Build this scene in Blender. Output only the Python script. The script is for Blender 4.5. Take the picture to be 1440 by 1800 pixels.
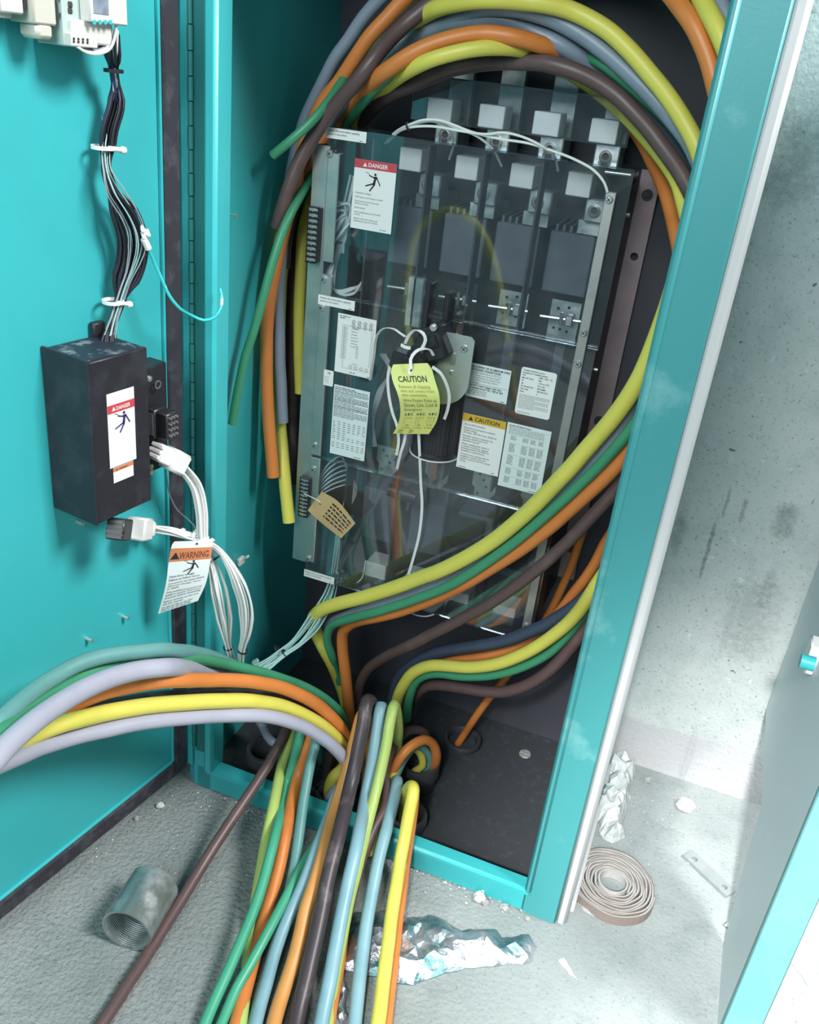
import bpy, math, random
from math import sin, cos, pi, radians, sqrt
from mathutils import Vector, Matrix, noise
from mathutils.geometry import delaunay_2d_cdt
random.seed(7)
SC = bpy.context.scene
for o in list(bpy.data.objects):
    bpy.data.objects.remove(o)

# ------------------------------------------------------------------ camera
CAM = Vector((0.69174, -1.11300, 1.28495))
ROWS = (Vector((0.92773, 0.35856, 0.10368)),      # camera right in the room
        Vector((0.24882, -0.38708, -0.88784)),    # camera down
        Vector((-0.27821, 0.84948, -0.44832)))    # camera forward
FPX = 1565.36
cam_data = bpy.data.cameras.new('camera')
cam_data.sensor_fit = 'VERTICAL'
cam_data.sensor_height = 24.0
cam_data.lens = FPX / 1800 * 24.0
cam_data.clip_start = 0.02
cam = bpy.data.objects.new('camera', cam_data)
SC.collection.objects.link(cam)
r, d, f = ROWS
cam.matrix_world = Matrix(((r.x, -d.x, -f.x, CAM.x), (r.y, -d.y, -f.y, CAM.y),
                    (r.z, -d.z, -f.z, CAM.z), (0, 0, 0, 1)))
SC.camera = cam

# ------------------------------------------------------------------ light
SC.view_settings.view_transform = 'Standard'
SC.view_settings.look = 'None'
SC.view_settings.gamma = 1.0
SC.view_settings.use_curve_mapping = False
SC.view_settings.exposure = 0.0
world = bpy.data.worlds.new('world')
SC.world = world
world.use_nodes = True
bg = world.node_tree.nodes['Background']
bg.inputs['Color'].default_value = (0.34, 0.64, 0.74, 1)
bg.inputs['Strength'].default_value = 0.22


def area_light(name, loc, target, sx, sy, power, col):
    L = bpy.data.lights.new(name, 'AREA')
    L.shape = 'RECTANGLE'
    L.size, L.size_y = sx, sy
    L.energy = power
    L.color = col
    o = bpy.data.objects.new(name, L)
    SC.collection.objects.link(o)
    o.location = loc
    o.rotation_euler = (Vector(target) - Vector(loc)).to_track_quat('-Z', 'Y').to_euler()
    return o


# daylight from the open side of the building, high on the right in front of the cabinet
area_light('daylight_opening', (2.75, -0.52, 3.45), (-0.05, -0.25, 0.75), 1.0, 1.0, 205, (1.0, 0.99, 0.97))
# broad daylight from behind the camera
area_light('daylight_front', (0.25, -2.9, 2.45), (0.5, 0.3, 0.7), 1.5, 1.5, 86, (0.90, 0.99, 1.0))
# sunlight coming down on the floor to the right of the cabinet
L = bpy.data.lights.new('sun_patch', 'SPOT')
L.energy = 1450
L.color = (1.0, 0.98, 0.96)
L.spot_size = radians(24)
L.spot_blend = 1.0
L.shadow_soft_size = 0.12
sp = bpy.data.objects.new('sun_patch', L)
SC.collection.objects.link(sp)
sp.location = (0.72, -2.75, 2.75)
sp.rotation_euler = (Vector((1.09, -0.05, 0)) - Vector(sp.location)).to_track_quat('-Z', 'Y').to_euler()


# ------------------------------------------------------------------ sight lines
def at(px, py, axis, val):
    """point where the sight line through a photograph pixel meets the plane axis = val"""
    q = r * ((px - 720) / FPX) + d * ((py - 900) / FPX) + f
    i = 'xyz'.index(axis)
    return CAM + q * ((val - CAM[i]) / q[i])


DOOR_A = Vector((-0.0625, 0.0, 0.0))              # hinge corner of the open door
DOOR_U = Vector((-0.1551, -0.9879, 0.0))          # along the door
DOOR_N = Vector((0.9879, -0.1551, 0.0))           # out of its inner face
UP = Vector((0, 0, 1))
EX, EY, EZ = Vector((1, 0, 0)), Vector((0, 1, 0)), Vector((0, 0, 1))


def DP(u, off, z):
    return DOOR_A + DOOR_U * u + DOOR_N * off + UP * z


def door_at(px, py, off):
    q = r * ((px - 720) / FPX) + d * ((py - 900) / FPX) + f
    p0 = DOOR_A + DOOR_N * off
    return CAM + q * ((p0 - CAM).dot(DOOR_N) / q.dot(DOOR_N))


# ------------------------------------------------------------------ materials
def srgb(r_, g_, b_):
    def c(v):
        v /= 255
        return v / 12.92 if v <= 0.04045 else ((v + 0.055) / 1.055) ** 2.4
    return (c(r_), c(g_), c(b_), 1)


def mat(name, col, rough=0.5, metal=0.0, col2=None, scale=8, lo=0.4, hi=0.65, bump=0.0, bscale=60, spec=0.5, coat=0.0, rvar=0.0, detail=6, stretch=None):
    m = bpy.data.materials.new(name)
    m.use_nodes = True
    nt = m.node_tree
    b = nt.nodes['Principled BSDF']
    b.inputs['Base Color'].default_value = col
    b.inputs['Roughness'].default_value = rough
    b.inputs['Metallic'].default_value = metal
    b.inputs['Specular IOR Level'].default_value = spec
    b.inputs['Coat Weight'].default_value = coat
    geo = nt.nodes.new('ShaderNodeNewGeometry')
    src = geo.outputs['Position']
    if stretch:
        mp = nt.nodes.new('ShaderNodeMapping')
        mp.inputs['Scale'].default_value = stretch
        nt.links.new(src, mp.inputs['Vector'])
        src = mp.outputs['Vector']
    if col2 or rvar:
        n = nt.nodes.new('ShaderNodeTexNoise')
        n.inputs['Scale'].default_value = scale
        n.inputs['Detail'].default_value = detail
        n.inputs['Roughness'].default_value = 0.62
        nt.links.new(src, n.inputs['Vector'])
        mr = nt.nodes.new('ShaderNodeMapRange')
        mr.inputs['From Min'].default_value = lo
        mr.inputs['From Max'].default_value = hi
        nt.links.new(n.outputs['Fac'], mr.inputs['Value'])
        if col2:
            mx = nt.nodes.new('ShaderNodeMix')
            mx.data_type = 'RGBA'
            mx.inputs['A'].default_value = col
            mx.inputs['B'].default_value = col2
            nt.links.new(mr.outputs['Result'], mx.inputs['Factor'])
            nt.links.new(mx.outputs['Result'], b.inputs['Base Color'])
        if rvar:
            mm = nt.nodes.new('ShaderNodeMath')
            mm.operation = 'MULTIPLY_ADD'
            mm.inputs[1].default_value = rvar
            mm.inputs[2].default_value = rough
            nt.links.new(mr.outputs['Result'], mm.inputs[0])
            nt.links.new(mm.outputs['Value'], b.inputs['Roughness'])
    if bump:
        n2 = nt.nodes.new('ShaderNodeTexNoise')
        n2.inputs['Scale'].default_value = bscale
        n2.inputs['Detail'].default_value = 8
        nt.links.new(src, n2.inputs['Vector'])
        bp = nt.nodes.new('ShaderNodeBump')
        bp.inputs['Strength'].default_value = bump
        bp.inputs['Distance'].default_value = 0.01
        nt.links.new(n2.outputs['Fac'], bp.inputs['Height'])
        nt.links.new(bp.outputs['Normal'], b.inputs['Normal'])
    return m


def concrete(name, base, dark, pit, bump, pits=True, streak=False):
    m = bpy.data.materials.new(name)
    m.use_nodes = True
    nt = m.node_tree
    N, Lk = nt.nodes.new, nt.links.new
    b = nt.nodes['Principled BSDF']
    b.inputs['Roughness'].default_value = 0.85
    b.inputs['Specular IOR Level'].default_value = 0.25
    geo = N('ShaderNodeNewGeometry')
    pos = geo.outputs['Position']

    def nz(scale, det, rgh, lo, hi, vec=None):
        n = N('ShaderNodeTexNoise')
        n.inputs['Scale'].default_value = scale
        n.inputs['Detail'].default_value = det
        n.inputs['Roughness'].default_value = rgh
        Lk(vec or pos, n.inputs['Vector'])
        q = N('ShaderNodeMapRange')
        q.inputs['From Min'].default_value = lo
        q.inputs['From Max'].default_value = hi
        Lk(n.outputs['Fac'], q.inputs['Value'])
        return q.outputs['Result'], n.outputs['Fac']

    def mix(a, bcol, fac, k=1.0):
        x = N('ShaderNodeMix')
        x.data_type = 'RGBA'
        if isinstance(a, tuple):
            x.inputs['A'].default_value = a
        else:
            Lk(a, x.inputs['A'])
        x.inputs['B'].default_value = bcol
        q = N('ShaderNodeMath')
        q.operation = 'MULTIPLY'
        q.inputs[1].default_value = k
        Lk(fac, q.inputs[0])
        Lk(q.outputs['Value'], x.inputs['Factor'])
        return x.outputs['Result']
    f1, _ = nz(2.3, 8, 0.65, 0.42, 0.62)
    c = mix(base, dark, f1, 0.6)
    f2, _ = nz(14, 8, 0.7, 0.5, 0.66)
    c = mix(c, dark, f2, 0.55)
    f3, h3 = nz(170, 4, 0.7, 0.58, 0.70)
    c = mix(c, pit, f3, 0.65)
    if pits:
        f4, _ = nz(60, 2, 0.5, 0.735, 0.76)
        c = mix(c, pit, f4, 0.9)
        f6, _ = nz(34, 5, 0.75, 0.62, 0.70)
        c = mix(c, tuple(min(1, v * 1.5) for v in base[:3]) + (1,), f6, 0.5)
    if streak:
        # darker trowelled mortar along the foot of the wall
        sx = N('ShaderNodeSeparateXYZ')
        Lk(pos, sx.inputs['Vector'])
        _, hb = nz(5, 5, 0.6, 0.4, 0.6)
        ad = N('ShaderNodeMath')
        ad.operation = 'MULTIPLY_ADD'
        ad.inputs[1].default_value = 0.10
        Lk(hb, ad.inputs[0])
        Lk(sx.outputs['Z'], ad.inputs[2])
        mr = N('ShaderNodeMapRange')
        mr.inputs['From Min'].default_value = 0.175
        mr.inputs['From Max'].default_value = 0.160
        Lk(ad.outputs['Value'], mr.inputs['Value'])
        c = mix(c, (0.42, 0.41, 0.43, 1), mr.outputs['Result'], 0.75)
        mp = N('ShaderNodeMapping')
        mp.inputs['Scale'].default_value = (14, 14, 1.2)
        Lk(pos, mp.inputs['Vector'])
        f5, _ = nz(1.0, 6, 0.7, 0.62, 0.70, mp.outputs['Vector'])
        c = mix(c, pit, f5, 0.16)
    if streak:
        # old drip marks running down the wall, each at its own place
        for (p0, p1, w, k) in (((1263, 918), (1226, 1015), 0.0042, 0.8), ((1283, 862), (1272, 905), 0.0035, 0.55), ((1205, 905), (1182, 968), 0.011, 0.45), ((1310, 880), (1304, 915), 0.005, 0.6), ((1240, 690), (1214, 800), 0.006, 0.35),
                               ((1382, 902), (1375, 935), 0.020, 0.6), ((1352, 1010), (1345, 1060), 0.012, 0.4), ((1395, 268), (1392, 300), 0.055, 0.5), ((1322, 1055), (1312, 1130), 0.05, 0.4), ((1270, 480), (1262, 520), 0.03, 0.4)):
            a, e = at(*p0, 'y', 0.472), at(*p1, 'y', 0.472)
            _, wob = nz(55, 7, 0.8, 0, 1)

            def m2(op, x, y=None, z=None):
                q = N('ShaderNodeMath')
                q.operation = op
                for i_, v_ in enumerate((x, y, z)):
                    if v_ is None:
                        continue
                    if isinstance(v_, (int, float)):
                        q.inputs[i_].default_value = v_
                    else:
                        Lk(v_, q.inputs[i_])
                return q.outputs['Value']
            dx = m2('ABSOLUTE', m2('SUBTRACT', sx.outputs['X'], (a.x + e.x) / 2))
            dz = m2('ABSOLUTE', m2('SUBTRACT', sx.outputs['Z'], (a.z + e.z) / 2))
            dd = m2('ADD', m2('POWER', m2('DIVIDE', dx, w), 2.0), m2('POWER', m2('DIVIDE', dz, (a.z - e.z) / 2 + w), 4.0))
            dd = m2('ADD', dd, m2('MULTIPLY', m2('SUBTRACT', wob, 0.5), 6.0))
            mr = N('ShaderNodeMapRange')
            mr.inputs['From Min'].default_value = 1.35
            mr.inputs['From Max'].default_value = -0.3
            Lk(dd, mr.inputs['Value'])
            c = mix(c, (0.15, 0.17, 0.165, 1), mr.outputs['Result'], k)
    Lk(c, b.inputs['Base Color'])
    n2 = N('ShaderNodeTexNoise')
    n2.inputs['Scale'].default_value = 130
    n2.inputs['Detail'].default_value = 8
    Lk(pos, n2.inputs['Vector'])
    bp = N('ShaderNodeBump')
    bp.inputs['Strength'].default_value = bump
    bp.inputs['Distance'].default_value = 0.008
    if not streak:
        # the floor is rough under the open door and trowelled smooth towards the wall
        sx = N('ShaderNodeSeparateXYZ')
        Lk(pos, sx.inputs['Vector'])
        mr = N('ShaderNodeMapRange')
        mr.inputs['From Min'].default_value = 0.25
        mr.inputs['From Max'].default_value = 0.70
        mr.inputs['To Min'].default_value = bump * 2.2
        mr.inputs['To Max'].default_value = bump * 0.5
        Lk(sx.outputs['X'], mr.inputs['Value'])
        Lk(mr.outputs['Result'], bp.inputs['Strength'])
    Lk(n2.outputs['Fac'], bp.inputs['Height'])
    Lk(bp.outputs['Normal'], b.inputs['Normal'])
    return m


def clear_sheet(name, tint, dust, gloss):
    """thin clear plastic: see-through, a glossy face and a dusty film"""
    m = bpy.data.materials.new(name)
    m.use_nodes = True
    nt = m.node_tree
    nt.nodes.clear()
    N, Lk = nt.nodes.new, nt.links.new
    out = N('ShaderNodeOutputMaterial')
    tr = N('ShaderNodeBsdfTransparent')
    tr.inputs['Color'].default_value = tint
    gl = N('ShaderNodeBsdfGlossy')
    gl.inputs['Roughness'].default_value = 0.04
    gl.inputs['Color'].default_value = (0.9, 0.95, 1, 1)
    fr = N('ShaderNodeFresnel')
    fr.inputs['IOR'].default_value = 1.5
    mu = N('ShaderNodeMath')
    mu.operation = 'MULTIPLY'
    mu.inputs[1].default_value = gloss
    Lk(fr.outputs['Fac'], mu.inputs[0])
    m1 = N('ShaderNodeMixShader')
    Lk(mu.outputs['Value'], m1.inputs['Fac'])
    Lk(tr.outputs['BSDF'], m1.inputs[1])
    Lk(gl.outputs['BSDF'], m1.inputs[2])
    df = N('ShaderNodeBsdfDiffuse')
    df.inputs['Color'].default_value = (0.62, 0.68, 0.72, 1)
    geo = N('ShaderNodeNewGeometry')
    n = N('ShaderNodeTexNoise')
    n.inputs['Scale'].default_value = 11
    n.inputs['Detail'].default_value = 9
    n.inputs['Roughness'].default_value = 0.68
    n.inputs['Distortion'].default_value = 1.2
    Lk(geo.outputs['Position'], n.inputs['Vector'])
    mr = N('ShaderNodeMapRange')
    mr.inputs['From Min'].default_value = 0.22
    mr.inputs['From Max'].default_value = 0.75
    mr.inputs['To Min'].default_value = dust * 0.25
    mr.inputs['To Max'].default_value = dust
    Lk(n.outputs['Fac'], mr.inputs['Value'])
    m2 = N('ShaderNodeMixShader')
    Lk(mr.outputs['Result'], m2.inputs['Fac'])
    Lk(m1.outputs['Shader'], m2.inputs[1])
    Lk(df.outputs['BSDF'], m2.inputs[2])
    Lk(m2.outputs['Shader'], out.inputs['Surface'])
    return m


M = {}
TEAL = (0.042, 0.42, 0.45, 1)
M['teal'] = mat('teal_paint', TEAL, 0.38, 0, (0.042, 0.39, 0.42, 1), 5, 0.45, 0.7, bump=0.02, bscale=220, spec=0.5)
M['teal_dusty'] = mat('teal_paint_dusty', (0.050, 0.28, 0.295, 1), 0.42, 0, (0.20, 0.44, 0.45, 1), 9, 0.58, 0.80, bump=0.02, bscale=220)  # right jamb: same teal with shade darkened into it, paler dust over that
M['teal_chalky'] = mat('chalky_teal_paint', (0.13, 0.33, 0.34, 1), 0.5, 0, (0.16, 0.36, 0.37, 1), 6)  # same teal, sun glare on the front edge greyed into its colour
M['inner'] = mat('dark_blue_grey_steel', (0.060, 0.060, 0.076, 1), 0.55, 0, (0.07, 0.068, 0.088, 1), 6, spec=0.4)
M['pan'] = mat('dusty_dark_pan', (0.050, 0.055, 0.064, 1), 0.7, 0, (0.085, 0.09, 0.095, 1), 60, 0.55, 0.75, spec=0.3)  # shade on the cabinet floor put into the colour, with dust specks
M['rubber'] = mat('black_foam_rubber', (0.035, 0.034, 0.045, 1), 0.8, 0, (0.075, 0.075, 0.09, 1), 30, 0.5, 0.7, spec=0.3)
M['black'] = mat('black_enamel', (0.022, 0.021, 0.028, 1), 0.42, 0, (0.04, 0.04, 0.052, 1), 20, 0.5, 0.7, spec=0.4)
M['black_dust'] = mat('black_enamel_with_dust', (0.02, 0.025, 0.04, 1), 0.5, 0, (0.42, 0.47, 0.52, 1), 28, 0.52, 0.74, spec=0.4)
M['black_plastic'] = mat('black_plastic', (0.026, 0.025, 0.032, 1), 0.35, spec=0.5)
M['zinc'] = mat('zinc_plated_steel', (0.42, 0.42, 0.41, 1), 0.42, 0.75, (0.30, 0.31, 0.31, 1), 18, rvar=0.15)
M['zinc_rail'] = mat('galvanized_rail', (0.62, 0.68, 0.66, 1), 0.36, 0.95, (0.54, 0.60, 0.58, 1), 25, rvar=0.1)
M['rail_side'] = mat('bronzed_steel_side', (0.050, 0.038, 0.040, 1), 0.5, 0.3, (0.075, 0.055, 0.055, 1), 12)
M['flange'] = mat('passivated_steel_flange', (0.36, 0.27, 0.28, 1), 0.42, 0.35, (0.44, 0.33, 0.37, 1), 10, rvar=0.1)
M['screw'] = mat('bright_screw_steel', (0.65, 0.68, 0.68, 1), 0.3, 0.8)
M['galv'] = mat('galvanized_steel', (0.36, 0.42, 0.42, 1), 0.3, 0.75, (0.55, 0.58, 0.6, 1), 28, 0.45, 0.65, rvar=0.2)
M['steel_dark'] = mat('dark_socket', (0.04, 0.04, 0.045, 1), 0.6)
M['white_block'] = mat('white_insulator', (0.80, 0.80, 0.78, 1), 0.55, 0, (0.74, 0.74, 0.73, 1), 30)
M['chute'] = mat('grey_fibre_board', (0.092, 0.105, 0.13, 1), 0.6, 0, (0.13, 0.145, 0.17, 1), 12, spec=0.3)
M['barrier'] = mat('smoky_barrier', (0.03, 0.03, 0.036, 1), 0.5, 0, (0.05, 0.05, 0.055, 1), 30)
M['dark_mech'] = mat('dark_mechanism', (0.055, 0.055, 0.06, 1), 0.45, 0.3, (0.025, 0.025, 0.03, 1), 22)
M['copper'] = mat('copper', (0.48, 0.26, 0.17, 1), 0.4, 0.85, (0.35, 0.17, 0.1, 1), 40)
M['paper'] = mat('white_label', (0.80, 0.81, 0.80, 1), 0.5)
M['paper_blue'] = mat('cool_white_label', (0.70, 0.78, 0.78, 1), 0.5)
M['ink'] = mat('black_ink', (0.020, 0.020, 0.026, 1), 0.6)
M['ink_grey'] = mat('grey_ink', (0.17, 0.19, 0.20, 1), 0.6)
M['red'] = mat('red_print', (0.56, 0.055, 0.075, 1), 0.5)
M['orange_print'] = mat('orange_print', (0.62, 0.21, 0.09, 1), 0.5)
M['amber'] = mat('amber_print', (0.62, 0.40, 0.035, 1), 0.5)
M['tag_yellow'] = mat('yellow_card', (0.74, 0.70, 0.20, 1), 0.6, 0, (0.70, 0.76, 0.27, 1), 6)
M['tag_tan'] = mat('manila_card', (0.52, 0.36, 0.17, 1), 0.65, 0, (0.45, 0.30, 0.14, 1), 15)
M['nylon'] = mat('white_nylon', (0.78, 0.77, 0.76, 1), 0.4)
M['wire_white'] = mat('white_wire', (0.76, 0.76, 0.75, 1), 0.45)
M['wire_pale_teal'] = mat('pale_teal_wire', (0.33, 0.55, 0.53, 1), 0.45)  # white wire with teal light painted into its colour
M['wire_black'] = mat('black_wire', (0.020, 0.020, 0.030, 1), 0.4)
M['wire_blue'] = mat('dark_blue_wire', (0.03, 0.035, 0.12, 1), 0.4)
M['wire_grey'] = mat('grey_wire', (0.30, 0.34, 0.36, 1), 0.45)
M['module_grey'] = mat('pale_grey_module', (0.42, 0.52, 0.50, 1), 0.5)
M['module_white'] = mat('white_module', (0.62, 0.61, 0.58, 1), 0.45)
M['lcd'] = mat('grey_lcd', (0.26, 0.31, 0.38, 1), 0.25, 0, (0.18, 0.22, 0.28, 1), 90)
M['teal_button'] = mat('teal_button', (0.05, 0.45, 0.50, 1), 0.4)
M['relay_cream'] = mat('cream_relay', (0.55, 0.54, 0.47, 1), 0.5)
M['pvc'] = mat('dark_grey_pvc', (0.040, 0.042, 0.052, 1), 0.55, 0, (0.065, 0.067, 0.075, 1), 20)
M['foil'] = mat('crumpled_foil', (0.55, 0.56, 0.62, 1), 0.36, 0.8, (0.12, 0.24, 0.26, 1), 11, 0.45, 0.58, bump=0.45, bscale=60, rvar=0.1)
M['film'] = mat('crumpled_white_plastic', (0.55, 0.57, 0.57, 1), 0.35, 0, (0.44, 0.47, 0.47, 1), 30, bump=0.5, bscale=60)
M['plaster'] = mat('white_plaster', (0.64, 0.64, 0.62, 1), 0.8, bump=0.6, bscale=120)
M['rubble'] = mat('grey_rubble', (0.42, 0.43, 0.42, 1), 0.9, 0, (0.22, 0.22, 0.22, 1), 40, bump=0.6, bscale=120)
M['putty'] = mat('grey_putty_roll', (0.36, 0.35, 0.34, 1), 0.7, 0, (0.45, 0.43, 0.41, 1), 40)
M['putty_backing'] = mat('brown_backing_paper', (0.20, 0.16, 0.14, 1), 0.7)
M['grey_panel'] = mat('light_grey_painted_steel', (0.62, 0.69, 0.71, 1), 0.42, 0, (0.66, 0.71, 0.74, 1), 4)
M['bar'] = mat('dull_steel_bar', (0.26, 0.295, 0.30, 1), 0.5, 0.2, (0.31, 0.34, 0.345, 1), 30)
M['lath'] = mat('white_painted_edge', (0.55, 0.55, 0.56, 1), 0.5)  # on the frame edge, the pale colour stands in for strong light
M['wall'] = concrete('cast_concrete', (0.54, 0.56, 0.55, 1), (0.38, 0.43, 0.42, 1), (0.10, 0.12, 0.115, 1), 0.25, True, True)
M['floor'] = concrete('floor_concrete', (0.30, 0.328, 0.328, 1), (0.185, 0.22, 0.217, 1), (0.06, 0.078, 0.078, 1), 0.38, False)
M['clear'] = clear_sheet('clear_cover_plastic', (0.95, 0.97, 0.975, 1), 0.032, 1.4)
CABLE = {
    'yellow': mat('yellow_sheath', srgb(216, 206, 92), 0.42, 0, srgb(190, 190, 84), 7, 0.5, 0.75),
    'lime': mat('yellow_green_sheath', srgb(178, 200, 112), 0.42, 0, srgb(160, 184, 98), 9, 0.5, 0.75),
    'orange': mat('orange_sheath', srgb(210, 126, 62), 0.42, 0, srgb(190, 108, 54), 9, 0.5, 0.75),
    'tan': mat('tan_orange_sheath', srgb(214, 150, 84), 0.45, 0, srgb(190, 126, 62), 8, 0.5, 0.75),
    'brown': mat('brown_sheath', srgb(92, 72, 72), 0.42, 0, srgb(112, 90, 88), 14, 0.52, 0.75),
    'charcoal': mat('dusty_charcoal_sheath', srgb(66, 58, 64), 0.42, 0, srgb(112, 102, 104), 24, 0.55, 0.75),
    'grey': mat('grey_sheath', srgb(128, 140, 156), 0.40, 0, srgb(112, 124, 138), 9, 0.5, 0.75),
    'pale': mat('pale_grey_sheath', srgb(168, 168, 184), 0.38, 0, srgb(152, 156, 172), 9, 0.5, 0.75),
    'ice': mat('pale_blue_grey_sheath', srgb(132, 170, 182), 0.40, 0, srgb(110, 152, 164), 8, 0.5, 0.75),  # grey cable, teal bounce light put into its colour
    'sage': mat('grey_teal_sheath', srgb(98, 150, 148), 0.42, 0, srgb(86, 134, 132), 9, 0.5, 0.75),
    'green': mat('green_sheath', srgb(64, 142, 106), 0.40, 0, srgb(56, 128, 94), 9, 0.5, 0.75),
    'mint': mat('bright_green_sheath', srgb(72, 164, 132), 0.40, 0, srgb(62, 148, 118), 9, 0.5, 0.75),
    'navy': mat('dark_blue_grey_sheath', srgb(62, 72, 92), 0.42, 0, srgb(54, 62, 80), 9, 0.5, 0.75),
}

# ------------------------------------------------------------------ objects
WORLD = {}                                        # where each object's origin stands


def link(o, parent, origin):
    SC.collection.objects.link(o)
    WORLD[o.name] = Vector(origin)
    if parent:
        o.parent = parent
        o.location = Vector(origin) - WORLD[parent.name]
    else:
        o.location = origin
    return o


def thing(name, label, cat, loc, group=None):
    o = bpy.data.objects.new(name, None)
    o.empty_display_size = 0.03
    link(o, None, loc)
    tag(o, label, cat, group)
    return o


def tag(o, label, cat=None, group=None, kind=None):
    if label:
        o['label'] = label
    if cat:
        o['category'] = cat
    if group:
        o['group'] = group
    if kind:
        o['kind'] = kind
    return o


class MB:
    """collects shapes and links them as one mesh object"""

    def __init__(self):
        self.v, self.f, self.m = [], [], []

    def add(self, vs, fs, mi=0):
        n = len(self.v)
        self.v += [Vector(p) for p in vs]
        self.f += [tuple(i + n for i in q) for q in fs]
        self.m += [mi] * len(fs)
        return self

    def obox(self, c, ax, ay, az, sx, sy, sz, mi=0, bev=0.0):
        c = Vector(c)
        ax, ay, az = Vector(ax), Vector(ay), Vector(az)
        if bev <= 0:
            vs = [c + ax * (sx / 2 * i) + ay * (sy / 2 * j) + az * (sz / 2 * k)
                  for i in (-1, 1) for j in (-1, 1) for k in (-1, 1)]
            return self.add(vs, [(0, 1, 3, 2), (4, 6, 7, 5), (0, 4, 5, 1), (2, 3, 7, 6), (0, 2, 6, 4), (1, 5, 7, 3)], mi)
        b = min(bev, sx * 0.49, sy * 0.49, sz * 0.49)
        X, Y, Z = sx / 2, sy / 2, sz / 2
        x, y, z = X - b, Y - b, Z - b
        idx, vs = {}, []
        for i in (-1, 1):
            for j in (-1, 1):
                for k in (-1, 1):
                    for n, (p, q, s) in enumerate(((X, y, z), (x, Y, z), (x, y, Z))):
                        idx[i, j, k, n] = len(vs)
                        vs.append(c + ax * (p * i) + ay * (q * j) + az * (s * k))
        fs = []
        sgn = (-1, 1)
        for i in sgn:
            fs.append([idx[i, j, k, 0] for j, k in ((-1, -1), (-1, 1), (1, 1), (1, -1))])
            fs.append([idx[j, i, k, 1] for j, k in ((-1, -1), (-1, 1), (1, 1), (1, -1))])
            fs.append([idx[j, k, i, 2] for j, k in ((-1, -1), (-1, 1), (1, 1), (1, -1))])
        for i in sgn:
            for j in sgn:
                fs.append([idx[i, j, -1, 0], idx[i, j, 1, 0], idx[i, j, 1, 1], idx[i, j, -1, 1]])
                fs.append([idx[i, -1, j, 0], idx[i, 1, j, 0], idx[i, 1, j, 2], idx[i, -1, j, 2]])
                fs.append([idx[-1, i, j, 1], idx[1, i, j, 1], idx[1, i, j, 2], idx[-1, i, j, 2]])
                for k in sgn:
                    fs.append([idx[i, j, k, 0], idx[i, j, k, 1], idx[i, j, k, 2]])
        out = []                                   # turn every face outwards
        for q in fs:
            a, b_, e = vs[q[0]], vs[q[1]], vs[q[2]]
            nrm = (b_ - a).cross(e - a)
            mid = sum((vs[t] for t in q), Vector()) / len(q)
            out.append(tuple(q) if nrm.dot(mid - c) > 0 else tuple(reversed(q)))
        return self.add(vs, out, mi)

    def box(self, x0, x1, y0, y1, z0, z1, mi=0, bev=0.0):
        return self.obox(((x0 + x1) / 2, (y0 + y1) / 2, (z0 + z1) / 2), EX, EY, EZ, abs(x1 - x0), abs(y1 - y0), abs(z1 - z0), mi, bev)

    def dbox(self, u0, u1, o0, o1, z0, z1, mi=0, bev=0.0):
        """box in the open door's own directions"""
        return self.obox(DP((u0 + u1) / 2, (o0 + o1) / 2, (z0 + z1) / 2), DOOR_U, DOOR_N, EZ, u1 - u0, o1 - o0, z1 - z0, mi, bev)

    def cyl(self, p0, p1, r0, r1=None, n=20, mi=0):
        p0, p1 = Vector(p0), Vector(p1)
        r1 = r0 if r1 is None else r1
        t = (p1 - p0).normalized()
        a = t.orthogonal().normalized()
        b = t.cross(a)
        vs = [p0 + (a * cos(2 * pi * i / n) + b * sin(2 * pi * i / n)) * r0 for i in range(n)]
        vs += [p1 + (a * cos(2 * pi * i / n) + b * sin(2 * pi * i / n)) * r1 for i in range(n)]
        fs = [(i, (i + 1) % n, n + (i + 1) % n, n + i) for i in range(n)]
        fs += [tuple(reversed(range(n))), tuple(range(n, 2 * n))]
        return self.add(vs, fs, mi)

    def lathe(self, p0, axis, prof, n=32, mi=0, closed=True):
        """prof: (radius, height) pairs around axis"""
        p0, t = Vector(p0), Vector(axis).normalized()
        a = t.orthogonal().normalized()
        b = t.cross(a)
        k = len(prof)
        vs = []
        for (rr, h) in prof:
            vs += [p0 + t * h + (a * cos(2 * pi * i / n) + b * sin(2 * pi * i / n)) * rr for i in range(n)]
        fs = []
        for j in range(k if closed else k - 1):
            j2 = (j + 1) % k
            fs += [(j * n + i, j * n + (i + 1) % n, j2 * n + (i + 1) % n, j2 * n + i) for i in range(n)]
        return self.add(vs, fs, mi)

    def tube(self, pts, rad, n=12, mi=0, step=None, dome=False):
        P = spline(pts, step) if step else [Vector(p) for p in pts]
        k = len(P)
        a = None
        vs = []
        rings = []
        for i, p in enumerate(P):
            t = (P[min(i + 1, k - 1)] - P[max(i - 1, 0)]).normalized()
            if a is None:
                a = t.orthogonal().normalized()
            a = (a - t * a.dot(t)).normalized()
            b = t.cross(a)
            rr = rad[i] if isinstance(rad, (list, tuple)) else rad
            rings.append((p, a.copy(), b, t, rr))
        for (p, a_, b_, t, rr) in rings:
            vs += [p + (a_ * cos(2 * pi * j / n) + b_ * sin(2 * pi * j / n)) * rr for j in range(n)]
        fs = []
        for i in range(k - 1):
            fs += [(i * n + j, i * n + (j + 1) % n, (i + 1) * n + (j + 1) % n, (i + 1) * n + j) for j in range(n)]
        fs += [tuple(reversed(range(n))), tuple(range((k - 1) * n, k * n))]
        return self.add(vs, fs, mi)

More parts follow.
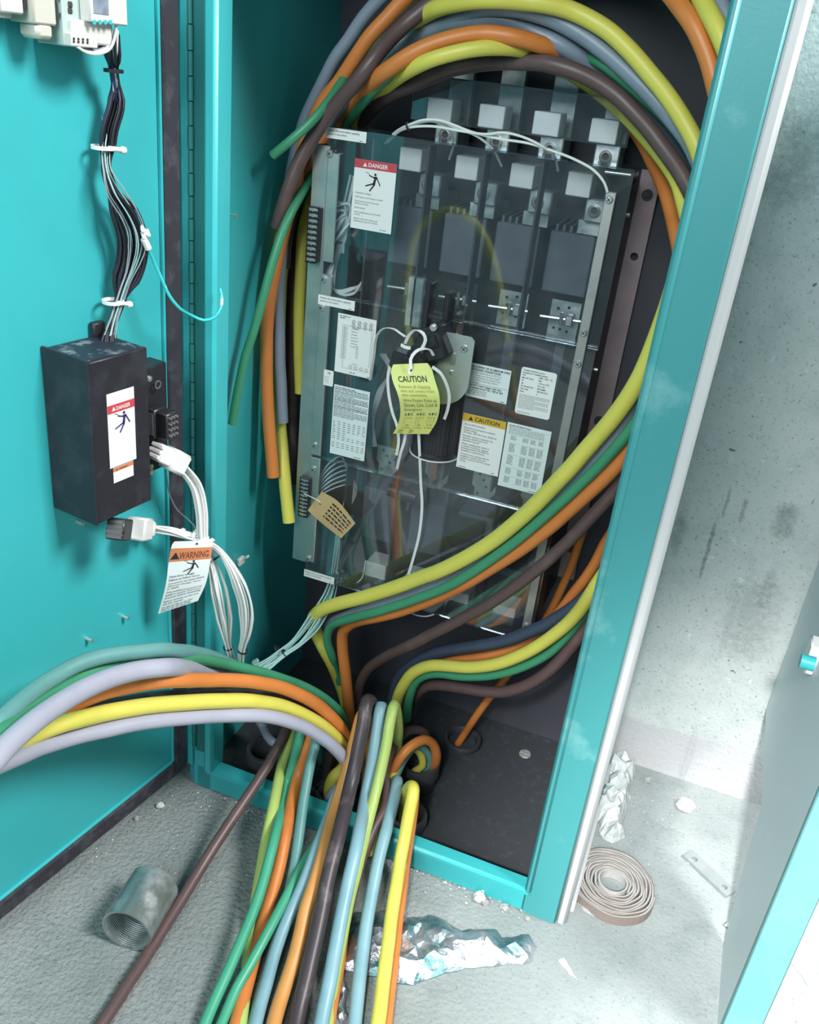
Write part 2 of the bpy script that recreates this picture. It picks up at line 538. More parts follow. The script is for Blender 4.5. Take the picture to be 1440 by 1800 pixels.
    def strap(self, pts, width, thick, wdir, mi=0, step=0.006):
        """flat ribbon along a path; wdir is the direction of its width"""
        P = spline(pts, step)
        k = len(P)
        w = Vector(wdir).normalized()
        vs = []
        for i, p in enumerate(P):
            t = (P[min(i + 1, k - 1)] - P[max(i - 1, 0)]).normalized()
            ww = (w - t * w.dot(t)).normalized()
            nn = t.cross(ww)
            for (s, q) in ((-1, -1), (1, -1), (1, 1), (-1, 1)):
                vs.append(p + ww * (s * width / 2) + nn * (q * thick / 2))
        fs = []
        for i in range(k - 1):
            for j in range(4):
                fs.append((i * 4 + j, i * 4 + (j + 1) % 4, (i + 1) * 4 + (j + 1) % 4, (i + 1) * 4 + j))
        fs += [(3, 2, 1, 0), tuple((k - 1) * 4 + j for j in range(4))]
        return self.add(vs, fs, mi)

    def prism(self, poly, basis, thick, mi=0, holes=()):
        """flat plate: 2D outline (with round holes) in basis (origin, right, up), thick along right x up"""
        o, ex, ey = Vector(basis[0]), Vector(basis[1]), Vector(basis[2])
        ez = ex.cross(ey)
        loops = [list(poly)] + [[(hx + hr * cos(2 * pi * i / 14), hy + hr * sin(2 * pi * i / 14)) for i in range(14)] for (hx, hy, hr) in holes]
        v2, e2 = [], []
        for lp in loops:
            s = len(v2)
            v2 += [Vector(p) for p in lp]
            e2 += [(s + i, s + (i + 1) % len(lp)) for i in range(len(lp))]
        if holes:
            vv, ee, ff, *_ = delaunay_2d_cdt(v2, e2, [], 2, 1e-7)
            keep = []
            for q in ff:
                cx = sum((vv[i] for i in q), Vector((0, 0))) / len(q)
                if all((cx - Vector((hx, hy))).length > hr * 0.97 for (hx, hy, hr) in holes) and inside(cx, poly):
                    keep.append(tuple(q))
        else:
            vv = v2
            a = sum(poly[i][0] * poly[(i + 1) % len(poly)][1] - poly[(i + 1) % len(poly)][0] * poly[i][1] for i in range(len(poly)))
            keep = [tuple(range(len(poly)))] if a > 0 else [tuple(reversed(range(len(poly))))]
        n = len(vv)
        vs = [o + ex * p[0] + ey * p[1] + ez * (thick / 2) for p in vv] + [o + ex * p[0] + ey * p[1] - ez * (thick / 2) for p in vv]
        fs = list(keep) + [tuple(i + n for i in reversed(q)) for q in keep]
        edges = {}
        for q in keep:
            for i in range(len(q)):
                edges[(q[i], q[(i + 1) % len(q)])] = 1
        for (i, j) in edges:
            if (j, i) not in edges:
                fs.append((j, i, i + n, j + n))
        return self.add(vs, fs, mi)

    def build(self, name, mats, parent=None, label=None, smooth=False, origin=None, angle=40):
        if origin is None:
            lo = Vector((min(p.x for p in self.v), min(p.y for p in self.v), min(p.z for p in self.v)))
            hi = Vector((max(p.x for p in self.v), max(p.y for p in self.v), max(p.z for p in self.v)))
            origin = Vector(((lo.x + hi.x) / 2, (lo.y + hi.y) / 2, lo.z if parent is None else (lo.z + hi.z) / 2))
        me = bpy.data.meshes.new(name)
        me.from_pydata([p - origin for p in self.v], [], self.f)
        mats = mats if isinstance(mats, (list, tuple)) else [mats]
        for m in mats:
            me.materials.append(m)
        for p, i in zip(me.polygons, self.m):
            p.material_index = i
        me.validate()
        if smooth:
            me.polygons.foreach_set('use_smooth', [True] * len(me.polygons))
            me.set_sharp_from_angle(angle=radians(angle))
        me.update()
        o = bpy.data.objects.new(name, me)
        link(o, parent, origin)
        if label:
            o['label'] = label
        return o


def inside(p, poly):
    c = False
    n = len(poly)
    for i in range(n):
        x0, y0 = poly[i]
        x1, y1 = poly[(i + 1) % n]
        if (y0 > p[1]) != (y1 > p[1]) and p[0] < (x1 - x0) * (p[1] - y0) / (y1 - y0) + x0:
            c = not c
    return c


def spline(pts, step):
    P = [Vector(p) for p in pts]
    if len(P) == 2:
        n = max(1, int((P[1] - P[0]).length / step))
        return [P[0].lerp(P[1], i / n) for i in range(n + 1)]
    E = [P[0] * 2 - P[1]] + P + [P[-1] * 2 - P[-2]]
    out = [P[0]]
    for i in range(1, len(E) - 2):
        p0, p1, p2, p3 = E[i - 1], E[i], E[i + 1], E[i + 2]
        d0, d1, d2 = [max(1e-5, (b - a).length ** 0.5) for a, b in ((p0, p1), (p1, p2), (p2, p3))]
        m1 = (p1 - p0) / d0 - (p2 - p0) / (d0 + d1) + (p2 - p1) / d1
        m2 = (p2 - p1) / d1 - (p3 - p1) / (d1 + d2) + (p3 - p2) / d2
        m1 *= d1
        m2 *= d1
        n = max(1, int((p2 - p1).length / step + 0.5))
        for k in range(1, n + 1):
            t = k / n
            out.append(p1 * (2 * t**3 - 3 * t**2 + 1) + m1 * (t**3 - 2 * t**2 + t) + p2 * (-2 * t**3 + 3 * t**2) + m2 * (t**3 - t**2))
    return out


# ------------------------------------------------------------------ lettering
_text = {}


def text2d(s, bold):
    k = (s, bold)
    if k not in _text:
        cu = bpy.data.curves.new('t', 'FONT')
        cu.body = s
        cu.size = 1.0
        cu.resolution_u = 2
        cu.offset = 0.018 if bold else 0.0
        ob = bpy.data.objects.new('t', cu)
        me = bpy.data.meshes.new_from_object(ob)
        vs = [(v.co.x, v.co.y) for v in me.vertices]
        fs = [tuple(p.vertices) for p in me.polygons]
        bpy.data.objects.remove(ob)
        bpy.data.curves.remove(cu)
        bpy.data.meshes.remove(me)
        w = max((v[0] for v in vs), default=0)
        _text[k] = (vs, fs, w)
    return _text[k]


class Print:
    """flat print on a surface: fn(x, y) gives the point on the printed face for card coordinates in metres (y up from the bottom)"""

    def __init__(self, fn):
        self.face, self.mb = fn, MB()
        a, b, c = fn(0, 0), fn(0.001, 0), fn(0, 0.001)
        n = (b - a).cross(c - a).normalized()
        self.up = n if n.dot(CAM - a) > 0 else -n

    def fn(self, x, y):
        return self.face(x, y) + self.up * 0.0002         # ink lies on top of the printed bands

    def text(self, s, x, y, size, mi=0, bold=False, maxw=None, center=False):
        vs, fs, w = text2d(s, bold)
        k = size
        sx = k if not maxw or w * k <= maxw else maxw / w
        if center:
            x = x - w * sx / 2
        self.mb.add([self.fn(x + a * sx, y + b * k) for a, b in vs], fs, mi)
        return self

    def poly(self, pts, mi=0, band=False):
        self.mb.add([(self.face if band else self.fn)(*p) for p in pts], [tuple(range(len(pts)))], mi)
        return self

    def rect(self, x0, y0, x1, y1, mi=0, nx=1, ny=1):
        for i in range(nx):
            for j in range(ny):
                a, b = x0 + (x1 - x0) * i / nx, x0 + (x1 - x0) * (i + 1) / nx
                c, e = y0 + (y1 - y0) * j / ny, y0 + (y1 - y0) * (j + 1) / ny
                self.poly([(a, c), (b, c), (b, e), (a, e)], mi, True)
        return self

    def seg(self, x0, y0, x1, y1, w, mi=0, w2=None):
        dx, dy = x1 - x0, y1 - y0
        q = sqrt(dx * dx + dy * dy) or 1
        nx, ny = -dy / q / 2, dx / q / 2
        w2 = w if w2 is None else w2
        return self.poly([(x0 + nx * w, y0 + ny * w), (x0 - nx * w, y0 - ny * w), (x1 - nx * w2, y1 - ny * w2), (x1 + nx * w2, y1 + ny * w2)], mi)

    def dashes(self, x0, x1, y, h, seed, mi=0, fill=0.9):
        """a line too small to read: word-long strokes"""
        g = random.Random(seed)
        x = x0
        end = x0 + (x1 - x0) * fill
        while x < end - h:
            w = min(g.uniform(1.5, 5.5) * h, end - x)
            self.rect(x, y, x + w, y + h * 0.62, mi)
            x += w + h * 0.7
        return self

    def disc(self, x, y, rr, mi=0, n=14):
        return self.poly([(x + rr * cos(2 * pi * i / n), y + rr * sin(2 * pi * i / n)) for i in range(n)], mi)

    def ring(self, x, y, rr, w, mi=0, n=14):
        for i in range(n):
            a, b = 2 * pi * i / n, 2 * pi * (i + 1) / n
            self.poly([(x + rr * cos(a), y + rr * sin(a)), (x + rr * cos(b), y + rr * sin(b)),
                       (x + (rr - w) * cos(b), y + (rr - w) * sin(b)), (x + (rr - w) * cos(a), y + (rr - w) * sin(a))], mi)
        return self

    def triangle(self, x, y, s, mi=0):
        return self.poly([(x - s * 0.58, y), (x + s * 0.58, y), (x, y + s)], mi)

    def shocked_figure(self, x, y, s, mi=0):
        """the falling figure struck by a bolt; x, y = its middle, s = its height"""
        def q(a, b):
            return x + (a - 778) / 240 * s, y - (b - 770) / 240 * s

        def sg(a, b, c, e, w, w2=None):
            x0, y0 = q(a, b)
            x1, y1 = q(c, e)
            self.seg(x0, y0, x1, y1, w * s / 240, mi, (w2 or w) * s / 240)
        hx, hy = q(805, 671)
        self.disc(hx, hy, 17 * s / 240, mi)
        sg(716, 688, 790, 712, 15)
        sg(786, 706, 832, 700, 18)
        sg(826, 700, 884, 802, 15)
        sg(812, 706, 800, 760, 40, 26)
        sg(800, 752, 796, 796, 34, 30)
        sg(800, 782, 672, 828, 20, 15)
        sg(806, 788, 738, 888, 22, 16)
        sg(668, 652, 700, 664, 5)
        sg(694, 656, 726, 684, 5)
        return self

    def build(self, parent, mats, name='lettering'):
        return self.mb.build(name, mats, parent)
CABLES = [
 ('grey', 0.0100, 'grey cable, outermost of the arches at the upper left', (1, 0), ((0.002,0.214,0.693), (-0.002,0.215,0.730), (-0.006,0.216,0.767), (-0.010,0.216,0.803), (-0.012,0.216,0.838), (-0.015,0.217,0.875), (-0.018,0.218,0.910), (-0.018,0.219,0.945), (-0.018,0.222,0.979), (-0.019,0.228,1.013), (-0.021,0.238,1.047), (-0.022,0.248,1.083), (-0.020,0.253,1.119), (-0.014,0.258,1.154), (-0.007,0.262,1.187), (0.008,0.263,1.220), (0.024,0.262,1.250), (0.040,0.261,1.279), (0.060,0.261,1.305), (0.080,0.261,1.334), (0.105,0.260,1.361), (0.134,0.257,1.385), (0.168,0.252,1.407), (0.198,0.246,1.421), (0.231,0.240,1.435), (0.266,0.233,1.447), (0.300,0.226,1.455), (0.335,0.220,1.459), (0.371,0.216,1.460), (0.406,0.215,1.459), (0.437,0.215,1.457), (0.472,0.200,1.450), (0.507,0.173,1.439), (0.527,0.151,1.430), (0.548,0.129,1.418), (0.568,0.106,1.404), (0.592,0.081,1.383), (0.613,0.069,1.358), (0.630,0.062,1.329))),
 ('orange', 0.0108, 'orange cable second from outside at upper left, reappearing at the top right', (0, 0), ((0.004,0.222,1.077), (0.002,0.230,1.115), (0.005,0.240,1.152), (0.015,0.247,1.186), (0.030,0.252,1.220), (0.055,0.246,1.246), (0.081,0.238,1.279), (0.105,0.236,1.312), (0.129,0.240,1.339), (0.150,0.243,1.363), (0.176,0.241,1.384), (0.208,0.237,1.404), (0.239,0.231,1.417), (0.274,0.224,1.428), (0.310,0.216,1.436), (0.344,0.209,1.441), (0.378,0.203,1.443), (0.410,0.200,1.442), (0.442,0.191,1.437), (0.467,0.173,1.429), (0.489,0.150,1.419), (0.510,0.128,1.407), (0.528,0.107,1.393), (0.553,0.080,1.373), (0.576,0.067,1.352), (0.598,0.062,1.323), (0.617,0.054,1.289))),
 ('brown', 0.0108, 'dark brown cable whose cut end hangs at the left above the orange one', (1, 0), ((-0.008,0.185,1.031), (0.002,0.184,1.067), (0.012,0.187,1.101), (0.023,0.193,1.134), (0.039,0.198,1.167), (0.062,0.197,1.200), (0.088,0.189,1.228), (0.114,0.181,1.253), (0.134,0.184,1.281), (0.148,0.205,1.309), (0.166,0.224,1.334), (0.192,0.232,1.358), (0.221,0.236,1.379), (0.251,0.238,1.398), (0.283,0.237,1.413), (0.315,0.235,1.427), (0.347,0.234,1.443), (0.380,0.232,1.459), (0.403,0.230,1.470))),
 ('brown', 0.0095, 'dull brown cable half hidden among the arches left of the clear cover', (0, 0), ((-0.021,0.241,0.957), (-0.021,0.243,0.990), (-0.022,0.250,1.021), (-0.019,0.261,1.055), (-0.012,0.271,1.088), (-0.002,0.280,1.123), (0.009,0.291,1.155), (0.023,0.302,1.184), (0.042,0.309,1.215), (0.066,0.317,1.245), (0.088,0.325,1.271), (0.115,0.327,1.295), (0.149,0.326,1.316), (0.187,0.323,1.332), (0.225,0.319,1.340), (0.264,0.317,1.343), (0.300,0.317,1.342), (0.335,0.318,1.337), (0.371,0.316,1.328), (0.408,0.308,1.316), (0.443,0.298,1.300), (0.476,0.292,1.281), (0.487,0.290,1.274))),
 ('yellow', 0.0115, 'yellow cable forming the highest yellow arch; its cut end hangs lowest at left', (1, 0), ((0.036,0.190,0.512), (0.028,0.195,0.544), (0.020,0.200,0.577), (0.011,0.208,0.609), (-0.000,0.220,0.640), (-0.011,0.231,0.671), (-0.018,0.239,0.704), (-0.022,0.243,0.738), (-0.026,0.246,0.774), (-0.029,0.248,0.809), (-0.032,0.250,0.845), (-0.033,0.251,0.882), (-0.034,0.252,0.917), (-0.034,0.254,0.951), (-0.034,0.259,0.985), (-0.034,0.267,1.017), (-0.032,0.278,1.054), (-0.026,0.289,1.091), (-0.018,0.299,1.125), (-0.006,0.310,1.160), (0.011,0.319,1.192), (0.032,0.322,1.224), (0.058,0.317,1.256), (0.084,0.309,1.283), (0.106,0.307,1.305), (0.129,0.295,1.323), (0.151,0.272,1.333), (0.182,0.242,1.346), (0.211,0.217,1.355), (0.238,0.200,1.361), (0.274,0.180,1.367), (0.307,0.172,1.370), (0.337,0.181,1.371), (0.369,0.188,1.371), (0.400,0.200,1.367), (0.430,0.204,1.358), (0.458,0.202,1.346), (0.490,0.197,1.326), (0.518,0.191,1.305), (0.546,0.183,1.283), (0.574,0.173,1.257), (0.599,0.164,1.229), (0.617,0.156,1.201))),
 ('grey', 0.0112, 'dark grey cable directly under the highest yellow arch', (0, 0), ((0.090,0.266,1.227), (0.111,0.265,1.254), (0.127,0.279,1.280), (0.149,0.282,1.306), (0.172,0.268,1.321), (0.200,0.250,1.333), (0.228,0.234,1.343), (0.256,0.218,1.352), (0.283,0.205,1.360), (0.321,0.201,1.363), (0.355,0.209,1.360), (0.386,0.215,1.353), (0.418,0.217,1.341), (0.449,0.216,1.326), (0.479,0.212,1.309), (0.506,0.207,1.292), (0.534,0.201,1.273), (0.562,0.195,1.252), (0.587,0.188,1.231), (0.610,0.181,1.203), (0.618,0.178,1.193))),
 ('grey', 0.0118, 'pale grey cable arching just above the wide orange arch', (0, 0), ((0.038,0.250,1.189), (0.064,0.245,1.222), (0.093,0.235,1.252), (0.118,0.240,1.278), (0.140,0.262,1.305), (0.172,0.266,1.325), (0.210,0.246,1.337), (0.236,0.231,1.343), (0.274,0.217,1.348), (0.312,0.219,1.349), (0.349,0.228,1.340), (0.386,0.229,1.328), (0.417,0.240,1.315), (0.443,0.260,1.301), (0.470,0.272,1.284), (0.499,0.277,1.264), (0.529,0.281,1.241), (0.559,0.281,1.215), (0.583,0.273,1.188), (0.598,0.266,1.170))),
 ('orange', 0.0112, 'wide orange cable arching over the switch and hanging cut at the far left', (1, 0), ((0.005,0.180,0.600), (-0.001,0.183,0.636), (-0.007,0.185,0.672), (-0.013,0.188,0.707), (-0.017,0.189,0.741), (-0.021,0.191,0.781), (-0.023,0.192,0.818), (-0.024,0.192,0.853), (-0.023,0.192,0.887), (-0.021,0.194,0.920), (-0.017,0.197,0.953), (-0.013,0.202,0.989), (-0.010,0.212,1.025), (-0.007,0.228,1.059), (-0.002,0.245,1.091), (0.006,0.261,1.125), (0.018,0.274,1.157), (0.040,0.276,1.189), (0.070,0.259,1.217), (0.093,0.239,1.233), (0.118,0.215,1.247), (0.139,0.193,1.260), (0.169,0.178,1.278), (0.197,0.179,1.297), (0.229,0.185,1.313), (0.262,0.190,1.324), (0.295,0.192,1.330), (0.333,0.198,1.329), (0.367,0.218,1.324), (0.395,0.252,1.316), (0.406,0.281,1.310), (0.417,0.311,1.301), (0.437,0.341,1.283), (0.462,0.353,1.261), (0.490,0.349,1.235), (0.515,0.330,1.213), (0.537,0.306,1.190), (0.557,0.280,1.169), (0.575,0.254,1.145), (0.591,0.228,1.120), (0.605,0.206,1.096), (0.617,0.187,1.072), (0.621,0.180,1.065))),
 ('green', 0.0072, 'thin green cable crossing down to a cut end against the left inner wall', (1, 0), ((-0.027,0.090,0.723), (-0.025,0.097,0.761), (-0.022,0.105,0.799), (-0.018,0.113,0.836), (-0.011,0.123,0.872), (-0.005,0.131,0.908), (0.001,0.138,0.944), (0.006,0.146,0.979), (0.011,0.156,1.011), (0.015,0.170,1.041), (0.018,0.192,1.067), (0.018,0.220,1.088), (0.019,0.256,1.113), (0.020,0.280,1.131), (0.032,0.292,1.157), (0.055,0.278,1.185), (0.077,0.259,1.203), (0.101,0.236,1.223), (0.123,0.216,1.240), (0.151,0.203,1.261), (0.172,0.219,1.281), (0.194,0.250,1.297), (0.222,0.280,1.309), (0.253,0.290,1.317), (0.287,0.292,1.322), (0.320,0.293,1.324), (0.355,0.288,1.323), (0.392,0.268,1.321), (0.416,0.249,1.319), (0.451,0.231,1.309), (0.484,0.228,1.292), (0.513,0.222,1.276), (0.541,0.216,1.259), (0.568,0.211,1.239), (0.594,0.203,1.215), (0.617,0.196,1.188), (0.624,0.194,1.179))),
 ('yellow', 0.0102, 'yellow cable of the lower arch passing behind the upper clear cover', (0, 0), ((0.008,0.265,0.735), (0.005,0.265,0.770), (0.002,0.265,0.805), (0.000,0.265,0.841), (-0.002,0.265,0.878), (-0.003,0.266,0.916), (-0.004,0.268,0.951), (-0.007,0.273,0.987), (-0.008,0.280,1.020), (-0.005,0.292,1.057), (0.001,0.307,1.092), (0.008,0.327,1.122), (0.020,0.342,1.151), (0.046,0.334,1.183), (0.070,0.315,1.204), (0.094,0.290,1.224), (0.119,0.262,1.241), (0.141,0.236,1.253), (0.163,0.214,1.264), (0.195,0.186,1.278), (0.226,0.171,1.291), (0.256,0.174,1.302), (0.288,0.182,1.311), (0.321,0.202,1.316), (0.341,0.227,1.316), (0.357,0.255,1.313), (0.370,0.283,1.306), (0.396,0.309,1.294), (0.427,0.317,1.279), (0.460,0.309,1.262), (0.491,0.292,1.245), (0.518,0.268,1.228), (0.543,0.248,1.211), (0.564,0.231,1.195), (0.583,0.213,1.177), (0.599,0.193,1.152), (0.616,0.179,1.123), (0.628,0.169,1.102))),
 ('brown', 0.0112, 'dark brown cable forming the lowest arch above the switch', (0, 0), ((0.001,0.260,0.554), (-0.002,0.262,0.589), (-0.004,0.264,0.625), (-0.007,0.266,0.661), (-0.010,0.268,0.696), (-0.013,0.271,0.731), (-0.017,0.275,0.767), (-0.021,0.279,0.803), (-0.024,0.283,0.838), (-0.026,0.287,0.873), (-0.027,0.289,0.910), (-0.027,0.292,0.945), (-0.026,0.298,0.980), (-0.024,0.308,1.017), (-0.019,0.320,1.051), (-0.011,0.334,1.082), (-0.002,0.352,1.111), (0.012,0.364,1.142), (0.040,0.348,1.175), (0.065,0.324,1.195), (0.091,0.297,1.213), (0.117,0.271,1.229), (0.143,0.252,1.242), (0.181,0.240,1.258), (0.208,0.238,1.272), (0.237,0.241,1.284), (0.271,0.244,1.293), (0.306,0.240,1.299), (0.341,0.228,1.302), (0.374,0.217,1.303), (0.408,0.215,1.299), (0.442,0.219,1.290), (0.476,0.222,1.275), (0.504,0.219,1.257), (0.531,0.212,1.238), (0.555,0.205,1.218), (0.580,0.195,1.197), (0.603,0.183,1.173), (0.626,0.172,1.142), (0.634,0.168,1.132))),
 ('green', 0.0070, 'short green cable end poking out at upper left', (1, 0), ((-0.006,0.159,1.139), (0.022,0.164,1.164), (0.045,0.175,1.189), (0.061,0.194,1.216), (0.067,0.224,1.243), (0.066,0.259,1.265), (0.073,0.293,1.287), (0.090,0.315,1.310), (0.118,0.321,1.331), (0.148,0.315,1.350), (0.179,0.308,1.369), (0.214,0.305,1.387), (0.248,0.304,1.396), (0.271,0.304,1.402))),
 ('yellow', 0.0108, 'yellow cable beside the orange one at the top right corner of the cabinet', (0, 0), ((0.452,0.180,1.448), (0.486,0.163,1.436), (0.518,0.138,1.423), (0.542,0.117,1.411), (0.560,0.096,1.397), (0.584,0.065,1.372), (0.605,0.049,1.348), (0.623,0.043,1.323), (0.629,0.040,1.313))),
 ('yellow', 0.0128, 'thick yellow cable sweeping across the lower switch, uppermost of its bundle', (0, 0), ((0.618,0.120,1.107), (0.616,0.120,1.072), (0.614,0.120,1.039), (0.610,0.120,1.002), (0.605,0.120,0.965), (0.599,0.120,0.933), (0.589,0.122,0.900), (0.575,0.125,0.865), (0.560,0.128,0.834), (0.544,0.130,0.803), (0.529,0.130,0.773), (0.512,0.130,0.743), (0.495,0.132,0.712), (0.477,0.134,0.682), (0.458,0.136,0.653), (0.438,0.138,0.625), (0.417,0.140,0.599), (0.392,0.142,0.572), (0.367,0.144,0.547), (0.340,0.146,0.523), (0.311,0.148,0.501), (0.283,0.151,0.478), (0.253,0.156,0.454), (0.224,0.161,0.432), (0.196,0.165,0.412), (0.169,0.169,0.394), (0.140,0.174,0.373), (0.114,0.180,0.349), (0.097,0.189,0.318), (0.100,0.198,0.289), (0.118,0.201,0.254), (0.130,0.213,0.220), (0.135,0.229,0.187), (0.140,0.243,0.153), (0.154,0.247,0.113), (0.166,0.238,0.082), (0.172,0.234,0.046), (0.173,0.234,0.033))),
 ('grey', 0.0100, 'grey cable tucked right beneath the thick yellow sweep', (0, 0), ((0.626,0.150,0.965), (0.614,0.150,0.927), (0.601,0.150,0.891), (0.589,0.150,0.856), (0.577,0.150,0.820), (0.562,0.152,0.788), (0.545,0.155,0.754), (0.527,0.158,0.722), (0.507,0.160,0.689), (0.486,0.162,0.658), (0.463,0.162,0.629), (0.441,0.163,0.599), (0.421,0.166,0.569), (0.400,0.168,0.539), (0.376,0.170,0.513), (0.348,0.171,0.490), (0.320,0.172,0.468), (0.293,0.176,0.446), (0.266,0.179,0.425), (0.238,0.182,0.404), (0.208,0.188,0.381), (0.177,0.200,0.354), (0.149,0.207,0.330), (0.126,0.215,0.307), (0.113,0.228,0.276), (0.111,0.242,0.239), (0.115,0.256,0.198), (0.119,0.266,0.167), (0.123,0.274,0.137), (0.132,0.278,0.101), (0.140,0.277,0.079))),
 ('green', 0.0084, 'green cable between yellow and orange in the sweep across the switch', (0, 0), ((0.628,0.115,0.925), (0.615,0.116,0.892), (0.603,0.116,0.857), (0.586,0.117,0.821), (0.568,0.121,0.786), (0.550,0.125,0.755), (0.532,0.127,0.725), (0.512,0.129,0.694), (0.491,0.131,0.662), (0.469,0.132,0.630), (0.446,0.133,0.600), (0.423,0.134,0.571), (0.399,0.135,0.543), (0.374,0.136,0.516), (0.347,0.138,0.491), (0.318,0.140,0.468), (0.291,0.143,0.446), (0.265,0.145,0.427), (0.239,0.148,0.407), (0.210,0.155,0.386), (0.182,0.165,0.363), (0.156,0.175,0.341), (0.135,0.187,0.315), (0.129,0.191,0.281), (0.137,0.199,0.245), (0.138,0.214,0.215), (0.140,0.229,0.181), (0.145,0.236,0.154))),
 ('orange', 0.0114, 'orange cable, lower edge of the sweep across the switch', (0, 0), ((0.625,0.133,0.894), (0.617,0.132,0.856), (0.608,0.132,0.826), (0.595,0.131,0.796), (0.579,0.132,0.766), (0.559,0.135,0.733), (0.539,0.138,0.701), (0.518,0.140,0.668), (0.496,0.142,0.637), (0.474,0.144,0.608), (0.451,0.146,0.581), (0.426,0.148,0.553), (0.401,0.149,0.525), (0.377,0.152,0.500), (0.352,0.155,0.476), (0.326,0.160,0.452), (0.299,0.165,0.429), (0.273,0.167,0.409), (0.246,0.167,0.392), (0.217,0.175,0.371), (0.192,0.188,0.350), (0.172,0.199,0.329), (0.153,0.210,0.295), (0.155,0.210,0.258), (0.163,0.208,0.222), (0.170,0.206,0.189), (0.176,0.205,0.156), (0.182,0.204,0.123), (0.187,0.204,0.089), (0.189,0.204,0.078))),
 ('brown', 0.0104, 'brown cable slanting across alone below the orange sweep', (0, 0), ((0.615,0.150,0.816), (0.610,0.150,0.782), (0.598,0.150,0.745), (0.582,0.150,0.712), (0.565,0.150,0.679), (0.549,0.150,0.648), (0.531,0.150,0.618), (0.513,0.150,0.589), (0.493,0.150,0.560), (0.473,0.151,0.532), (0.452,0.153,0.505), (0.430,0.155,0.478), (0.406,0.159,0.452), (0.382,0.163,0.426), (0.360,0.166,0.403), (0.338,0.170,0.380), (0.317,0.177,0.355), (0.294,0.187,0.329), (0.271,0.197,0.303), (0.248,0.207,0.276), (0.226,0.218,0.247), (0.206,0.230,0.216), (0.192,0.239,0.183), (0.183,0.247,0.149), (0.180,0.252,0.109), (0.183,0.253,0.068))),
 ('orange', 0.0092, 'rust orange cable behind the lower yellow bend at right', (0, 0), ((0.616,0.240,0.715), (0.610,0.240,0.675), (0.603,0.240,0.639), (0.594,0.240,0.607), (0.586,0.240,0.569), (0.575,0.238,0.534), (0.561,0.235,0.501), (0.549,0.233,0.469), (0.534,0.231,0.437), (0.514,0.227,0.406), (0.489,0.222,0.377), (0.463,0.218,0.355), (0.434,0.215,0.338), (0.401,0.214,0.320), (0.370,0.215,0.302), (0.344,0.217,0.283), (0.323,0.222,0.258), (0.307,0.229,0.227), (0.295,0.241,0.186), (0.287,0.255,0.152), (0.281,0.271,0.115), (0.278,0.282,0.081), (0.277,0.285,0.067))),
 ('navy', 0.0112, 'dark blue grey cable just under the bottom corner of the clear cover', (0, 0), ((0.623,0.165,0.648), (0.618,0.165,0.616), (0.608,0.167,0.581), (0.592,0.171,0.546), (0.573,0.175,0.513), (0.551,0.179,0.483), (0.530,0.183,0.456), (0.506,0.188,0.432), (0.483,0.192,0.409), (0.456,0.197,0.387), (0.425,0.201,0.367), (0.394,0.205,0.348), (0.365,0.210,0.329), (0.338,0.215,0.309), (0.312,0.224,0.282), (0.290,0.233,0.251), (0.271,0.244,0.219), (0.260,0.252,0.185), (0.255,0.257,0.151), (0.253,0.260,0.128))),
 ('yellow', 0.0110, 'yellow cable bending low in front of the cabinet floor at right', (0, 0), ((0.625,0.104,0.707), (0.622,0.103,0.674), (0.617,0.100,0.642), (0.606,0.102,0.606), (0.596,0.116,0.568), (0.588,0.130,0.539), (0.574,0.144,0.502), (0.558,0.151,0.472), (0.540,0.155,0.444), (0.519,0.159,0.416), (0.496,0.164,0.390), (0.469,0.168,0.365), (0.440,0.172,0.345), (0.409,0.176,0.329), (0.378,0.180,0.318), (0.349,0.183,0.307), (0.326,0.189,0.289), (0.307,0.194,0.266), (0.293,0.201,0.236), (0.281,0.209,0.198), (0.275,0.215,0.158), (0.276,0.216,0.123), (0.276,0.216,0.111))),
 ('green', 0.0086, 'green cable along the underside of the low yellow bend', (0, 0), ((0.623,0.118,0.641), (0.615,0.120,0.603), (0.605,0.134,0.563), (0.597,0.150,0.533), (0.588,0.165,0.502), (0.579,0.173,0.474), (0.566,0.175,0.443), (0.550,0.174,0.414), (0.530,0.176,0.388), (0.507,0.178,0.364), (0.482,0.181,0.342), (0.453,0.184,0.322), (0.424,0.187,0.307), (0.395,0.190,0.295), (0.359,0.195,0.284), (0.330,0.201,0.265), (0.311,0.207,0.238), (0.303,0.212,0.205), (0.299,0.219,0.167), (0.299,0.223,0.130))),
 ('brown', 0.0108, 'dark brown cable hanging lowest of the bends at lower right', (0, 0), ((0.617,0.147,0.583), (0.612,0.153,0.547), (0.607,0.163,0.520), (0.601,0.175,0.492), (0.591,0.183,0.456), (0.580,0.183,0.425), (0.565,0.182,0.390), (0.549,0.183,0.361), (0.528,0.189,0.330), (0.504,0.194,0.304), (0.479,0.199,0.284), (0.450,0.204,0.270), (0.418,0.210,0.259), (0.385,0.218,0.247), (0.355,0.226,0.234), (0.328,0.233,0.217), (0.309,0.242,0.188), (0.298,0.255,0.158), (0.291,0.271,0.124), (0.287,0.283,0.090), (0.287,0.288,0.061))),
 ('orange', 0.0078, 'orange cable rising straight from the dark rear of the cabinet floor', (0, 0), ((0.382,0.346,0.004), (0.394,0.349,0.040), (0.406,0.337,0.080), (0.418,0.337,0.115), (0.431,0.343,0.148), (0.444,0.347,0.178), (0.457,0.350,0.209), (0.471,0.351,0.242), (0.485,0.351,0.279), (0.496,0.347,0.313), (0.506,0.341,0.347), (0.515,0.335,0.383), (0.523,0.330,0.417), (0.530,0.329,0.453), (0.536,0.329,0.487), (0.541,0.330,0.521), (0.544,0.330,0.557), (0.547,0.330,0.592), (0.548,0.330,0.616))),
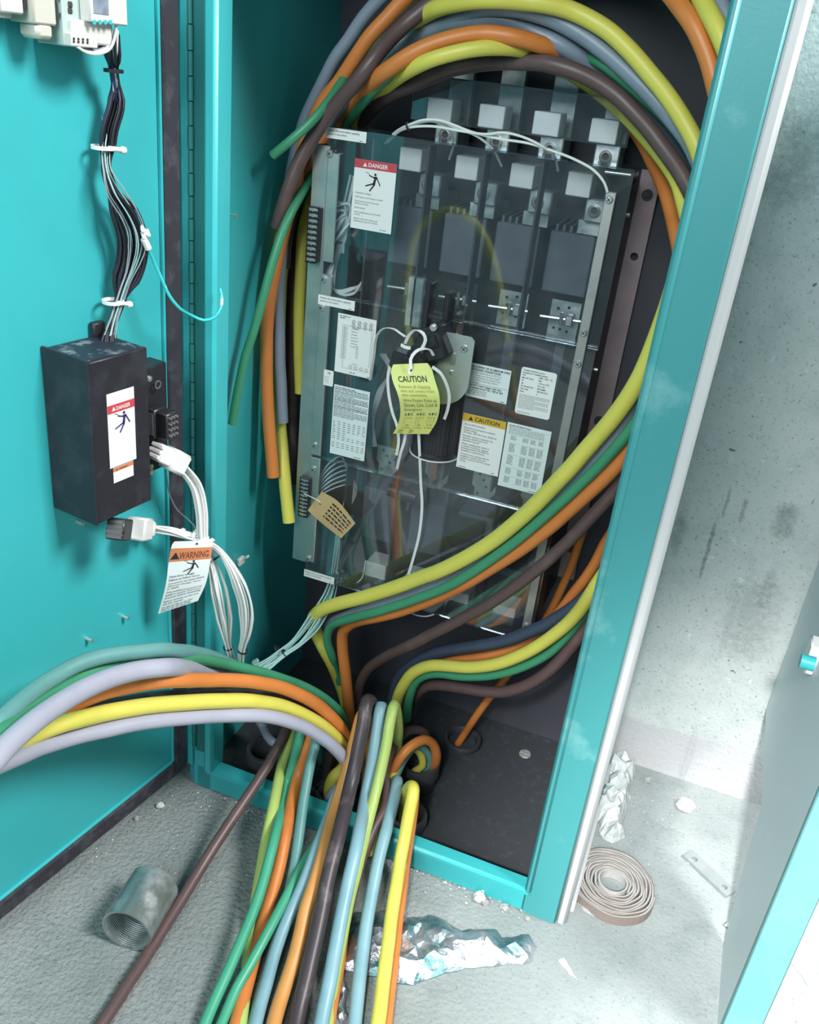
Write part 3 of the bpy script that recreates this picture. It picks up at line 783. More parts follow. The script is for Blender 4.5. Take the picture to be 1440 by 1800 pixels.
 ('sage', 0.0112, 'grey teal cable, topmost of the arch crossing the open door', (0, 0), ((0.152,0.173,-0.044), (0.152,0.167,-0.015), (0.154,0.156,0.020), (0.157,0.145,0.055), (0.160,0.132,0.089), (0.165,0.116,0.122), (0.173,0.099,0.158), (0.178,0.083,0.190), (0.175,0.069,0.221), (0.142,0.059,0.242), (0.115,0.048,0.255), (0.088,0.031,0.274), (0.065,0.011,0.295), (0.053,-0.008,0.316), (0.048,-0.036,0.344), (0.044,-0.065,0.371), (0.041,-0.097,0.399), (0.042,-0.124,0.420), (0.045,-0.153,0.443), (0.047,-0.182,0.463), (0.043,-0.214,0.484), (0.028,-0.248,0.497), (0.015,-0.275,0.506), (0.002,-0.304,0.513), (-0.008,-0.334,0.517), (-0.014,-0.368,0.518), (-0.010,-0.408,0.526), (-0.002,-0.441,0.534), (0.006,-0.472,0.540), (0.009,-0.513,0.538), (0.007,-0.537,0.531))),
 ('green', 0.0092, 'green cable just below the topmost one in the arch over the door', (0, 0), ((0.215,0.130,0.000), (0.215,0.129,0.034), (0.215,0.126,0.068), (0.215,0.121,0.104), (0.217,0.113,0.143), (0.214,0.103,0.180), (0.202,0.091,0.213), (0.182,0.076,0.241), (0.161,0.058,0.265), (0.140,0.038,0.286), (0.120,0.015,0.306), (0.102,-0.008,0.325), (0.084,-0.032,0.343), (0.068,-0.056,0.361), (0.057,-0.082,0.380), (0.051,-0.115,0.405), (0.049,-0.139,0.422), (0.047,-0.165,0.439), (0.040,-0.200,0.459), (0.028,-0.226,0.468), (0.014,-0.253,0.477), (0.003,-0.283,0.485), (-0.006,-0.313,0.491), (-0.011,-0.343,0.494), (-0.010,-0.378,0.500), (-0.005,-0.406,0.509), (0.004,-0.439,0.520), (0.015,-0.473,0.532), (0.025,-0.503,0.542), (0.028,-0.544,0.544), (0.028,-0.556,0.543))),
 ('pale', 0.0135, 'thick pale lavender cable spreading at the left edge above the yellow one', (0, 0), ((0.128,0.125,-0.005), (0.128,0.122,0.028), (0.127,0.120,0.061), (0.126,0.117,0.095), (0.129,0.111,0.125), (0.130,0.103,0.154), (0.115,0.090,0.187), (0.088,0.079,0.207), (0.063,0.059,0.231), (0.045,0.035,0.254), (0.039,0.012,0.276), (0.039,-0.014,0.297), (0.041,-0.045,0.324), (0.041,-0.076,0.350), (0.042,-0.109,0.376), (0.047,-0.135,0.397), (0.056,-0.167,0.423), (0.066,-0.200,0.450), (0.072,-0.227,0.472), (0.070,-0.254,0.488), (0.057,-0.282,0.498), (0.048,-0.318,0.510), (0.044,-0.349,0.519), (0.043,-0.382,0.528), (0.044,-0.416,0.536), (0.047,-0.451,0.544), (0.053,-0.488,0.552), (0.060,-0.527,0.558), (0.068,-0.567,0.560), (0.063,-0.601,0.555), (0.034,-0.620,0.544), (0.009,-0.634,0.536), (-0.016,-0.649,0.529), (-0.046,-0.675,0.523), (-0.059,-0.711,0.520), (-0.042,-0.745,0.521), (-0.015,-0.776,0.525), (0.010,-0.796,0.535), (0.038,-0.802,0.554), (0.067,-0.807,0.577), (0.101,-0.810,0.598), (0.137,-0.813,0.611), (0.177,-0.813,0.619), (0.214,-0.812,0.619), (0.249,-0.812,0.614), (0.286,-0.811,0.604), (0.320,-0.811,0.592), (0.352,-0.810,0.579), (0.381,-0.809,0.562), (0.407,-0.811,0.541), (0.430,-0.815,0.518), (0.453,-0.821,0.491), (0.475,-0.828,0.462), (0.494,-0.837,0.431), (0.509,-0.847,0.400), (0.520,-0.858,0.368), (0.528,-0.870,0.333), (0.535,-0.884,0.298), (0.542,-0.899,0.264), (0.548,-0.915,0.231), (0.555,-0.932,0.199), (0.561,-0.950,0.167), (0.567,-0.969,0.137), (0.573,-0.990,0.111), (0.578,-1.014,0.090), (0.584,-1.041,0.076), (0.589,-1.070,0.067), (0.593,-1.102,0.060), (0.597,-1.137,0.054), (0.600,-1.173,0.045), (0.602,-1.209,0.035), (0.603,-1.242,0.027), (0.603,-1.278,0.022), (0.602,-1.315,0.018), (0.601,-1.354,0.017), (0.601,-1.392,0.016), (0.600,-1.430,0.016), (0.600,-1.466,0.017), (0.600,-1.500,0.017), (0.601,-1.537,0.016), (0.602,-1.573,0.016), (0.604,-1.607,0.015), (0.606,-1.641,0.015), (0.607,-1.676,0.015), (0.609,-1.711,0.015), (0.610,-1.745,0.015), (0.612,-1.780,0.014), (0.613,-1.816,0.014), (0.615,-1.851,0.015), (0.617,-1.888,0.015), (0.618,-1.925,0.015), (0.620,-1.961,0.015), (0.621,-1.996,0.015), (0.623,-2.032,0.015), (0.624,-2.068,0.015), (0.626,-2.104,0.015), (0.627,-2.140,0.015), (0.629,-2.177,0.015), (0.630,-2.213,0.015), (0.632,-2.249,0.015))),
 ('orange', 0.0112, 'orange cable in the arch over the open door', (0, 0), ((0.224,0.102,-0.002), (0.223,0.100,0.033), (0.224,0.098,0.067), (0.233,0.095,0.101), (0.240,0.089,0.135), (0.233,0.077,0.170), (0.221,0.061,0.206), (0.208,0.045,0.236), (0.193,0.028,0.264), (0.179,0.008,0.289), (0.163,-0.014,0.312), (0.148,-0.038,0.334), (0.134,-0.065,0.354), (0.120,-0.093,0.373), (0.103,-0.124,0.390), (0.087,-0.159,0.408), (0.080,-0.185,0.423), (0.074,-0.211,0.438), (0.060,-0.241,0.452), (0.034,-0.269,0.454), (0.009,-0.297,0.453), (-0.006,-0.324,0.452), (-0.018,-0.353,0.449), (-0.027,-0.382,0.444), (-0.027,-0.421,0.447), (-0.020,-0.450,0.455), (-0.013,-0.479,0.463), (-0.013,-0.518,0.467), (-0.024,-0.552,0.468), (-0.040,-0.588,0.468), (-0.055,-0.625,0.469), (-0.060,-0.660,0.470), (-0.053,-0.696,0.470), (-0.037,-0.732,0.471), (-0.017,-0.762,0.470), (0.010,-0.786,0.469), (0.045,-0.800,0.464), (0.079,-0.806,0.455), (0.116,-0.808,0.443), (0.151,-0.811,0.433), (0.186,-0.813,0.426), (0.219,-0.817,0.416), (0.247,-0.826,0.399), (0.272,-0.837,0.379), (0.297,-0.850,0.355), (0.320,-0.865,0.329), (0.340,-0.880,0.300), (0.354,-0.893,0.272), (0.365,-0.906,0.239), (0.374,-0.920,0.204), (0.382,-0.935,0.169), (0.390,-0.953,0.136), (0.397,-0.973,0.108), (0.406,-0.997,0.085), (0.415,-1.025,0.064), (0.423,-1.056,0.048), (0.431,-1.089,0.034), (0.437,-1.124,0.023), (0.442,-1.160,0.016), (0.444,-1.191,0.013), (0.445,-1.226,0.012), (0.445,-1.263,0.012), (0.444,-1.302,0.012), (0.443,-1.341,0.012), (0.442,-1.380,0.013), (0.441,-1.418,0.014), (0.440,-1.455,0.015), (0.440,-1.489,0.015), (0.441,-1.526,0.014), (0.444,-1.562,0.014), (0.446,-1.596,0.013), (0.449,-1.630,0.013), (0.452,-1.664,0.012), (0.455,-1.699,0.012), (0.458,-1.733,0.012), (0.461,-1.768,0.012), (0.463,-1.803,0.012), (0.466,-1.839,0.012), (0.469,-1.875,0.012), (0.472,-1.912,0.012), (0.475,-1.949,0.012), (0.477,-1.983,0.012), (0.480,-2.019,0.012), (0.483,-2.054,0.012), (0.485,-2.090,0.012), (0.488,-2.127,0.012), (0.491,-2.163,0.012), (0.494,-2.200,0.012), (0.497,-2.236,0.012), (0.498,-2.248,0.012))),
 ('charcoal', 0.0102, 'dark dusty cable between orange and yellow in the arch over the door', (0, 0), ((0.190,0.101,-0.001), (0.189,0.099,0.033), (0.190,0.096,0.069), (0.196,0.090,0.106), (0.204,0.081,0.145), (0.206,0.069,0.181), (0.195,0.053,0.212), (0.176,0.036,0.237), (0.161,0.017,0.260), (0.147,-0.006,0.282), (0.132,-0.030,0.301), (0.115,-0.056,0.317), (0.097,-0.082,0.330), (0.080,-0.110,0.344), (0.064,-0.139,0.357), (0.048,-0.169,0.370), (0.034,-0.198,0.382), (0.019,-0.228,0.393), (0.005,-0.259,0.403), (-0.010,-0.291,0.414), (-0.023,-0.322,0.422), (-0.035,-0.351,0.424), (-0.046,-0.381,0.423), (-0.053,-0.415,0.425), (-0.058,-0.454,0.429), (-0.061,-0.466,0.430))),
 ('yellow', 0.0122, 'yellow cable in the arch over the open door', (0, 0), ((0.207,0.082,-0.008), (0.206,0.080,0.028), (0.213,0.076,0.064), (0.234,0.072,0.101), (0.243,0.064,0.137), (0.234,0.052,0.171), (0.220,0.036,0.203), (0.204,0.019,0.231), (0.186,-0.001,0.257), (0.170,-0.024,0.282), (0.154,-0.050,0.306), (0.138,-0.078,0.326), (0.122,-0.108,0.345), (0.106,-0.141,0.362), (0.091,-0.170,0.376), (0.075,-0.200,0.389), (0.059,-0.229,0.401), (0.045,-0.257,0.412), (0.031,-0.285,0.421), (0.018,-0.312,0.429), (0.008,-0.345,0.440), (-0.001,-0.378,0.451), (-0.010,-0.411,0.458), (-0.009,-0.456,0.473), (0.003,-0.488,0.492), (0.017,-0.521,0.514), (0.026,-0.556,0.537), (0.025,-0.589,0.556), (0.001,-0.611,0.557), (-0.031,-0.630,0.555), (-0.060,-0.652,0.561), (-0.081,-0.672,0.575), (-0.098,-0.689,0.596), (-0.113,-0.707,0.623), (-0.127,-0.723,0.654), (-0.138,-0.738,0.687), (-0.146,-0.752,0.720), (-0.152,-0.765,0.752), (-0.156,-0.777,0.789), (-0.158,-0.787,0.827), (-0.155,-0.795,0.861), (-0.145,-0.800,0.890), (-0.120,-0.802,0.919), (-0.086,-0.801,0.939), (-0.054,-0.800,0.947), (-0.020,-0.800,0.939), (0.010,-0.800,0.923), (0.035,-0.800,0.898), (0.056,-0.800,0.869), (0.072,-0.799,0.840), (0.086,-0.799,0.808), (0.097,-0.802,0.776), (0.106,-0.807,0.744), (0.114,-0.814,0.710), (0.122,-0.821,0.674), (0.131,-0.829,0.638), (0.140,-0.837,0.605), (0.148,-0.844,0.572), (0.156,-0.852,0.537), (0.164,-0.860,0.501), (0.173,-0.869,0.466), (0.182,-0.879,0.430), (0.192,-0.889,0.395), (0.200,-0.900,0.360), (0.208,-0.910,0.325), (0.216,-0.920,0.289), (0.223,-0.929,0.251), (0.230,-0.939,0.213), (0.237,-0.950,0.177), (0.244,-0.963,0.143), (0.251,-0.977,0.113), (0.258,-0.994,0.087), (0.266,-1.017,0.064), (0.276,-1.046,0.046), (0.286,-1.077,0.034), (0.295,-1.112,0.025), (0.301,-1.150,0.018), (0.304,-1.180,0.014), (0.306,-1.213,0.013), (0.306,-1.249,0.013), (0.306,-1.288,0.013), (0.304,-1.327,0.013), (0.303,-1.366,0.014), (0.301,-1.405,0.015), (0.300,-1.443,0.015), (0.300,-1.478,0.016), (0.301,-1.513,0.015), (0.303,-1.550,0.015), (0.306,-1.585,0.014), (0.309,-1.618,0.014), (0.312,-1.652,0.013), (0.315,-1.687,0.013), (0.318,-1.722,0.013), (0.321,-1.756,0.013), (0.323,-1.791,0.013), (0.326,-1.827,0.013), (0.329,-1.863,0.013), (0.332,-1.899,0.013), (0.335,-1.936,0.013), (0.338,-1.972,0.013), (0.341,-2.007,0.013), (0.343,-2.042,0.013), (0.346,-2.078,0.013), (0.349,-2.115,0.013), (0.352,-2.151,0.013), (0.355,-2.187,0.013), (0.358,-2.224,0.013), (0.360,-2.248,0.013))),
 ('pale', 0.0112, 'pale grey cable, lowest of the arch crossing the open door', (0, 0), ((0.224,0.053,-0.004), (0.219,0.053,0.034), (0.236,0.049,0.069), (0.256,0.044,0.092), (0.269,0.039,0.122), (0.256,0.032,0.154), (0.242,0.017,0.188), (0.229,0.002,0.215), (0.213,-0.014,0.239), (0.198,-0.031,0.261), (0.182,-0.052,0.282), (0.166,-0.074,0.301), (0.148,-0.098,0.317), (0.130,-0.123,0.329), (0.111,-0.149,0.340), (0.095,-0.177,0.353), (0.079,-0.207,0.366), (0.064,-0.237,0.379), (0.050,-0.265,0.390), (0.036,-0.293,0.399), (0.023,-0.320,0.406), (0.010,-0.349,0.415), (-0.002,-0.380,0.423), (-0.006,-0.417,0.438), (-0.000,-0.449,0.455), (0.009,-0.483,0.476), (0.021,-0.517,0.499), (0.034,-0.550,0.523), (0.029,-0.584,0.536), (-0.003,-0.603,0.526), (-0.030,-0.617,0.517), (-0.064,-0.640,0.505), (-0.082,-0.664,0.498), (-0.079,-0.698,0.493), (-0.061,-0.733,0.490), (-0.039,-0.760,0.491), (-0.011,-0.779,0.498), (0.020,-0.790,0.510), (0.048,-0.796,0.530), (0.078,-0.798,0.553), (0.111,-0.801,0.569), (0.147,-0.805,0.579), (0.185,-0.808,0.584), (0.222,-0.811,0.583), (0.259,-0.814,0.577), (0.297,-0.817,0.568), (0.330,-0.820,0.556), (0.362,-0.823,0.542), (0.391,-0.828,0.524), (0.414,-0.835,0.501), (0.433,-0.843,0.475), (0.451,-0.853,0.444), (0.466,-0.866,0.411), (0.476,-0.878,0.380), (0.484,-0.891,0.348), (0.489,-0.906,0.314), (0.493,-0.922,0.279), (0.496,-0.938,0.245), (0.500,-0.955,0.214), (0.503,-0.973,0.185), (0.507,-0.991,0.158), (0.511,-1.017,0.130), (0.518,-1.047,0.123), (0.526,-1.083,0.137), (0.533,-1.112,0.159), (0.537,-1.143,0.167), (0.537,-1.167,0.149), (0.533,-1.193,0.112), (0.529,-1.215,0.075), (0.526,-1.238,0.051), (0.524,-1.274,0.032), (0.523,-1.313,0.022), (0.522,-1.352,0.017), (0.521,-1.391,0.015), (0.520,-1.429,0.015), (0.520,-1.466,0.015), (0.520,-1.500,0.015), (0.521,-1.537,0.014), (0.521,-1.573,0.014), (0.522,-1.607,0.013), (0.523,-1.641,0.013), (0.524,-1.676,0.012), (0.525,-1.711,0.012), (0.526,-1.745,0.012), (0.526,-1.780,0.012), (0.527,-1.816,0.012), (0.528,-1.852,0.012), (0.529,-1.888,0.012), (0.530,-1.925,0.012), (0.530,-1.961,0.012), (0.531,-1.996,0.012), (0.532,-2.032,0.012), (0.533,-2.068,0.012), (0.534,-2.104,0.012), (0.535,-2.141,0.012), (0.535,-2.177,0.012), (0.536,-2.214,0.012), (0.537,-2.250,0.012))),
 ('brown', 0.0098, 'single brown cable lying farthest left on the floor past the steel pipe', (0, 0), ((0.113,0.164,-0.004), (0.113,0.166,0.029), (0.106,0.167,0.065), (0.093,0.150,0.101), (0.093,0.128,0.123), (0.101,0.100,0.140), (0.111,0.071,0.144), (0.114,0.038,0.134), (0.112,0.007,0.117), (0.110,-0.025,0.104), (0.107,-0.059,0.091), (0.103,-0.092,0.077), (0.099,-0.125,0.063), (0.096,-0.156,0.050), (0.094,-0.189,0.037), (0.094,-0.224,0.028), (0.095,-0.258,0.021), (0.096,-0.296,0.016), (0.098,-0.331,0.012), (0.101,-0.369,0.011), (0.103,-0.406,0.011), (0.106,-0.441,0.011), (0.108,-0.475,0.011), (0.110,-0.509,0.011), (0.113,-0.543,0.011), (0.116,-0.579,0.011), (0.118,-0.610,0.011), (0.120,-0.645,0.011), (0.123,-0.681,0.011), (0.125,-0.719,0.011), (0.128,-0.757,0.011), (0.130,-0.792,0.011), (0.133,-0.826,0.011), (0.135,-0.861,0.011), (0.138,-0.897,0.011), (0.140,-0.933,0.011), (0.143,-0.970,0.011), (0.145,-1.006,0.011), (0.148,-1.042,0.011), (0.150,-1.077,0.011), (0.153,-1.113,0.011), (0.155,-1.149,0.011), (0.158,-1.185,0.011), (0.160,-1.221,0.011), (0.163,-1.258,0.011), (0.166,-1.294,0.011), (0.167,-1.318,0.011))),
 ('lime', 0.0098, 'yellow green cable at the left of the floor bundle beside the green one', (0, 0), ((0.142,0.190,-0.031), (0.146,0.187,0.008), (0.145,0.179,0.047), (0.127,0.166,0.082), (0.110,0.154,0.104), (0.100,0.128,0.131), (0.110,0.101,0.136), (0.120,0.068,0.124), (0.124,0.040,0.101), (0.133,0.009,0.092), (0.146,-0.026,0.091), (0.158,-0.059,0.088), (0.168,-0.091,0.078), (0.177,-0.120,0.063), (0.188,-0.151,0.048), (0.199,-0.182,0.034), (0.211,-0.213,0.021), (0.224,-0.247,0.013), (0.240,-0.282,0.011), (0.257,-0.318,0.011), (0.273,-0.354,0.012), (0.287,-0.386,0.014), (0.301,-0.417,0.013), (0.314,-0.448,0.015), (0.330,-0.485,0.019), (0.343,-0.514,0.025), (0.357,-0.547,0.030), (0.372,-0.581,0.033), (0.387,-0.615,0.033), (0.402,-0.649,0.032), (0.416,-0.683,0.035), (0.430,-0.714,0.035), (0.442,-0.743,0.027), (0.455,-0.774,0.023), (0.471,-0.810,0.034), (0.488,-0.846,0.050), (0.504,-0.882,0.064), (0.521,-0.917,0.086), (0.536,-0.950,0.104), (0.547,-0.978,0.090), (0.557,-1.007,0.058), (0.569,-1.038,0.036), (0.582,-1.070,0.023), (0.596,-1.103,0.015), (0.610,-1.137,0.012), (0.624,-1.170,0.011))),
 ('mint', 0.0088, 'bright green cable reaching the lower edge farthest left of the green pair', (0, 0), ((0.144,0.179,-0.051), (0.149,0.169,-0.006), (0.154,0.156,0.029), (0.154,0.143,0.062), (0.150,0.129,0.097), (0.146,0.111,0.134), (0.144,0.089,0.169), (0.148,0.066,0.193), (0.161,0.029,0.191), (0.159,0.020,0.157), (0.155,0.018,0.124), (0.152,0.008,0.086), (0.163,-0.029,0.076), (0.177,-0.069,0.085), (0.187,-0.097,0.092), (0.199,-0.134,0.090), (0.208,-0.167,0.080), (0.216,-0.199,0.070), (0.223,-0.234,0.060), (0.228,-0.270,0.051), (0.232,-0.306,0.043), (0.236,-0.343,0.035), (0.239,-0.379,0.027), (0.244,-0.416,0.020), (0.249,-0.446,0.016), (0.254,-0.480,0.014), (0.260,-0.515,0.012), (0.264,-0.546,0.011), (0.269,-0.580,0.010), (0.274,-0.616,0.010), (0.280,-0.653,0.010), (0.285,-0.691,0.010), (0.290,-0.725,0.010), (0.295,-0.760,0.010), (0.300,-0.794,0.010), (0.305,-0.830,0.010), (0.310,-0.865,0.010), (0.316,-0.902,0.010), (0.321,-0.938,0.010), (0.326,-0.973,0.010), (0.331,-1.008,0.010), (0.336,-1.043,0.010), (0.341,-1.079,0.010), (0.347,-1.115,0.010), (0.352,-1.151,0.010), (0.357,-1.187,0.010), (0.362,-1.223,0.010), (0.366,-1.247,0.010))),
 ('orange', 0.0112, 'orange cable lying between the two green cables on the floor', (0, 0), ((0.180,0.162,-0.013), (0.181,0.162,0.022), (0.179,0.160,0.056), (0.169,0.146,0.095), (0.162,0.129,0.129), (0.159,0.105,0.161), (0.160,0.082,0.184), (0.173,0.045,0.180), (0.172,0.032,0.148), (0.169,0.018,0.109), (0.174,-0.007,0.092), (0.184,-0.039,0.087), (0.196,-0.075,0.084), (0.207,-0.110,0.074), (0.217,-0.142,0.059), (0.225,-0.176,0.045), (0.233,-0.210,0.033), (0.240,-0.241,0.022), (0.248,-0.272,0.015), (0.258,-0.309,0.013), (0.269,-0.347,0.013), (0.281,-0.385,0.014), (0.292,-0.423,0.015), (0.303,-0.456,0.015), (0.314,-0.492,0.016), (0.323,-0.521,0.018), (0.334,-0.555,0.020), (0.344,-0.591,0.021), (0.355,-0.626,0.018), (0.366,-0.663,0.019), (0.377,-0.698,0.024), (0.388,-0.732,0.027), (0.397,-0.764,0.024), (0.407,-0.798,0.022), (0.418,-0.832,0.023), (0.429,-0.868,0.027), (0.441,-0.904,0.034), (0.453,-0.939,0.045), (0.466,-0.973,0.058), (0.477,-1.006,0.063), (0.486,-1.039,0.057), (0.495,-1.073,0.051), (0.505,-1.107,0.051), (0.516,-1.140,0.057), (0.527,-1.174,0.062), (0.534,-1.196,0.063))),
 ('sage', 0.0092, 'grey teal cable right of the orange one at the left of the floor bundle', (0, 0), ((0.206,0.148,0.002), (0.208,0.147,0.037), (0.206,0.142,0.073), (0.193,0.130,0.109), (0.182,0.116,0.136), (0.173,0.100,0.160), (0.175,0.069,0.181), (0.189,0.034,0.170), (0.193,0.008,0.142), (0.200,-0.017,0.122), (0.209,-0.046,0.104), (0.220,-0.076,0.087), (0.231,-0.106,0.070), (0.241,-0.135,0.056), (0.249,-0.163,0.042), (0.257,-0.193,0.033), (0.265,-0.225,0.025), (0.273,-0.260,0.017), (0.282,-0.297,0.011), (0.290,-0.331,0.010), (0.300,-0.366,0.010), (0.308,-0.398,0.010), (0.317,-0.429,0.010), (0.327,-0.465,0.011), (0.336,-0.496,0.015), (0.346,-0.531,0.020), (0.356,-0.567,0.024), (0.365,-0.602,0.023), (0.373,-0.636,0.018), (0.382,-0.670,0.016), (0.391,-0.704,0.018), (0.400,-0.738,0.018), (0.409,-0.771,0.016), (0.418,-0.805,0.015), (0.428,-0.841,0.017), (0.438,-0.877,0.021), (0.449,-0.913,0.030), (0.460,-0.948,0.041), (0.470,-0.982,0.048), (0.478,-1.016,0.042), (0.485,-1.049,0.030), (0.493,-1.084,0.022), (0.502,-1.119,0.016), (0.511,-1.154,0.014), (0.520,-1.189,0.013))),
 ('mint', 0.0082, 'bright green cable crossing over the orange one toward the lower left', (0, 0), ((0.231,0.070,-0.011), (0.231,0.069,0.030), (0.237,0.048,0.067), (0.246,0.022,0.084), (0.255,-0.011,0.088), (0.255,-0.048,0.072), (0.255,-0.085,0.066), (0.255,-0.123,0.066), (0.257,-0.163,0.063), (0.259,-0.205,0.058), (0.260,-0.242,0.052), (0.260,-0.276,0.044), (0.259,-0.312,0.034), (0.257,-0.348,0.024), (0.261,-0.384,0.017), (0.266,-0.420,0.013), (0.272,-0.455,0.012), (0.279,-0.496,0.012), (0.285,-0.536,0.011), (0.290,-0.570,0.010), (0.295,-0.606,0.010), (0.300,-0.643,0.010), (0.306,-0.680,0.009), (0.311,-0.715,0.009), (0.316,-0.749,0.009), (0.321,-0.784,0.009), (0.326,-0.819,0.009), (0.332,-0.855,0.009), (0.337,-0.891,0.009), (0.343,-0.927,0.009), (0.348,-0.963,0.009), (0.353,-0.997,0.009), (0.358,-1.033,0.009), (0.364,-1.068,0.009), (0.369,-1.104,0.009), (0.374,-1.141,0.009), (0.380,-1.177,0.009), (0.385,-1.213,0.009), (0.389,-1.236,0.009))),
 ('ice', 0.0100, 'pale blue grey cable left of the tan orange one on the floor', (0, 0), ((0.249,0.057,-0.003), (0.250,0.054,0.036), (0.253,0.038,0.080), (0.254,0.022,0.108), (0.256,-0.010,0.116), (0.259,-0.042,0.098), (0.265,-0.082,0.093), (0.270,-0.112,0.093), (0.276,-0.151,0.086), (0.277,-0.182,0.070), (0.276,-0.211,0.053), (0.278,-0.246,0.041), (0.284,-0.283,0.031), (0.293,-0.320,0.023), (0.301,-0.354,0.018), (0.311,-0.389,0.016), (0.320,-0.421,0.015), (0.331,-0.458,0.015), (0.342,-0.493,0.019), (0.352,-0.526,0.024), (0.362,-0.561,0.027), (0.373,-0.597,0.029), (0.383,-0.633,0.029), (0.393,-0.669,0.029), (0.403,-0.703,0.033), (0.414,-0.737,0.038), (0.423,-0.770,0.038), (0.432,-0.803,0.036), (0.442,-0.838,0.037), (0.453,-0.873,0.042), (0.464,-0.909,0.049), (0.475,-0.943,0.061), (0.487,-0.978,0.074), (0.498,-1.011,0.083), (0.508,-1.045,0.091), (0.519,-1.078,0.102), (0.531,-1.110,0.118), (0.541,-1.142,0.130), (0.550,-1.174,0.130), (0.553,-1.184,0.129))),
 ('tan', 0.0114, 'tan orange cable left of the thick charcoal one in the floor bundle', (0, 0), ((0.270,0.109,0.001), (0.271,0.108,0.034), (0.271,0.106,0.067), (0.270,0.103,0.103), (0.266,0.100,0.147), (0.264,0.098,0.178), (0.260,0.092,0.218), (0.258,0.075,0.233), (0.259,0.056,0.206), (0.261,0.036,0.181), (0.263,0.013,0.155), (0.266,-0.013,0.135), (0.269,-0.041,0.117), (0.275,-0.075,0.107), (0.286,-0.116,0.106), (0.294,-0.151,0.100), (0.298,-0.182,0.085), (0.301,-0.212,0.069), (0.309,-0.244,0.053), (0.316,-0.277,0.039), (0.321,-0.312,0.027), (0.327,-0.348,0.020), (0.336,-0.383,0.020), (0.345,-0.418,0.022), (0.355,-0.455,0.027), (0.364,-0.490,0.032), (0.372,-0.523,0.038), (0.381,-0.557,0.040), (0.389,-0.593,0.039), (0.397,-0.629,0.037), (0.405,-0.664,0.036), (0.414,-0.698,0.038), (0.423,-0.732,0.043), (0.431,-0.766,0.045), (0.439,-0.800,0.044), (0.447,-0.835,0.046), (0.456,-0.870,0.051), (0.466,-0.907,0.058), (0.476,-0.941,0.070), (0.486,-0.975,0.083), (0.495,-1.009,0.093), (0.504,-1.043,0.100), (0.514,-1.076,0.112), (0.524,-1.109,0.129), (0.533,-1.141,0.139), (0.540,-1.173,0.133), (0.542,-1.184,0.132))),
 ('charcoal', 0.0125, 'thick dusty charcoal cable down the middle of the floor bundle', (0, 0), ((0.260,0.131,-0.001), (0.260,0.131,0.035), (0.259,0.131,0.072), (0.259,0.130,0.107), (0.260,0.129,0.143), (0.261,0.127,0.178), (0.263,0.119,0.211), (0.262,0.104,0.244), (0.264,0.077,0.264), (0.271,0.050,0.237), (0.275,0.028,0.207), (0.279,0.007,0.176), (0.284,-0.020,0.154), (0.292,-0.053,0.145), (0.301,-0.089,0.140), (0.309,-0.124,0.132), (0.315,-0.156,0.118), (0.321,-0.184,0.101), (0.329,-0.213,0.085), (0.336,-0.242,0.070), (0.343,-0.273,0.055), (0.350,-0.304,0.040), (0.356,-0.334,0.026), (0.364,-0.366,0.017), (0.371,-0.397,0.014), (0.380,-0.434,0.014), (0.387,-0.463,0.014), (0.395,-0.496,0.016), (0.404,-0.532,0.018), (0.413,-0.570,0.022), (0.422,-0.609,0.028), (0.432,-0.647,0.035), (0.441,-0.683,0.044), (0.450,-0.718,0.050), (0.457,-0.750,0.045), (0.464,-0.783,0.041), (0.474,-0.821,0.052), (0.485,-0.859,0.068), (0.494,-0.894,0.075), (0.502,-0.927,0.076), (0.509,-0.959,0.075), (0.517,-0.993,0.077), (0.526,-1.027,0.088), (0.536,-1.062,0.104), (0.547,-1.095,0.125), (0.557,-1.127,0.147), (0.565,-1.158,0.157))),
 ('ice', 0.0112, 'pale blue grey cable directly right of the charcoal one', (0, 0), ((0.290,0.125,-0.000), (0.290,0.125,0.037), (0.290,0.125,0.073), (0.290,0.125,0.108), (0.290,0.123,0.145), (0.290,0.119,0.182), (0.288,0.109,0.222), (0.286,0.092,0.251), (0.293,0.066,0.223), (0.299,0.044,0.190), (0.303,0.025,0.157), (0.308,0.001,0.131), (0.319,-0.037,0.129), (0.327,-0.066,0.134), (0.338,-0.103,0.137), (0.346,-0.135,0.130), (0.352,-0.166,0.112), (0.359,-0.197,0.095), (0.367,-0.230,0.077), (0.376,-0.264,0.063), (0.386,-0.299,0.052), (0.393,-0.329,0.040), (0.401,-0.359,0.031), (0.409,-0.389,0.029), (0.420,-0.427,0.032), (0.429,-0.459,0.038), (0.438,-0.494,0.045), (0.448,-0.531,0.050), (0.458,-0.567,0.052), (0.467,-0.604,0.055), (0.478,-0.641,0.062), (0.487,-0.675,0.068), (0.495,-0.705,0.063), (0.501,-0.734,0.050), (0.508,-0.765,0.040), (0.517,-0.798,0.034), (0.526,-0.833,0.032), (0.535,-0.868,0.035), (0.545,-0.903,0.045), (0.555,-0.938,0.059), (0.565,-0.973,0.069), (0.573,-1.006,0.065), (0.581,-1.039,0.053), (0.589,-1.073,0.042), (0.597,-1.108,0.036), (0.606,-1.142,0.034))),
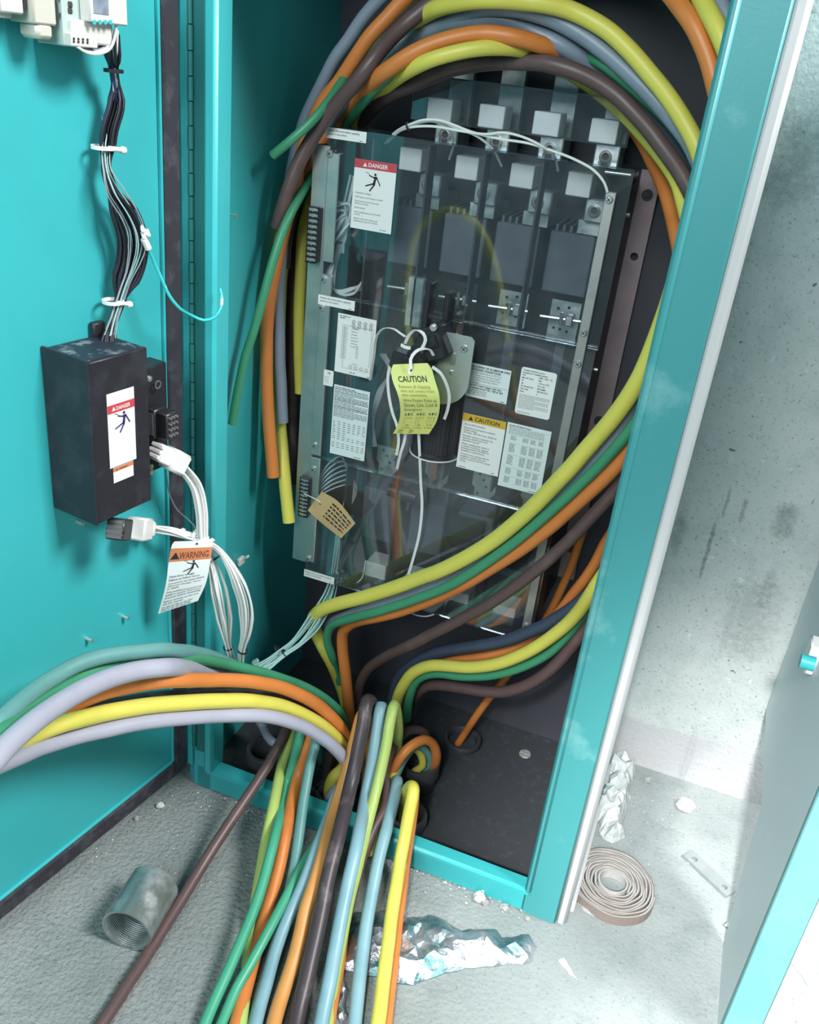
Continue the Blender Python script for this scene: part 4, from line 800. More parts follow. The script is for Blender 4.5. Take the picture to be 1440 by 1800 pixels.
 ('lime', 0.0098, 'yellow green cable with rounded bend behind the pale blue grey one', (0, 0), ((0.313,0.135,-0.006), (0.313,0.136,0.031), (0.313,0.138,0.066), (0.312,0.138,0.100), (0.313,0.132,0.142), (0.315,0.121,0.184), (0.313,0.110,0.226), (0.309,0.097,0.261), (0.314,0.068,0.241), (0.318,0.052,0.215), (0.321,0.032,0.183), (0.324,0.009,0.154), (0.329,-0.023,0.132), (0.335,-0.059,0.116), (0.342,-0.094,0.101), (0.348,-0.125,0.085), (0.353,-0.155,0.070), (0.360,-0.186,0.058), (0.368,-0.216,0.046), (0.375,-0.245,0.034), (0.383,-0.274,0.021), (0.392,-0.305,0.016), (0.403,-0.337,0.019), (0.414,-0.373,0.024), (0.424,-0.406,0.030), (0.435,-0.442,0.036), (0.447,-0.481,0.045), (0.459,-0.521,0.054), (0.470,-0.557,0.057), (0.480,-0.590,0.058), (0.490,-0.623,0.060), (0.500,-0.656,0.062), (0.509,-0.687,0.056), (0.518,-0.718,0.049), (0.527,-0.750,0.044), (0.537,-0.784,0.042), (0.547,-0.818,0.043), (0.558,-0.852,0.048), (0.568,-0.886,0.056), (0.579,-0.922,0.068), (0.591,-0.957,0.083), (0.602,-0.992,0.106), (0.610,-1.016,0.126), (0.618,-1.038,0.145), (0.628,-1.070,0.158), (0.631,-1.080,0.159))),
 ('ice', 0.0108, 'pale grey cable between the two yellow ones, nearest the foil', (0, 0), ((0.332,0.102,-0.012), (0.332,0.100,0.026), (0.332,0.095,0.067), (0.335,0.084,0.096), (0.343,0.062,0.125), (0.352,0.031,0.128), (0.358,-0.002,0.113), (0.365,-0.042,0.103), (0.370,-0.076,0.089), (0.377,-0.109,0.073), (0.384,-0.139,0.060), (0.392,-0.171,0.048), (0.402,-0.205,0.036), (0.413,-0.240,0.026), (0.424,-0.273,0.019), (0.436,-0.308,0.013), (0.446,-0.338,0.012), (0.456,-0.370,0.012), (0.467,-0.403,0.012), (0.477,-0.433,0.012), (0.488,-0.466,0.012), (0.500,-0.501,0.012), (0.512,-0.536,0.013), (0.524,-0.572,0.013), (0.536,-0.606,0.014), (0.547,-0.639,0.015), (0.558,-0.672,0.015), (0.569,-0.706,0.015), (0.581,-0.740,0.016), (0.592,-0.775,0.018), (0.604,-0.811,0.023), (0.616,-0.847,0.032), (0.628,-0.882,0.045), (0.640,-0.917,0.061), (0.651,-0.952,0.076), (0.663,-0.987,0.091), (0.674,-1.021,0.111), (0.685,-1.054,0.139), (0.692,-1.075,0.160), (0.702,-1.106,0.176))),
 ('orange', 0.0095, 'orange cable peeping out under the rightmost yellow cable', (0, 0), ((0.357,0.119,-0.031), (0.358,0.114,0.000), (0.360,0.100,0.038), (0.365,0.080,0.078), (0.374,0.058,0.112), (0.384,0.038,0.139), (0.393,0.011,0.141), (0.400,-0.013,0.113), (0.403,-0.025,0.079), (0.407,-0.041,0.049), (0.416,-0.072,0.038), (0.426,-0.108,0.033), (0.435,-0.141,0.027), (0.445,-0.173,0.022), (0.456,-0.210,0.017), (0.466,-0.246,0.013), (0.476,-0.280,0.011), (0.486,-0.314,0.010), (0.496,-0.348,0.011), (0.507,-0.384,0.011), (0.515,-0.413,0.011), (0.525,-0.446,0.011), (0.535,-0.481,0.011), (0.546,-0.518,0.011), (0.557,-0.554,0.011), (0.567,-0.588,0.011), (0.576,-0.621,0.011), (0.586,-0.655,0.011), (0.596,-0.689,0.011), (0.606,-0.724,0.011), (0.617,-0.759,0.013), (0.628,-0.796,0.017), (0.638,-0.832,0.026), (0.648,-0.867,0.037), (0.658,-0.902,0.044), (0.668,-0.935,0.039), (0.678,-0.968,0.028), (0.688,-1.002,0.020), (0.698,-1.036,0.015), (0.708,-1.071,0.013), (0.715,-1.094,0.013))),
 ('yellow', 0.0110, 'rightmost yellow cable of the floor bundle, lying across the foil', (0, 0), ((0.354,0.103,-0.025), (0.355,0.096,0.020), (0.358,0.084,0.054), (0.360,0.069,0.088), (0.367,0.050,0.122), (0.379,0.030,0.156), (0.391,0.005,0.173), (0.395,-0.017,0.142), (0.399,-0.038,0.110), (0.404,-0.065,0.083), (0.412,-0.095,0.071), (0.420,-0.128,0.063), (0.428,-0.158,0.055), (0.437,-0.188,0.048), (0.447,-0.223,0.040), (0.457,-0.258,0.035), (0.467,-0.291,0.033), (0.476,-0.324,0.032), (0.486,-0.356,0.032), (0.497,-0.392,0.033), (0.505,-0.422,0.032), (0.515,-0.454,0.030), (0.525,-0.489,0.027), (0.536,-0.525,0.022), (0.546,-0.560,0.017), (0.557,-0.595,0.014), (0.566,-0.628,0.014), (0.576,-0.661,0.014), (0.586,-0.695,0.014), (0.596,-0.729,0.015), (0.607,-0.765,0.017), (0.618,-0.801,0.022), (0.628,-0.837,0.030), (0.639,-0.873,0.043), (0.649,-0.909,0.058), (0.659,-0.944,0.073), (0.669,-0.979,0.088), (0.679,-1.013,0.107), (0.686,-1.036,0.126), (0.692,-1.059,0.151), (0.698,-1.080,0.180), (0.707,-1.110,0.204))),
 ('orange', 0.0092, 'orange cable arching out of the grey conduit bell end', (0, 0), ((0.357,0.213,-0.018), (0.356,0.214,0.022), (0.370,0.202,0.055), (0.378,0.188,0.082), (0.380,0.177,0.113), (0.372,0.163,0.147), (0.358,0.141,0.166), (0.340,0.112,0.160), (0.326,0.094,0.129), (0.317,0.084,0.089), (0.310,0.077,0.061), (0.309,0.050,0.049), (0.315,0.011,0.052), (0.321,-0.021,0.040), (0.327,-0.054,0.025), (0.335,-0.089,0.017), (0.343,-0.125,0.013), (0.352,-0.160,0.010), (0.363,-0.195,0.010), (0.374,-0.229,0.011), (0.384,-0.264,0.012), (0.394,-0.299,0.014), (0.405,-0.334,0.016), (0.414,-0.366,0.019), (0.426,-0.403,0.026), (0.438,-0.443,0.036), (0.451,-0.484,0.047), (0.462,-0.521,0.052), (0.472,-0.553,0.050), (0.481,-0.583,0.046), (0.491,-0.616,0.047), (0.501,-0.651,0.050), (0.511,-0.683,0.047), (0.520,-0.715,0.041), (0.530,-0.749,0.037), (0.540,-0.781,0.035), (0.550,-0.815,0.037), (0.560,-0.849,0.042), (0.571,-0.885,0.050), (0.582,-0.920,0.061), (0.594,-0.956,0.076), (0.605,-0.991,0.098), (0.616,-1.025,0.121), (0.623,-1.047,0.128))),
 ('brown', 0.0088, 'brown cable arching behind the orange one at the conduit bell end', (0, 0), ((0.344,0.229,-0.004), (0.344,0.228,0.032), (0.345,0.223,0.069), (0.347,0.214,0.106), (0.339,0.202,0.133), (0.320,0.179,0.144), (0.310,0.138,0.146), (0.311,0.106,0.144), (0.316,0.066,0.131), (0.332,0.038,0.122), (0.344,0.004,0.113), (0.341,-0.035,0.101), (0.342,-0.069,0.086), (0.345,-0.102,0.072), (0.351,-0.135,0.058), (0.357,-0.169,0.044), (0.364,-0.203,0.031), (0.371,-0.235,0.020), (0.378,-0.268,0.014), (0.386,-0.301,0.012), (0.393,-0.333,0.013), (0.401,-0.368,0.015), (0.410,-0.408,0.022), (0.417,-0.437,0.029), (0.424,-0.466,0.038), (0.433,-0.505,0.047), (0.441,-0.537,0.047), (0.448,-0.571,0.048), (0.457,-0.607,0.055), (0.465,-0.643,0.060), (0.472,-0.677,0.059), (0.478,-0.708,0.048), (0.484,-0.739,0.038), (0.490,-0.772,0.034), (0.499,-0.807,0.039), (0.508,-0.844,0.050), (0.517,-0.881,0.065), (0.527,-0.918,0.081), (0.534,-0.952,0.083), (0.539,-0.983,0.063), (0.545,-1.016,0.051))),
 ('yellow', 0.0075, 'thin yellow cable inside the grey conduit bell end', (0, 0), ((0.338,0.181,-0.001), (0.336,0.182,0.038), (0.354,0.185,0.066), (0.344,0.179,0.102), (0.330,0.159,0.120), (0.325,0.116,0.119), (0.328,0.074,0.110), (0.330,0.043,0.090), (0.330,0.016,0.067), (0.337,-0.021,0.065), (0.346,-0.064,0.069))),
 ('sage', 0.0072, 'dull green cable inside the grey conduit bell end', (0, 0), ((0.347,0.201,-0.011), (0.345,0.201,0.029), (0.366,0.195,0.063), (0.362,0.186,0.098), (0.342,0.166,0.125), (0.332,0.128,0.119), (0.331,0.091,0.105), (0.332,0.060,0.084), (0.333,0.032,0.061), (0.339,-0.004,0.057), (0.346,-0.043,0.056))),
 ('pale', 0.0088, 'short pale grey cable seen behind the arch at the door corner', (0, 0), ((0.110,0.180,-0.010), (0.101,0.185,0.028), (0.093,0.174,0.056), (0.092,0.135,0.075), (0.092,0.105,0.085), (0.085,0.078,0.095), (0.059,0.096,0.088), (0.039,0.119,0.080), (0.018,0.124,0.099), (0.017,0.108,0.124), (0.017,0.088,0.156), (0.020,0.067,0.185), (0.021,0.060,0.194))),
]
# ------------------------------------------------------------------ the setting
def struct(o):
    o['kind'] = 'structure'
    return o


b = MB()
b.box(-3.0, 4.0, -3.2, 0.62, -0.12, 0.0)
struct(b.build('floor', M['floor']))
b = MB()
b.box(-3.0, 4.0, 0.472, 0.62, 0.0, 3.2)
struct(b.build('wall_back', M['wall']))

# ------------------------------------------------------------------ the open cabinet
cab_ = thing('electrical_cabinet', 'tall teal steel cabinet standing open on the concrete floor, full of coloured cables', 'cabinet', (0.31, 0.2, 0))
TOP = 1.58
b = MB()
b.box(-0.062, -0.047, 0.012, 0.47, 0.0, TOP)
b.build('side_panel', M['teal'], cab_)
b = MB()
b.box(0.678, 0.690, 0.004, 0.47, 0.0, TOP)
b.build('side_panel', M['teal'], cab_)
b = MB()
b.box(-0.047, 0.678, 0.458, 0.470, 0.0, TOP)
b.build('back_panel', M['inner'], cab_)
b = MB()
b.box(-0.062, 0.690, 0.0, 0.47, TOP, TOP + 0.012)
b.build('top_panel', M['teal'], cab_)
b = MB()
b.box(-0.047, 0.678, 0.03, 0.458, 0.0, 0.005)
b.build('bottom_panel', M['pan'], cab_)  # dark sheet added over the concrete to give its shaded look


def jamb(x0, x1, lip0, lip1, name='jamb'):
    b = MB()
    b.box(x0, x1, 0.0, 0.014, 0.0, TOP, bev=0.003)
    b.box(lip0, lip1, -0.012, 0.03, 0.052, TOP - 0.05, bev=0.005)
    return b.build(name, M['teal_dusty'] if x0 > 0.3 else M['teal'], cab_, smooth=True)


jamb(-0.047, -0.006, -0.018, 0.003)
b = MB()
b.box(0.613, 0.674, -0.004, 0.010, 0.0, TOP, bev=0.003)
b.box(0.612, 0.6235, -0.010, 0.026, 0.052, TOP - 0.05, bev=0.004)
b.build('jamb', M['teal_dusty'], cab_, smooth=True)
b = MB()
b.box(0.672, 0.692, -0.001, 0.022, 0.0, TOP, bev=0.006)
b.build('edge_trim', M['lath'], cab_, 'pale painted outer edge of the right frame', smooth=True)
b = MB()
b.box(-0.04, 0.66, 0.0, 0.012, 0.0, 0.054, bev=0.003)
b.box(-0.018, 0.624, -0.010, 0.022, 0.046, 0.062, bev=0.005)
b.build('sill', M['teal'], cab_, smooth=True)
b = MB()
b.box(-0.04, 0.66, 0.0, 0.012, TOP - 0.07, TOP, bev=0.003)
b.build('header', M['teal'], cab_)
b = MB()
b.box(0.6905, 0.699, 0.035, 0.42, 0.0, 0.026, bev=0.002)
b.build('base_rail', M['lath'], cab_, 'white strip along the foot of the right side')
# continuous hinge
b = MB()
z, k = 0.10, 0
while z < TOP - 0.08:
    b.cyl((-0.0415, -0.0035, z), (-0.0415, -0.0035, z + 0.0285), 0.0046 if k % 2 else 0.0040, n=10)
    z += 0.030
    k += 1
b.box(-0.039, -0.020, -0.0018, 0.0, 0.09, TOP - 0.08)
b.build('hinge', mat('dark_teal_hinge', (0.02, 0.16, 0.16, 1), 0.45), cab_, smooth=True)
# door
door = MB()
door.dbox(0.004, 0.70, -0.022, 0.0, 0.036, TOP, bev=0.003)
door.box(-0.068, -0.044, -0.0045, -0.0005, 0.05, TOP - 0.02, bev=0.002)
door = door.build('door', M['teal'], cab_, smooth=True)
b = MB()
b.dbox(0.006, 0.036, 0.0, 0.009, 0.044, TOP - 0.01, bev=0.003)
b.dbox(0.036, 0.69, 0.0, 0.009, 0.044, 0.078, bev=0.003)
b.build('gasket', M['rubber'], door, 'black rubber seal round the door')
b = MB()
b.dbox(0.0365, 0.041, 0.0, 0.006, 0.08, TOP - 0.03, bev=0.001)
b.dbox(0.041, 0.69, 0.0, 0.006, 0.078, 0.083, bev=0.001)
b.build('seal_channel', M['teal'], door)
for (px, py) in ((152, 1122), (216, 1083), (136, 917)):
    p = door_at(px, py, 0.0)
    b = MB()
    b.cyl(p, p + DOOR_N * 0.012, 0.0028, n=10)
    b.build('weld_stud', M['screw'], door, smooth=True)
# screws on the inner left wall
for (px, py) in ((399, 376),):
    p = at(px, py, 'x', -0.047)
    b = MB()
    b.cyl(p, p + EX * 0.016, 0.0022, n=10)
    b.cyl(p + EX * 0.014, p + EX * 0.017, 0.004, n=10)
    b.build('weld_stud', M['screw'], cab_, smooth=True)
p = at(420, 985, 'x', -0.047)
b = MB()
b.obox(p + EX * 0.004, EX, EY, EZ, 0.008, 0.02, 0.016, bev=0.002)
b.obox(p + EX * 0.012 + EY * 0.004 + EZ * 0.008, Vector((0.8, 0, 0.6)), EY, Vector((-0.6, 0, 0.8)), 0.012, 0.008, 0.004)
b.build('wire_clip', M['nylon'], cab_, 'small white stick-on wire clip')

# ------------------------------------------------------------------ conduit ends in the cabinet floor
def bell_end(px, py, zc, rr, h, label, name='conduit_end'):
    p = at(px, py, 'z', zc)
    b = MB()
    b.lathe((p.x, p.y, 0.004), EZ, [(rr - 0.006, 0.0), (rr - 0.006, h - 0.004), (rr - 0.003, h), (rr + 0.003, h), (rr + 0.005, h - 0.004), (rr + 0.005, h * 0.55), (rr, h * 0.5), (rr, 0.0)], n=36)
    o = b.build(name, M['pvc'], smooth=True)
    return tag(o, label, 'conduit', 'conduit ends in the cabinet floor')


bell_end(738, 1340, 0.062, 0.036, 0.062, 'dark grey conduit bell end with orange and yellow cables bending into it')
bell_end(716, 1432, 0.034, 0.034, 0.034, 'low conduit end at the sill under the rightmost yellow cable')
bell_end(588, 1392, 0.03, 0.034, 0.03, 'dark conduit end near the sill, left of the charcoal cable')
bell_end(546, 1368, 0.03, 0.032, 0.03, 'dark conduit end at the sill behind the grey teal cable')
bell_end(658, 1330, 0.03, 0.036, 0.03, 'conduit end hidden behind the cables in the middle of the cabinet floor')
bell_end(813, 1298, 0.02, 0.036, 0.02, 'shadowed conduit end at the rear where one orange cable rises')
bell_end(468, 1318, 0.055, 0.035, 0.055, 'dark conduit end in the left front corner of the cabinet floor')
bell_end(610, 1268, 0.03, 0.036, 0.03, 'conduit end in the dark behind the arch of cables')
# a pebble-like blob of plaster on the pan
p = at(923, 1326, 'z', 0.006)
b = MB()
b.lathe(p, EZ, [(0.0005, 0.0), (0.013, 0.0), (0.012, 0.003), (0.0005, 0.0035)], n=14)
o = b.build('putty_blob', M['rubble'], smooth=True)
tag(o, 'small grey round blob lying alone on the dark cabinet floor', 'blob')

# ------------------------------------------------------------------ the transfer switch
sw = thing('transfer_switch', 'large transfer switch with clear plastic covers mounted inside the teal cabinet', 'switch', (0.28, 0.44, 0.32))
YC = 0.2145                                        # front of the clear covers
b = MB()
b.box(0.056, 0.498, 0.405, 0.412, 0.40, 1.17)
b.build('base_plate', M['barrier'], sw)
# left rail: wide strip folded twice
b = MB()
b.box(0.032, 0.035, 0.22, 0.44, 0.42, 1.158)
b.box(0.032, 0.060, 0.2195, 0.2225, 0.42, 1.158)
b.build('side_rail', M['zinc_rail'], sw)
b = MB()
for (z0, z1) in ((0.985, 1.150), (0.645, 0.965), (0.425, 0.640)):
    b.box(0.0585, 0.0785, 0.2155, 0.2195, z0, z1, bev=0.0012)
b.build('cover_strip', M['zinc_rail'], sw)
b = MB()
b.box(0.5015, 0.5045, 0.22, 0.446, 0.41, 1.153)
b.build('side_rail', M['rail_side'], sw)
b = MB()
b.box(0.4895, 0.5045, 0.2110, 0.2140, 0.411, 1.154, bev=0.001)
b.build('cover_strip', M['zinc'], sw, 'bright steel strip down the right edge')
fl = [(0.5045, 0.0), (0.5345, 0.0), (0.5345, 0.76), (0.5045, 0.76)]
for (x0, lb) in ((0.0, None), (-0.5045, None)):
    b = MB()
    zz = 0.412
    hole = [(0.521, h - zz, 0.0065) for h in (1.135, 1.037, 0.745, 0.480)]
    b.prism([(0.5045, 0.0), (0.5365, 0.0), (0.5365, 1.172 - zz), (0.5045, 1.172 - zz)], ((x0, 0.443, zz), EX, EZ), 0.003, 0, hole)
    o = b.build('mounting_flange', M['flange'], sw)
    for h in (1.135, 0.745, 0.480):
        q = Vector((x0 + 0.521, 0.4415, h))
        s = MB()
        s.lathe(q, -EY, [(0.004, 0.0), (0.009, 0.0), (0.009, 0.003), (0.004, 0.003)], n=18)
        s.cyl(q, q - EY * 0.006, 0.0045, n=6)
        s.build('bolt', M['steel_dark'], o)
for (z, y) in ((1.11, 0.40), (0.86, 0.40), (0.62, 0.40)):
    s = MB()
    s.cyl((0.5045, 0.36, z), (0.510, 0.36, z), 0.0035, n=8)
    s.build('rivet', M['screw'], sw)


def screw(p, rr=0.0058, nrm=-EY, parent=None, h=0.0035):
    b = MB()
    p = Vector(p)
    b.lathe(p, nrm, [(0.0002, 0.0), (rr, 0.0), (rr, h * 0.5), (rr * 0.75, h), (0.0002, h * 1.05)], n=16, closed=False)
    a = nrm.orthogonal().normalized()
    c = nrm.cross(a)
    for q in (a, c):
        b.obox(p + nrm * h * 1.02, q, nrm.cross(q), nrm, rr * 1.2, rr * 0.22, 0.0006, 1)
    return b.build('screw', [M['screw'], M['steel_dark']], parent or sw, smooth=True)


for (px, py) in ((580, 270), (569, 491), (565, 541), (553, 783), (551, 825), (542, 982)):
    screw(at(px, py, 'y', 0.2150))
for (px, py) in ((1071, 351), (1026, 585), (1016, 640), (925, 1100)):
    screw(at(px, py, 'y', 0.2105), 0.0055)
# clear covers: three sheets on the rails and a small one above
b = MB()
b.box(0.0555, 0.522, 0.2190, 0.2215, 0.930, 1.186)
b.box(0.0555, 0.522, 0.2190, 0.29, 1.1835, 1.186)
b.build('clear_cover', M['clear'], sw, 'upper clear cover')
b = MB()
b.box(0.0595, 0.5195, 0.2160, 0.2185, 0.640, 0.9345)
b.build('clear_cover', M['clear'], sw, 'middle clear cover')
b = MB()
b.box(0.0605, 0.508, 0.2190, 0.2215, 0.390, 0.6445)
b.box(0.0605, 0.508, 0.2215, 0.30, 0.390, 0.3925)
b.build('clear_cover', M['clear'], sw, 'lower clear cover')
b = MB()
b.box(0.160, 0.495, 0.290, 0.2925, 1.2075, 1.271)
b.box(0.160, 0.495, 0.2925, 0.40, 1.2685, 1.271)
b.build('clear_cover', M['clear'], sw, 'small clear cover over the top terminals')
# pole barriers
BX = (0.128, 0.218, 0.305, 0.392)
for x in BX:
    b = MB()
    b.box(x - 0.0016, x + 0.0016, 0.226, 0.256, 0.655, 1.178)
    b.build('pole_barrier', M['barrier'], sw)
for x in (0.128, 0.225, 0.318, 0.405):
    b = MB()
    b.box(x - 0.0016, x + 0.0016, 0.226, 0.256, 0.40, 0.636)
    b.build('pole_barrier', M['barrier'], sw)
PX = (0.174, 0.266, 0.353, 0.440)                 # middle of each pole


def holes_plate(x0, x1, y, z0, z1, holes, name, m=None, tab=0.012):
    b = MB()
    w, h = x1 - x0, z1 - z0
    b.prism([(0, 0), (w, 0), (w, h), (0, h)], ((x0, y, z0), EX, EZ), 0.003, 0, [(w * a, h * c, rr) for a, c, rr in holes])
    b.box(x0, x1, y + 0.0015, y + tab, z0, z0 + 0.003)
    return b.build(name, m or M['galv'], sw)


HO = [(0.25, 0.8, 0.0026), (0.6, 0.86, 0.0026), (0.8, 0.7, 0.0026), (0.3, 0.58, 0.0026), (0.72, 0.48, 0.0026), (0.2, 0.34, 0.0024), (0.42, 0.33, 0.0024), (0.66, 0.3, 0.0024)]
for i, x in enumerate(PX):
    # white terminal insulators: one under the top edge of the cover, one in the row above
    b = MB()
    b.box(x - 0.018, x + 0.018, 0.268, 0.315, 1.135, 1.168, bev=0.0012)
    o = b.build('terminal_cap', M['white_block'], sw, 'white insulating cap')
    b = MB()
    b.box(x + 0.012, x + 0.018 + 0.030, 0.285, 0.33, 1.100, 1.134, bev=0.002)
    b.box(x + 0.004, x + 0.044, 0.30, 0.40, 1.08, 1.10)
    o = b.build('lug', M['galv'], sw)
    s = MB()
    q = Vector((x + 0.027, 0.285, 1.117))
    s.lathe(q, -EY, [(0.0045, 0), (0.0095, 0), (0.0095, 0.004), (0.0065, 0.0055), (0.0045, 0.003)], n=20)
    s.cyl(q, q - EY * 0.002, 0.0048, n=6, mi=1)
    s.build('set_screw', [M['screw'], M['steel_dark']], o, smooth=True)
    ux = (0.2015, 0.285, 0.370, 0.456)[i]
    b = MB()
    b.box(ux - 0.020, ux + 0.020, 0.300, 0.345, 1.209, 1.241, bev=0.0012)
    b.build('terminal_cap', M['white_block'], sw, 'white insulating cap')
    b = MB()
    b.box(ux - 0.012, ux + 0.026, 0.325, 0.37, 1.176, 1.208, bev=0.002)
    o = b.build('lug', M['galv'], sw)
    s = MB()
    q = Vector((ux + 0.006, 0.325, 1.19))
    s.lathe(q, -EY, [(0.0045, 0), (0.0095, 0), (0.0095, 0.004), (0.0065, 0.0055), (0.0045, 0.003)], n=20)
    s.cyl(q, q - EY * 0.002, 0.0048, n=6, mi=1)
    s.build('set_screw', [M['screw'], M['steel_dark']], o, smooth=True)
    b = MB()
    b.box(ux - 0.016, ux + 0.022, 0.385, 0.40, 1.175, 1.30)
    b.build('bus_bar', M['galv'], sw)
    # arc chute, upper
    b = MB()
    b.box(x - 0.036, x + 0.034, 0.300, 0.395, 0.985, 1.078, bev=0.002)
    for k in range(6):
        b.box(x - 0.030 + k * 0.011, x - 0.026 + k * 0.011, 0.305, 0.39, 1.078, 1.088)
    b.build('arc_chute', M['chute'], sw)
    # contact plate with punched holes
    o = holes_plate(x - 0.018, x + 0.030, 0.318, 0.915 - 0.012 * (i % 2), 0.972, HO, 'contact_plate', M['galv'] if i > 1 else M['dark_mech'])
    b = MB()
    b.cyl((x - 0.03, 0.30, 0.945), (x + 0.036, 0.30, 0.948), 0.003, n=8)
    b.cyl((x + 0.005, 0.296, 0.938), (x + 0.005, 0.296, 0.958), 0.003, n=8)
    b.box(x + 0.012, x + 0.024, 0.292, 0.306, 0.938, 0.956, bev=0.002)
    b.build('trip_link', M['screw'], sw, smooth=True)
    b = MB()
    b.box(x - 0.004, x + 0.012, 0.34, 0.352, 0.79, 0.93)
    b.build('copper_braid' if i == 1 else 'operating_rod', M['copper'] if i == 1 else M['chute'], sw)
    # lower contact plate and arc chute
    lx = (0.176, 0.272, 0.362, 0.452)[i]
    b = MB()
    w = 0.044
    b.prism([(0.006, 0), (0.03, 0), (w, 0.018), (w, 0.058), (0, 0.058), (0, 0.028), (0.006, 0.022)], ((lx - 0.022, 0.30, 0.60), EX, EZ), 0.003, 0,
            [(0.012, 0.050, 0.0026), (0.034, 0.052, 0.0026), (0.02, 0.04, 0.0026), (0.036, 0.036, 0.0026), (0.026, 0.028, 0.0026), (0.012, 0.012, 0.0028)])
    b.build('contact_plate', M['galv'], sw)
    b = MB()
    b.box(lx - 0.036, lx + 0.036, 0.285, 0.39, 0.470, 0.575, bev=0.002)
    b.build('arc_chute', M['chute'], sw)
    lz = (0.425, 0.418, 0.415, 0.413)[i]
    lxx = (0.181, 0.262, 0.350, 0.441)[i]
    b = MB()
    b.box(lxx - 0.021, lxx + 0.021, 0.278, 0.325, lz - 0.036, lz - 0.002, bev=0.0012)
    b.build('terminal_cap', M['white_block'], sw, 'white insulating cap')
# angled deflectors in the lower poles
for x in (0.345, 0.435):
    b = MB()
    for k in range(3):
        b.obox((x, 0.27 + 0.01 * k, 0.555 - 0.022 * k), EX, Vector((0, 0.8, 0.6)), Vector((0, -0.6, 0.8)), 0.07, 0.05, 0.0025)
    b.build('deflector_fins', M['dark_mech'], sw)
# actuator: black coil with a bracket, handle yoke, levers
b = MB()
b.lathe((0.287, 0.2195, 0.705), EZ, [(0.0005, 0), (0.041, 0), (0.041, 0.006), (0.0385, 0.009), (0.0385, 0.125), (0.041, 0.128), (0.041, 0.134), (0.0005, 0.134)], n=48, closed=False)
for k in range(40):
    a = 2 * pi * k / 40
    q = Vector((0.287 + 0.0385 * cos(a), 0.2195 + 0.0385 * sin(a), 0.714))
    b.box(q.x - 0.0008, q.x + 0.0008, q.y - 0.0008, q.y + 0.0008, 0.714, 0.83)
coil = b.build('solenoid_coil', M['black_plastic'], sw, 'ribbed black coil', smooth=True, angle=30)
b = MB()
b.lathe((0.287, 0.2195, 0.7035), EZ, [(0.0395, 0), (0.0425, 0), (0.0425, 0.002), (0.0395, 0.002)], n=48)
b.build('coil_band', M['nylon'], coil)
b = MB()
arc = [(0.336 - 0.040 + 0.046 * cos(a), 0.046 * sin(a)) for a in [radians(v) for v in range(-100, 1, 10)]]
poly = [(0.262, -0.03)] + [(0.297 + 0.045 * cos(radians(v)), 0.01 + 0.045 * sin(radians(v))) for v in range(-95, 1, 12)] + [(0.342, 0.075), (0.336, 0.081), (0.262, 0.081)]
b.prism(poly, ((0.0, 0.1765, 0.842), EX, EZ), 0.003)
br = b.build('coil_bracket', M['zinc_rail'], sw)
screw((0.327, 0.175, 0.903), 0.006, -EY, br)
screw((0.311, 0.175, 0.862), 0.004, -EY, br)
b = MB()
b.box(0.292, 0.316, 0.174, 0.175, 0.874, 0.893)
b.build('data_plate', M['galv'], br)
b = MB()                                           # upright bars of the operator
b.box(0.243, 0.253, 0.205, 0.235, 0.905, 0.985, bev=0.002)
b.box(0.276, 0.286, 0.205, 0.235, 0.905, 0.975, bev=0.002)
b.build('operator_slot', M['black_plastic'], sw)
b = MB()
b.box(0.206, 0.234, 0.226, 0.238, 0.905, 0.985, bev=0.002)
b.build('operator_plate', M['galv'], sw)
b = MB()
b.obox((0.283, 0.178, 0.905), Vector((0.86, 0.0, 0.5)), EY, Vector((-0.5, 0, 0.86)), 0.040, 0.062, 0.052, bev=0.006)
b.obox((0.262, 0.170, 0.885), Vector((0.86, 0.0, 0.5)), EY, Vector((-0.5, 0, 0.86)), 0.030, 0.06, 0.034, bev=0.008)
b.cyl((0.262, 0.158, 0.897), (0.292, 0.155, 0.915), 0.013, n=20)
b.obox((0.252, 0.165, 0.867), Vector((0.97, 0.0, -0.15)), EY, Vector((0.15, 0, 0.97)), 0.070, 0.040, 0.030, bev=0.004)
yoke = b.build('operator_handle', M['black_plastic'], sw, 'black manual handle yoke', smooth=True)
s = MB()
q = at(763, 575, 'y', 0.146)
s.cyl(q, q - EY * 0.004, 0.0055, n=16)
s.cyl(q - EY * 0.004, q - EY * 0.006, 0.0035, n=6)
s.build('handle_bolt', M['screw'], yoke, smooth=True)
q = at(797, 602, 'y', 0.185)
s = MB()
s.prism([(-0.007, -0.012), (0.006, -0.010), (0.006, 0.014), (0.003, 0.016)], (q, EX, EZ), 0.002)
s.build('paper_flag', mat('cream_paper', (0.55, 0.5, 0.38, 1), 0.7), sw)
b = MB()
b.cyl((0.204, 0.245, 0.603), (0.258, 0.245, 0.600), 0.0135, n=20)
b.box(0.246, 0.276, 0.235, 0.30, 0.585, 0.62, bev=0.004)
b.cyl((0.246, 0.24, 0.59), (0.246, 0.235, 0.575), 0.005, n=10)
b.build('release_lever', M['black_plastic'], sw, 'black release lever under the coil', smooth=True)
# copper bars under the coil
b = MB()
b.box(0.268, 0.280, 0.27, 0.285, 0.63, 0.705)
b.build('copper_link', M['copper'], sw)
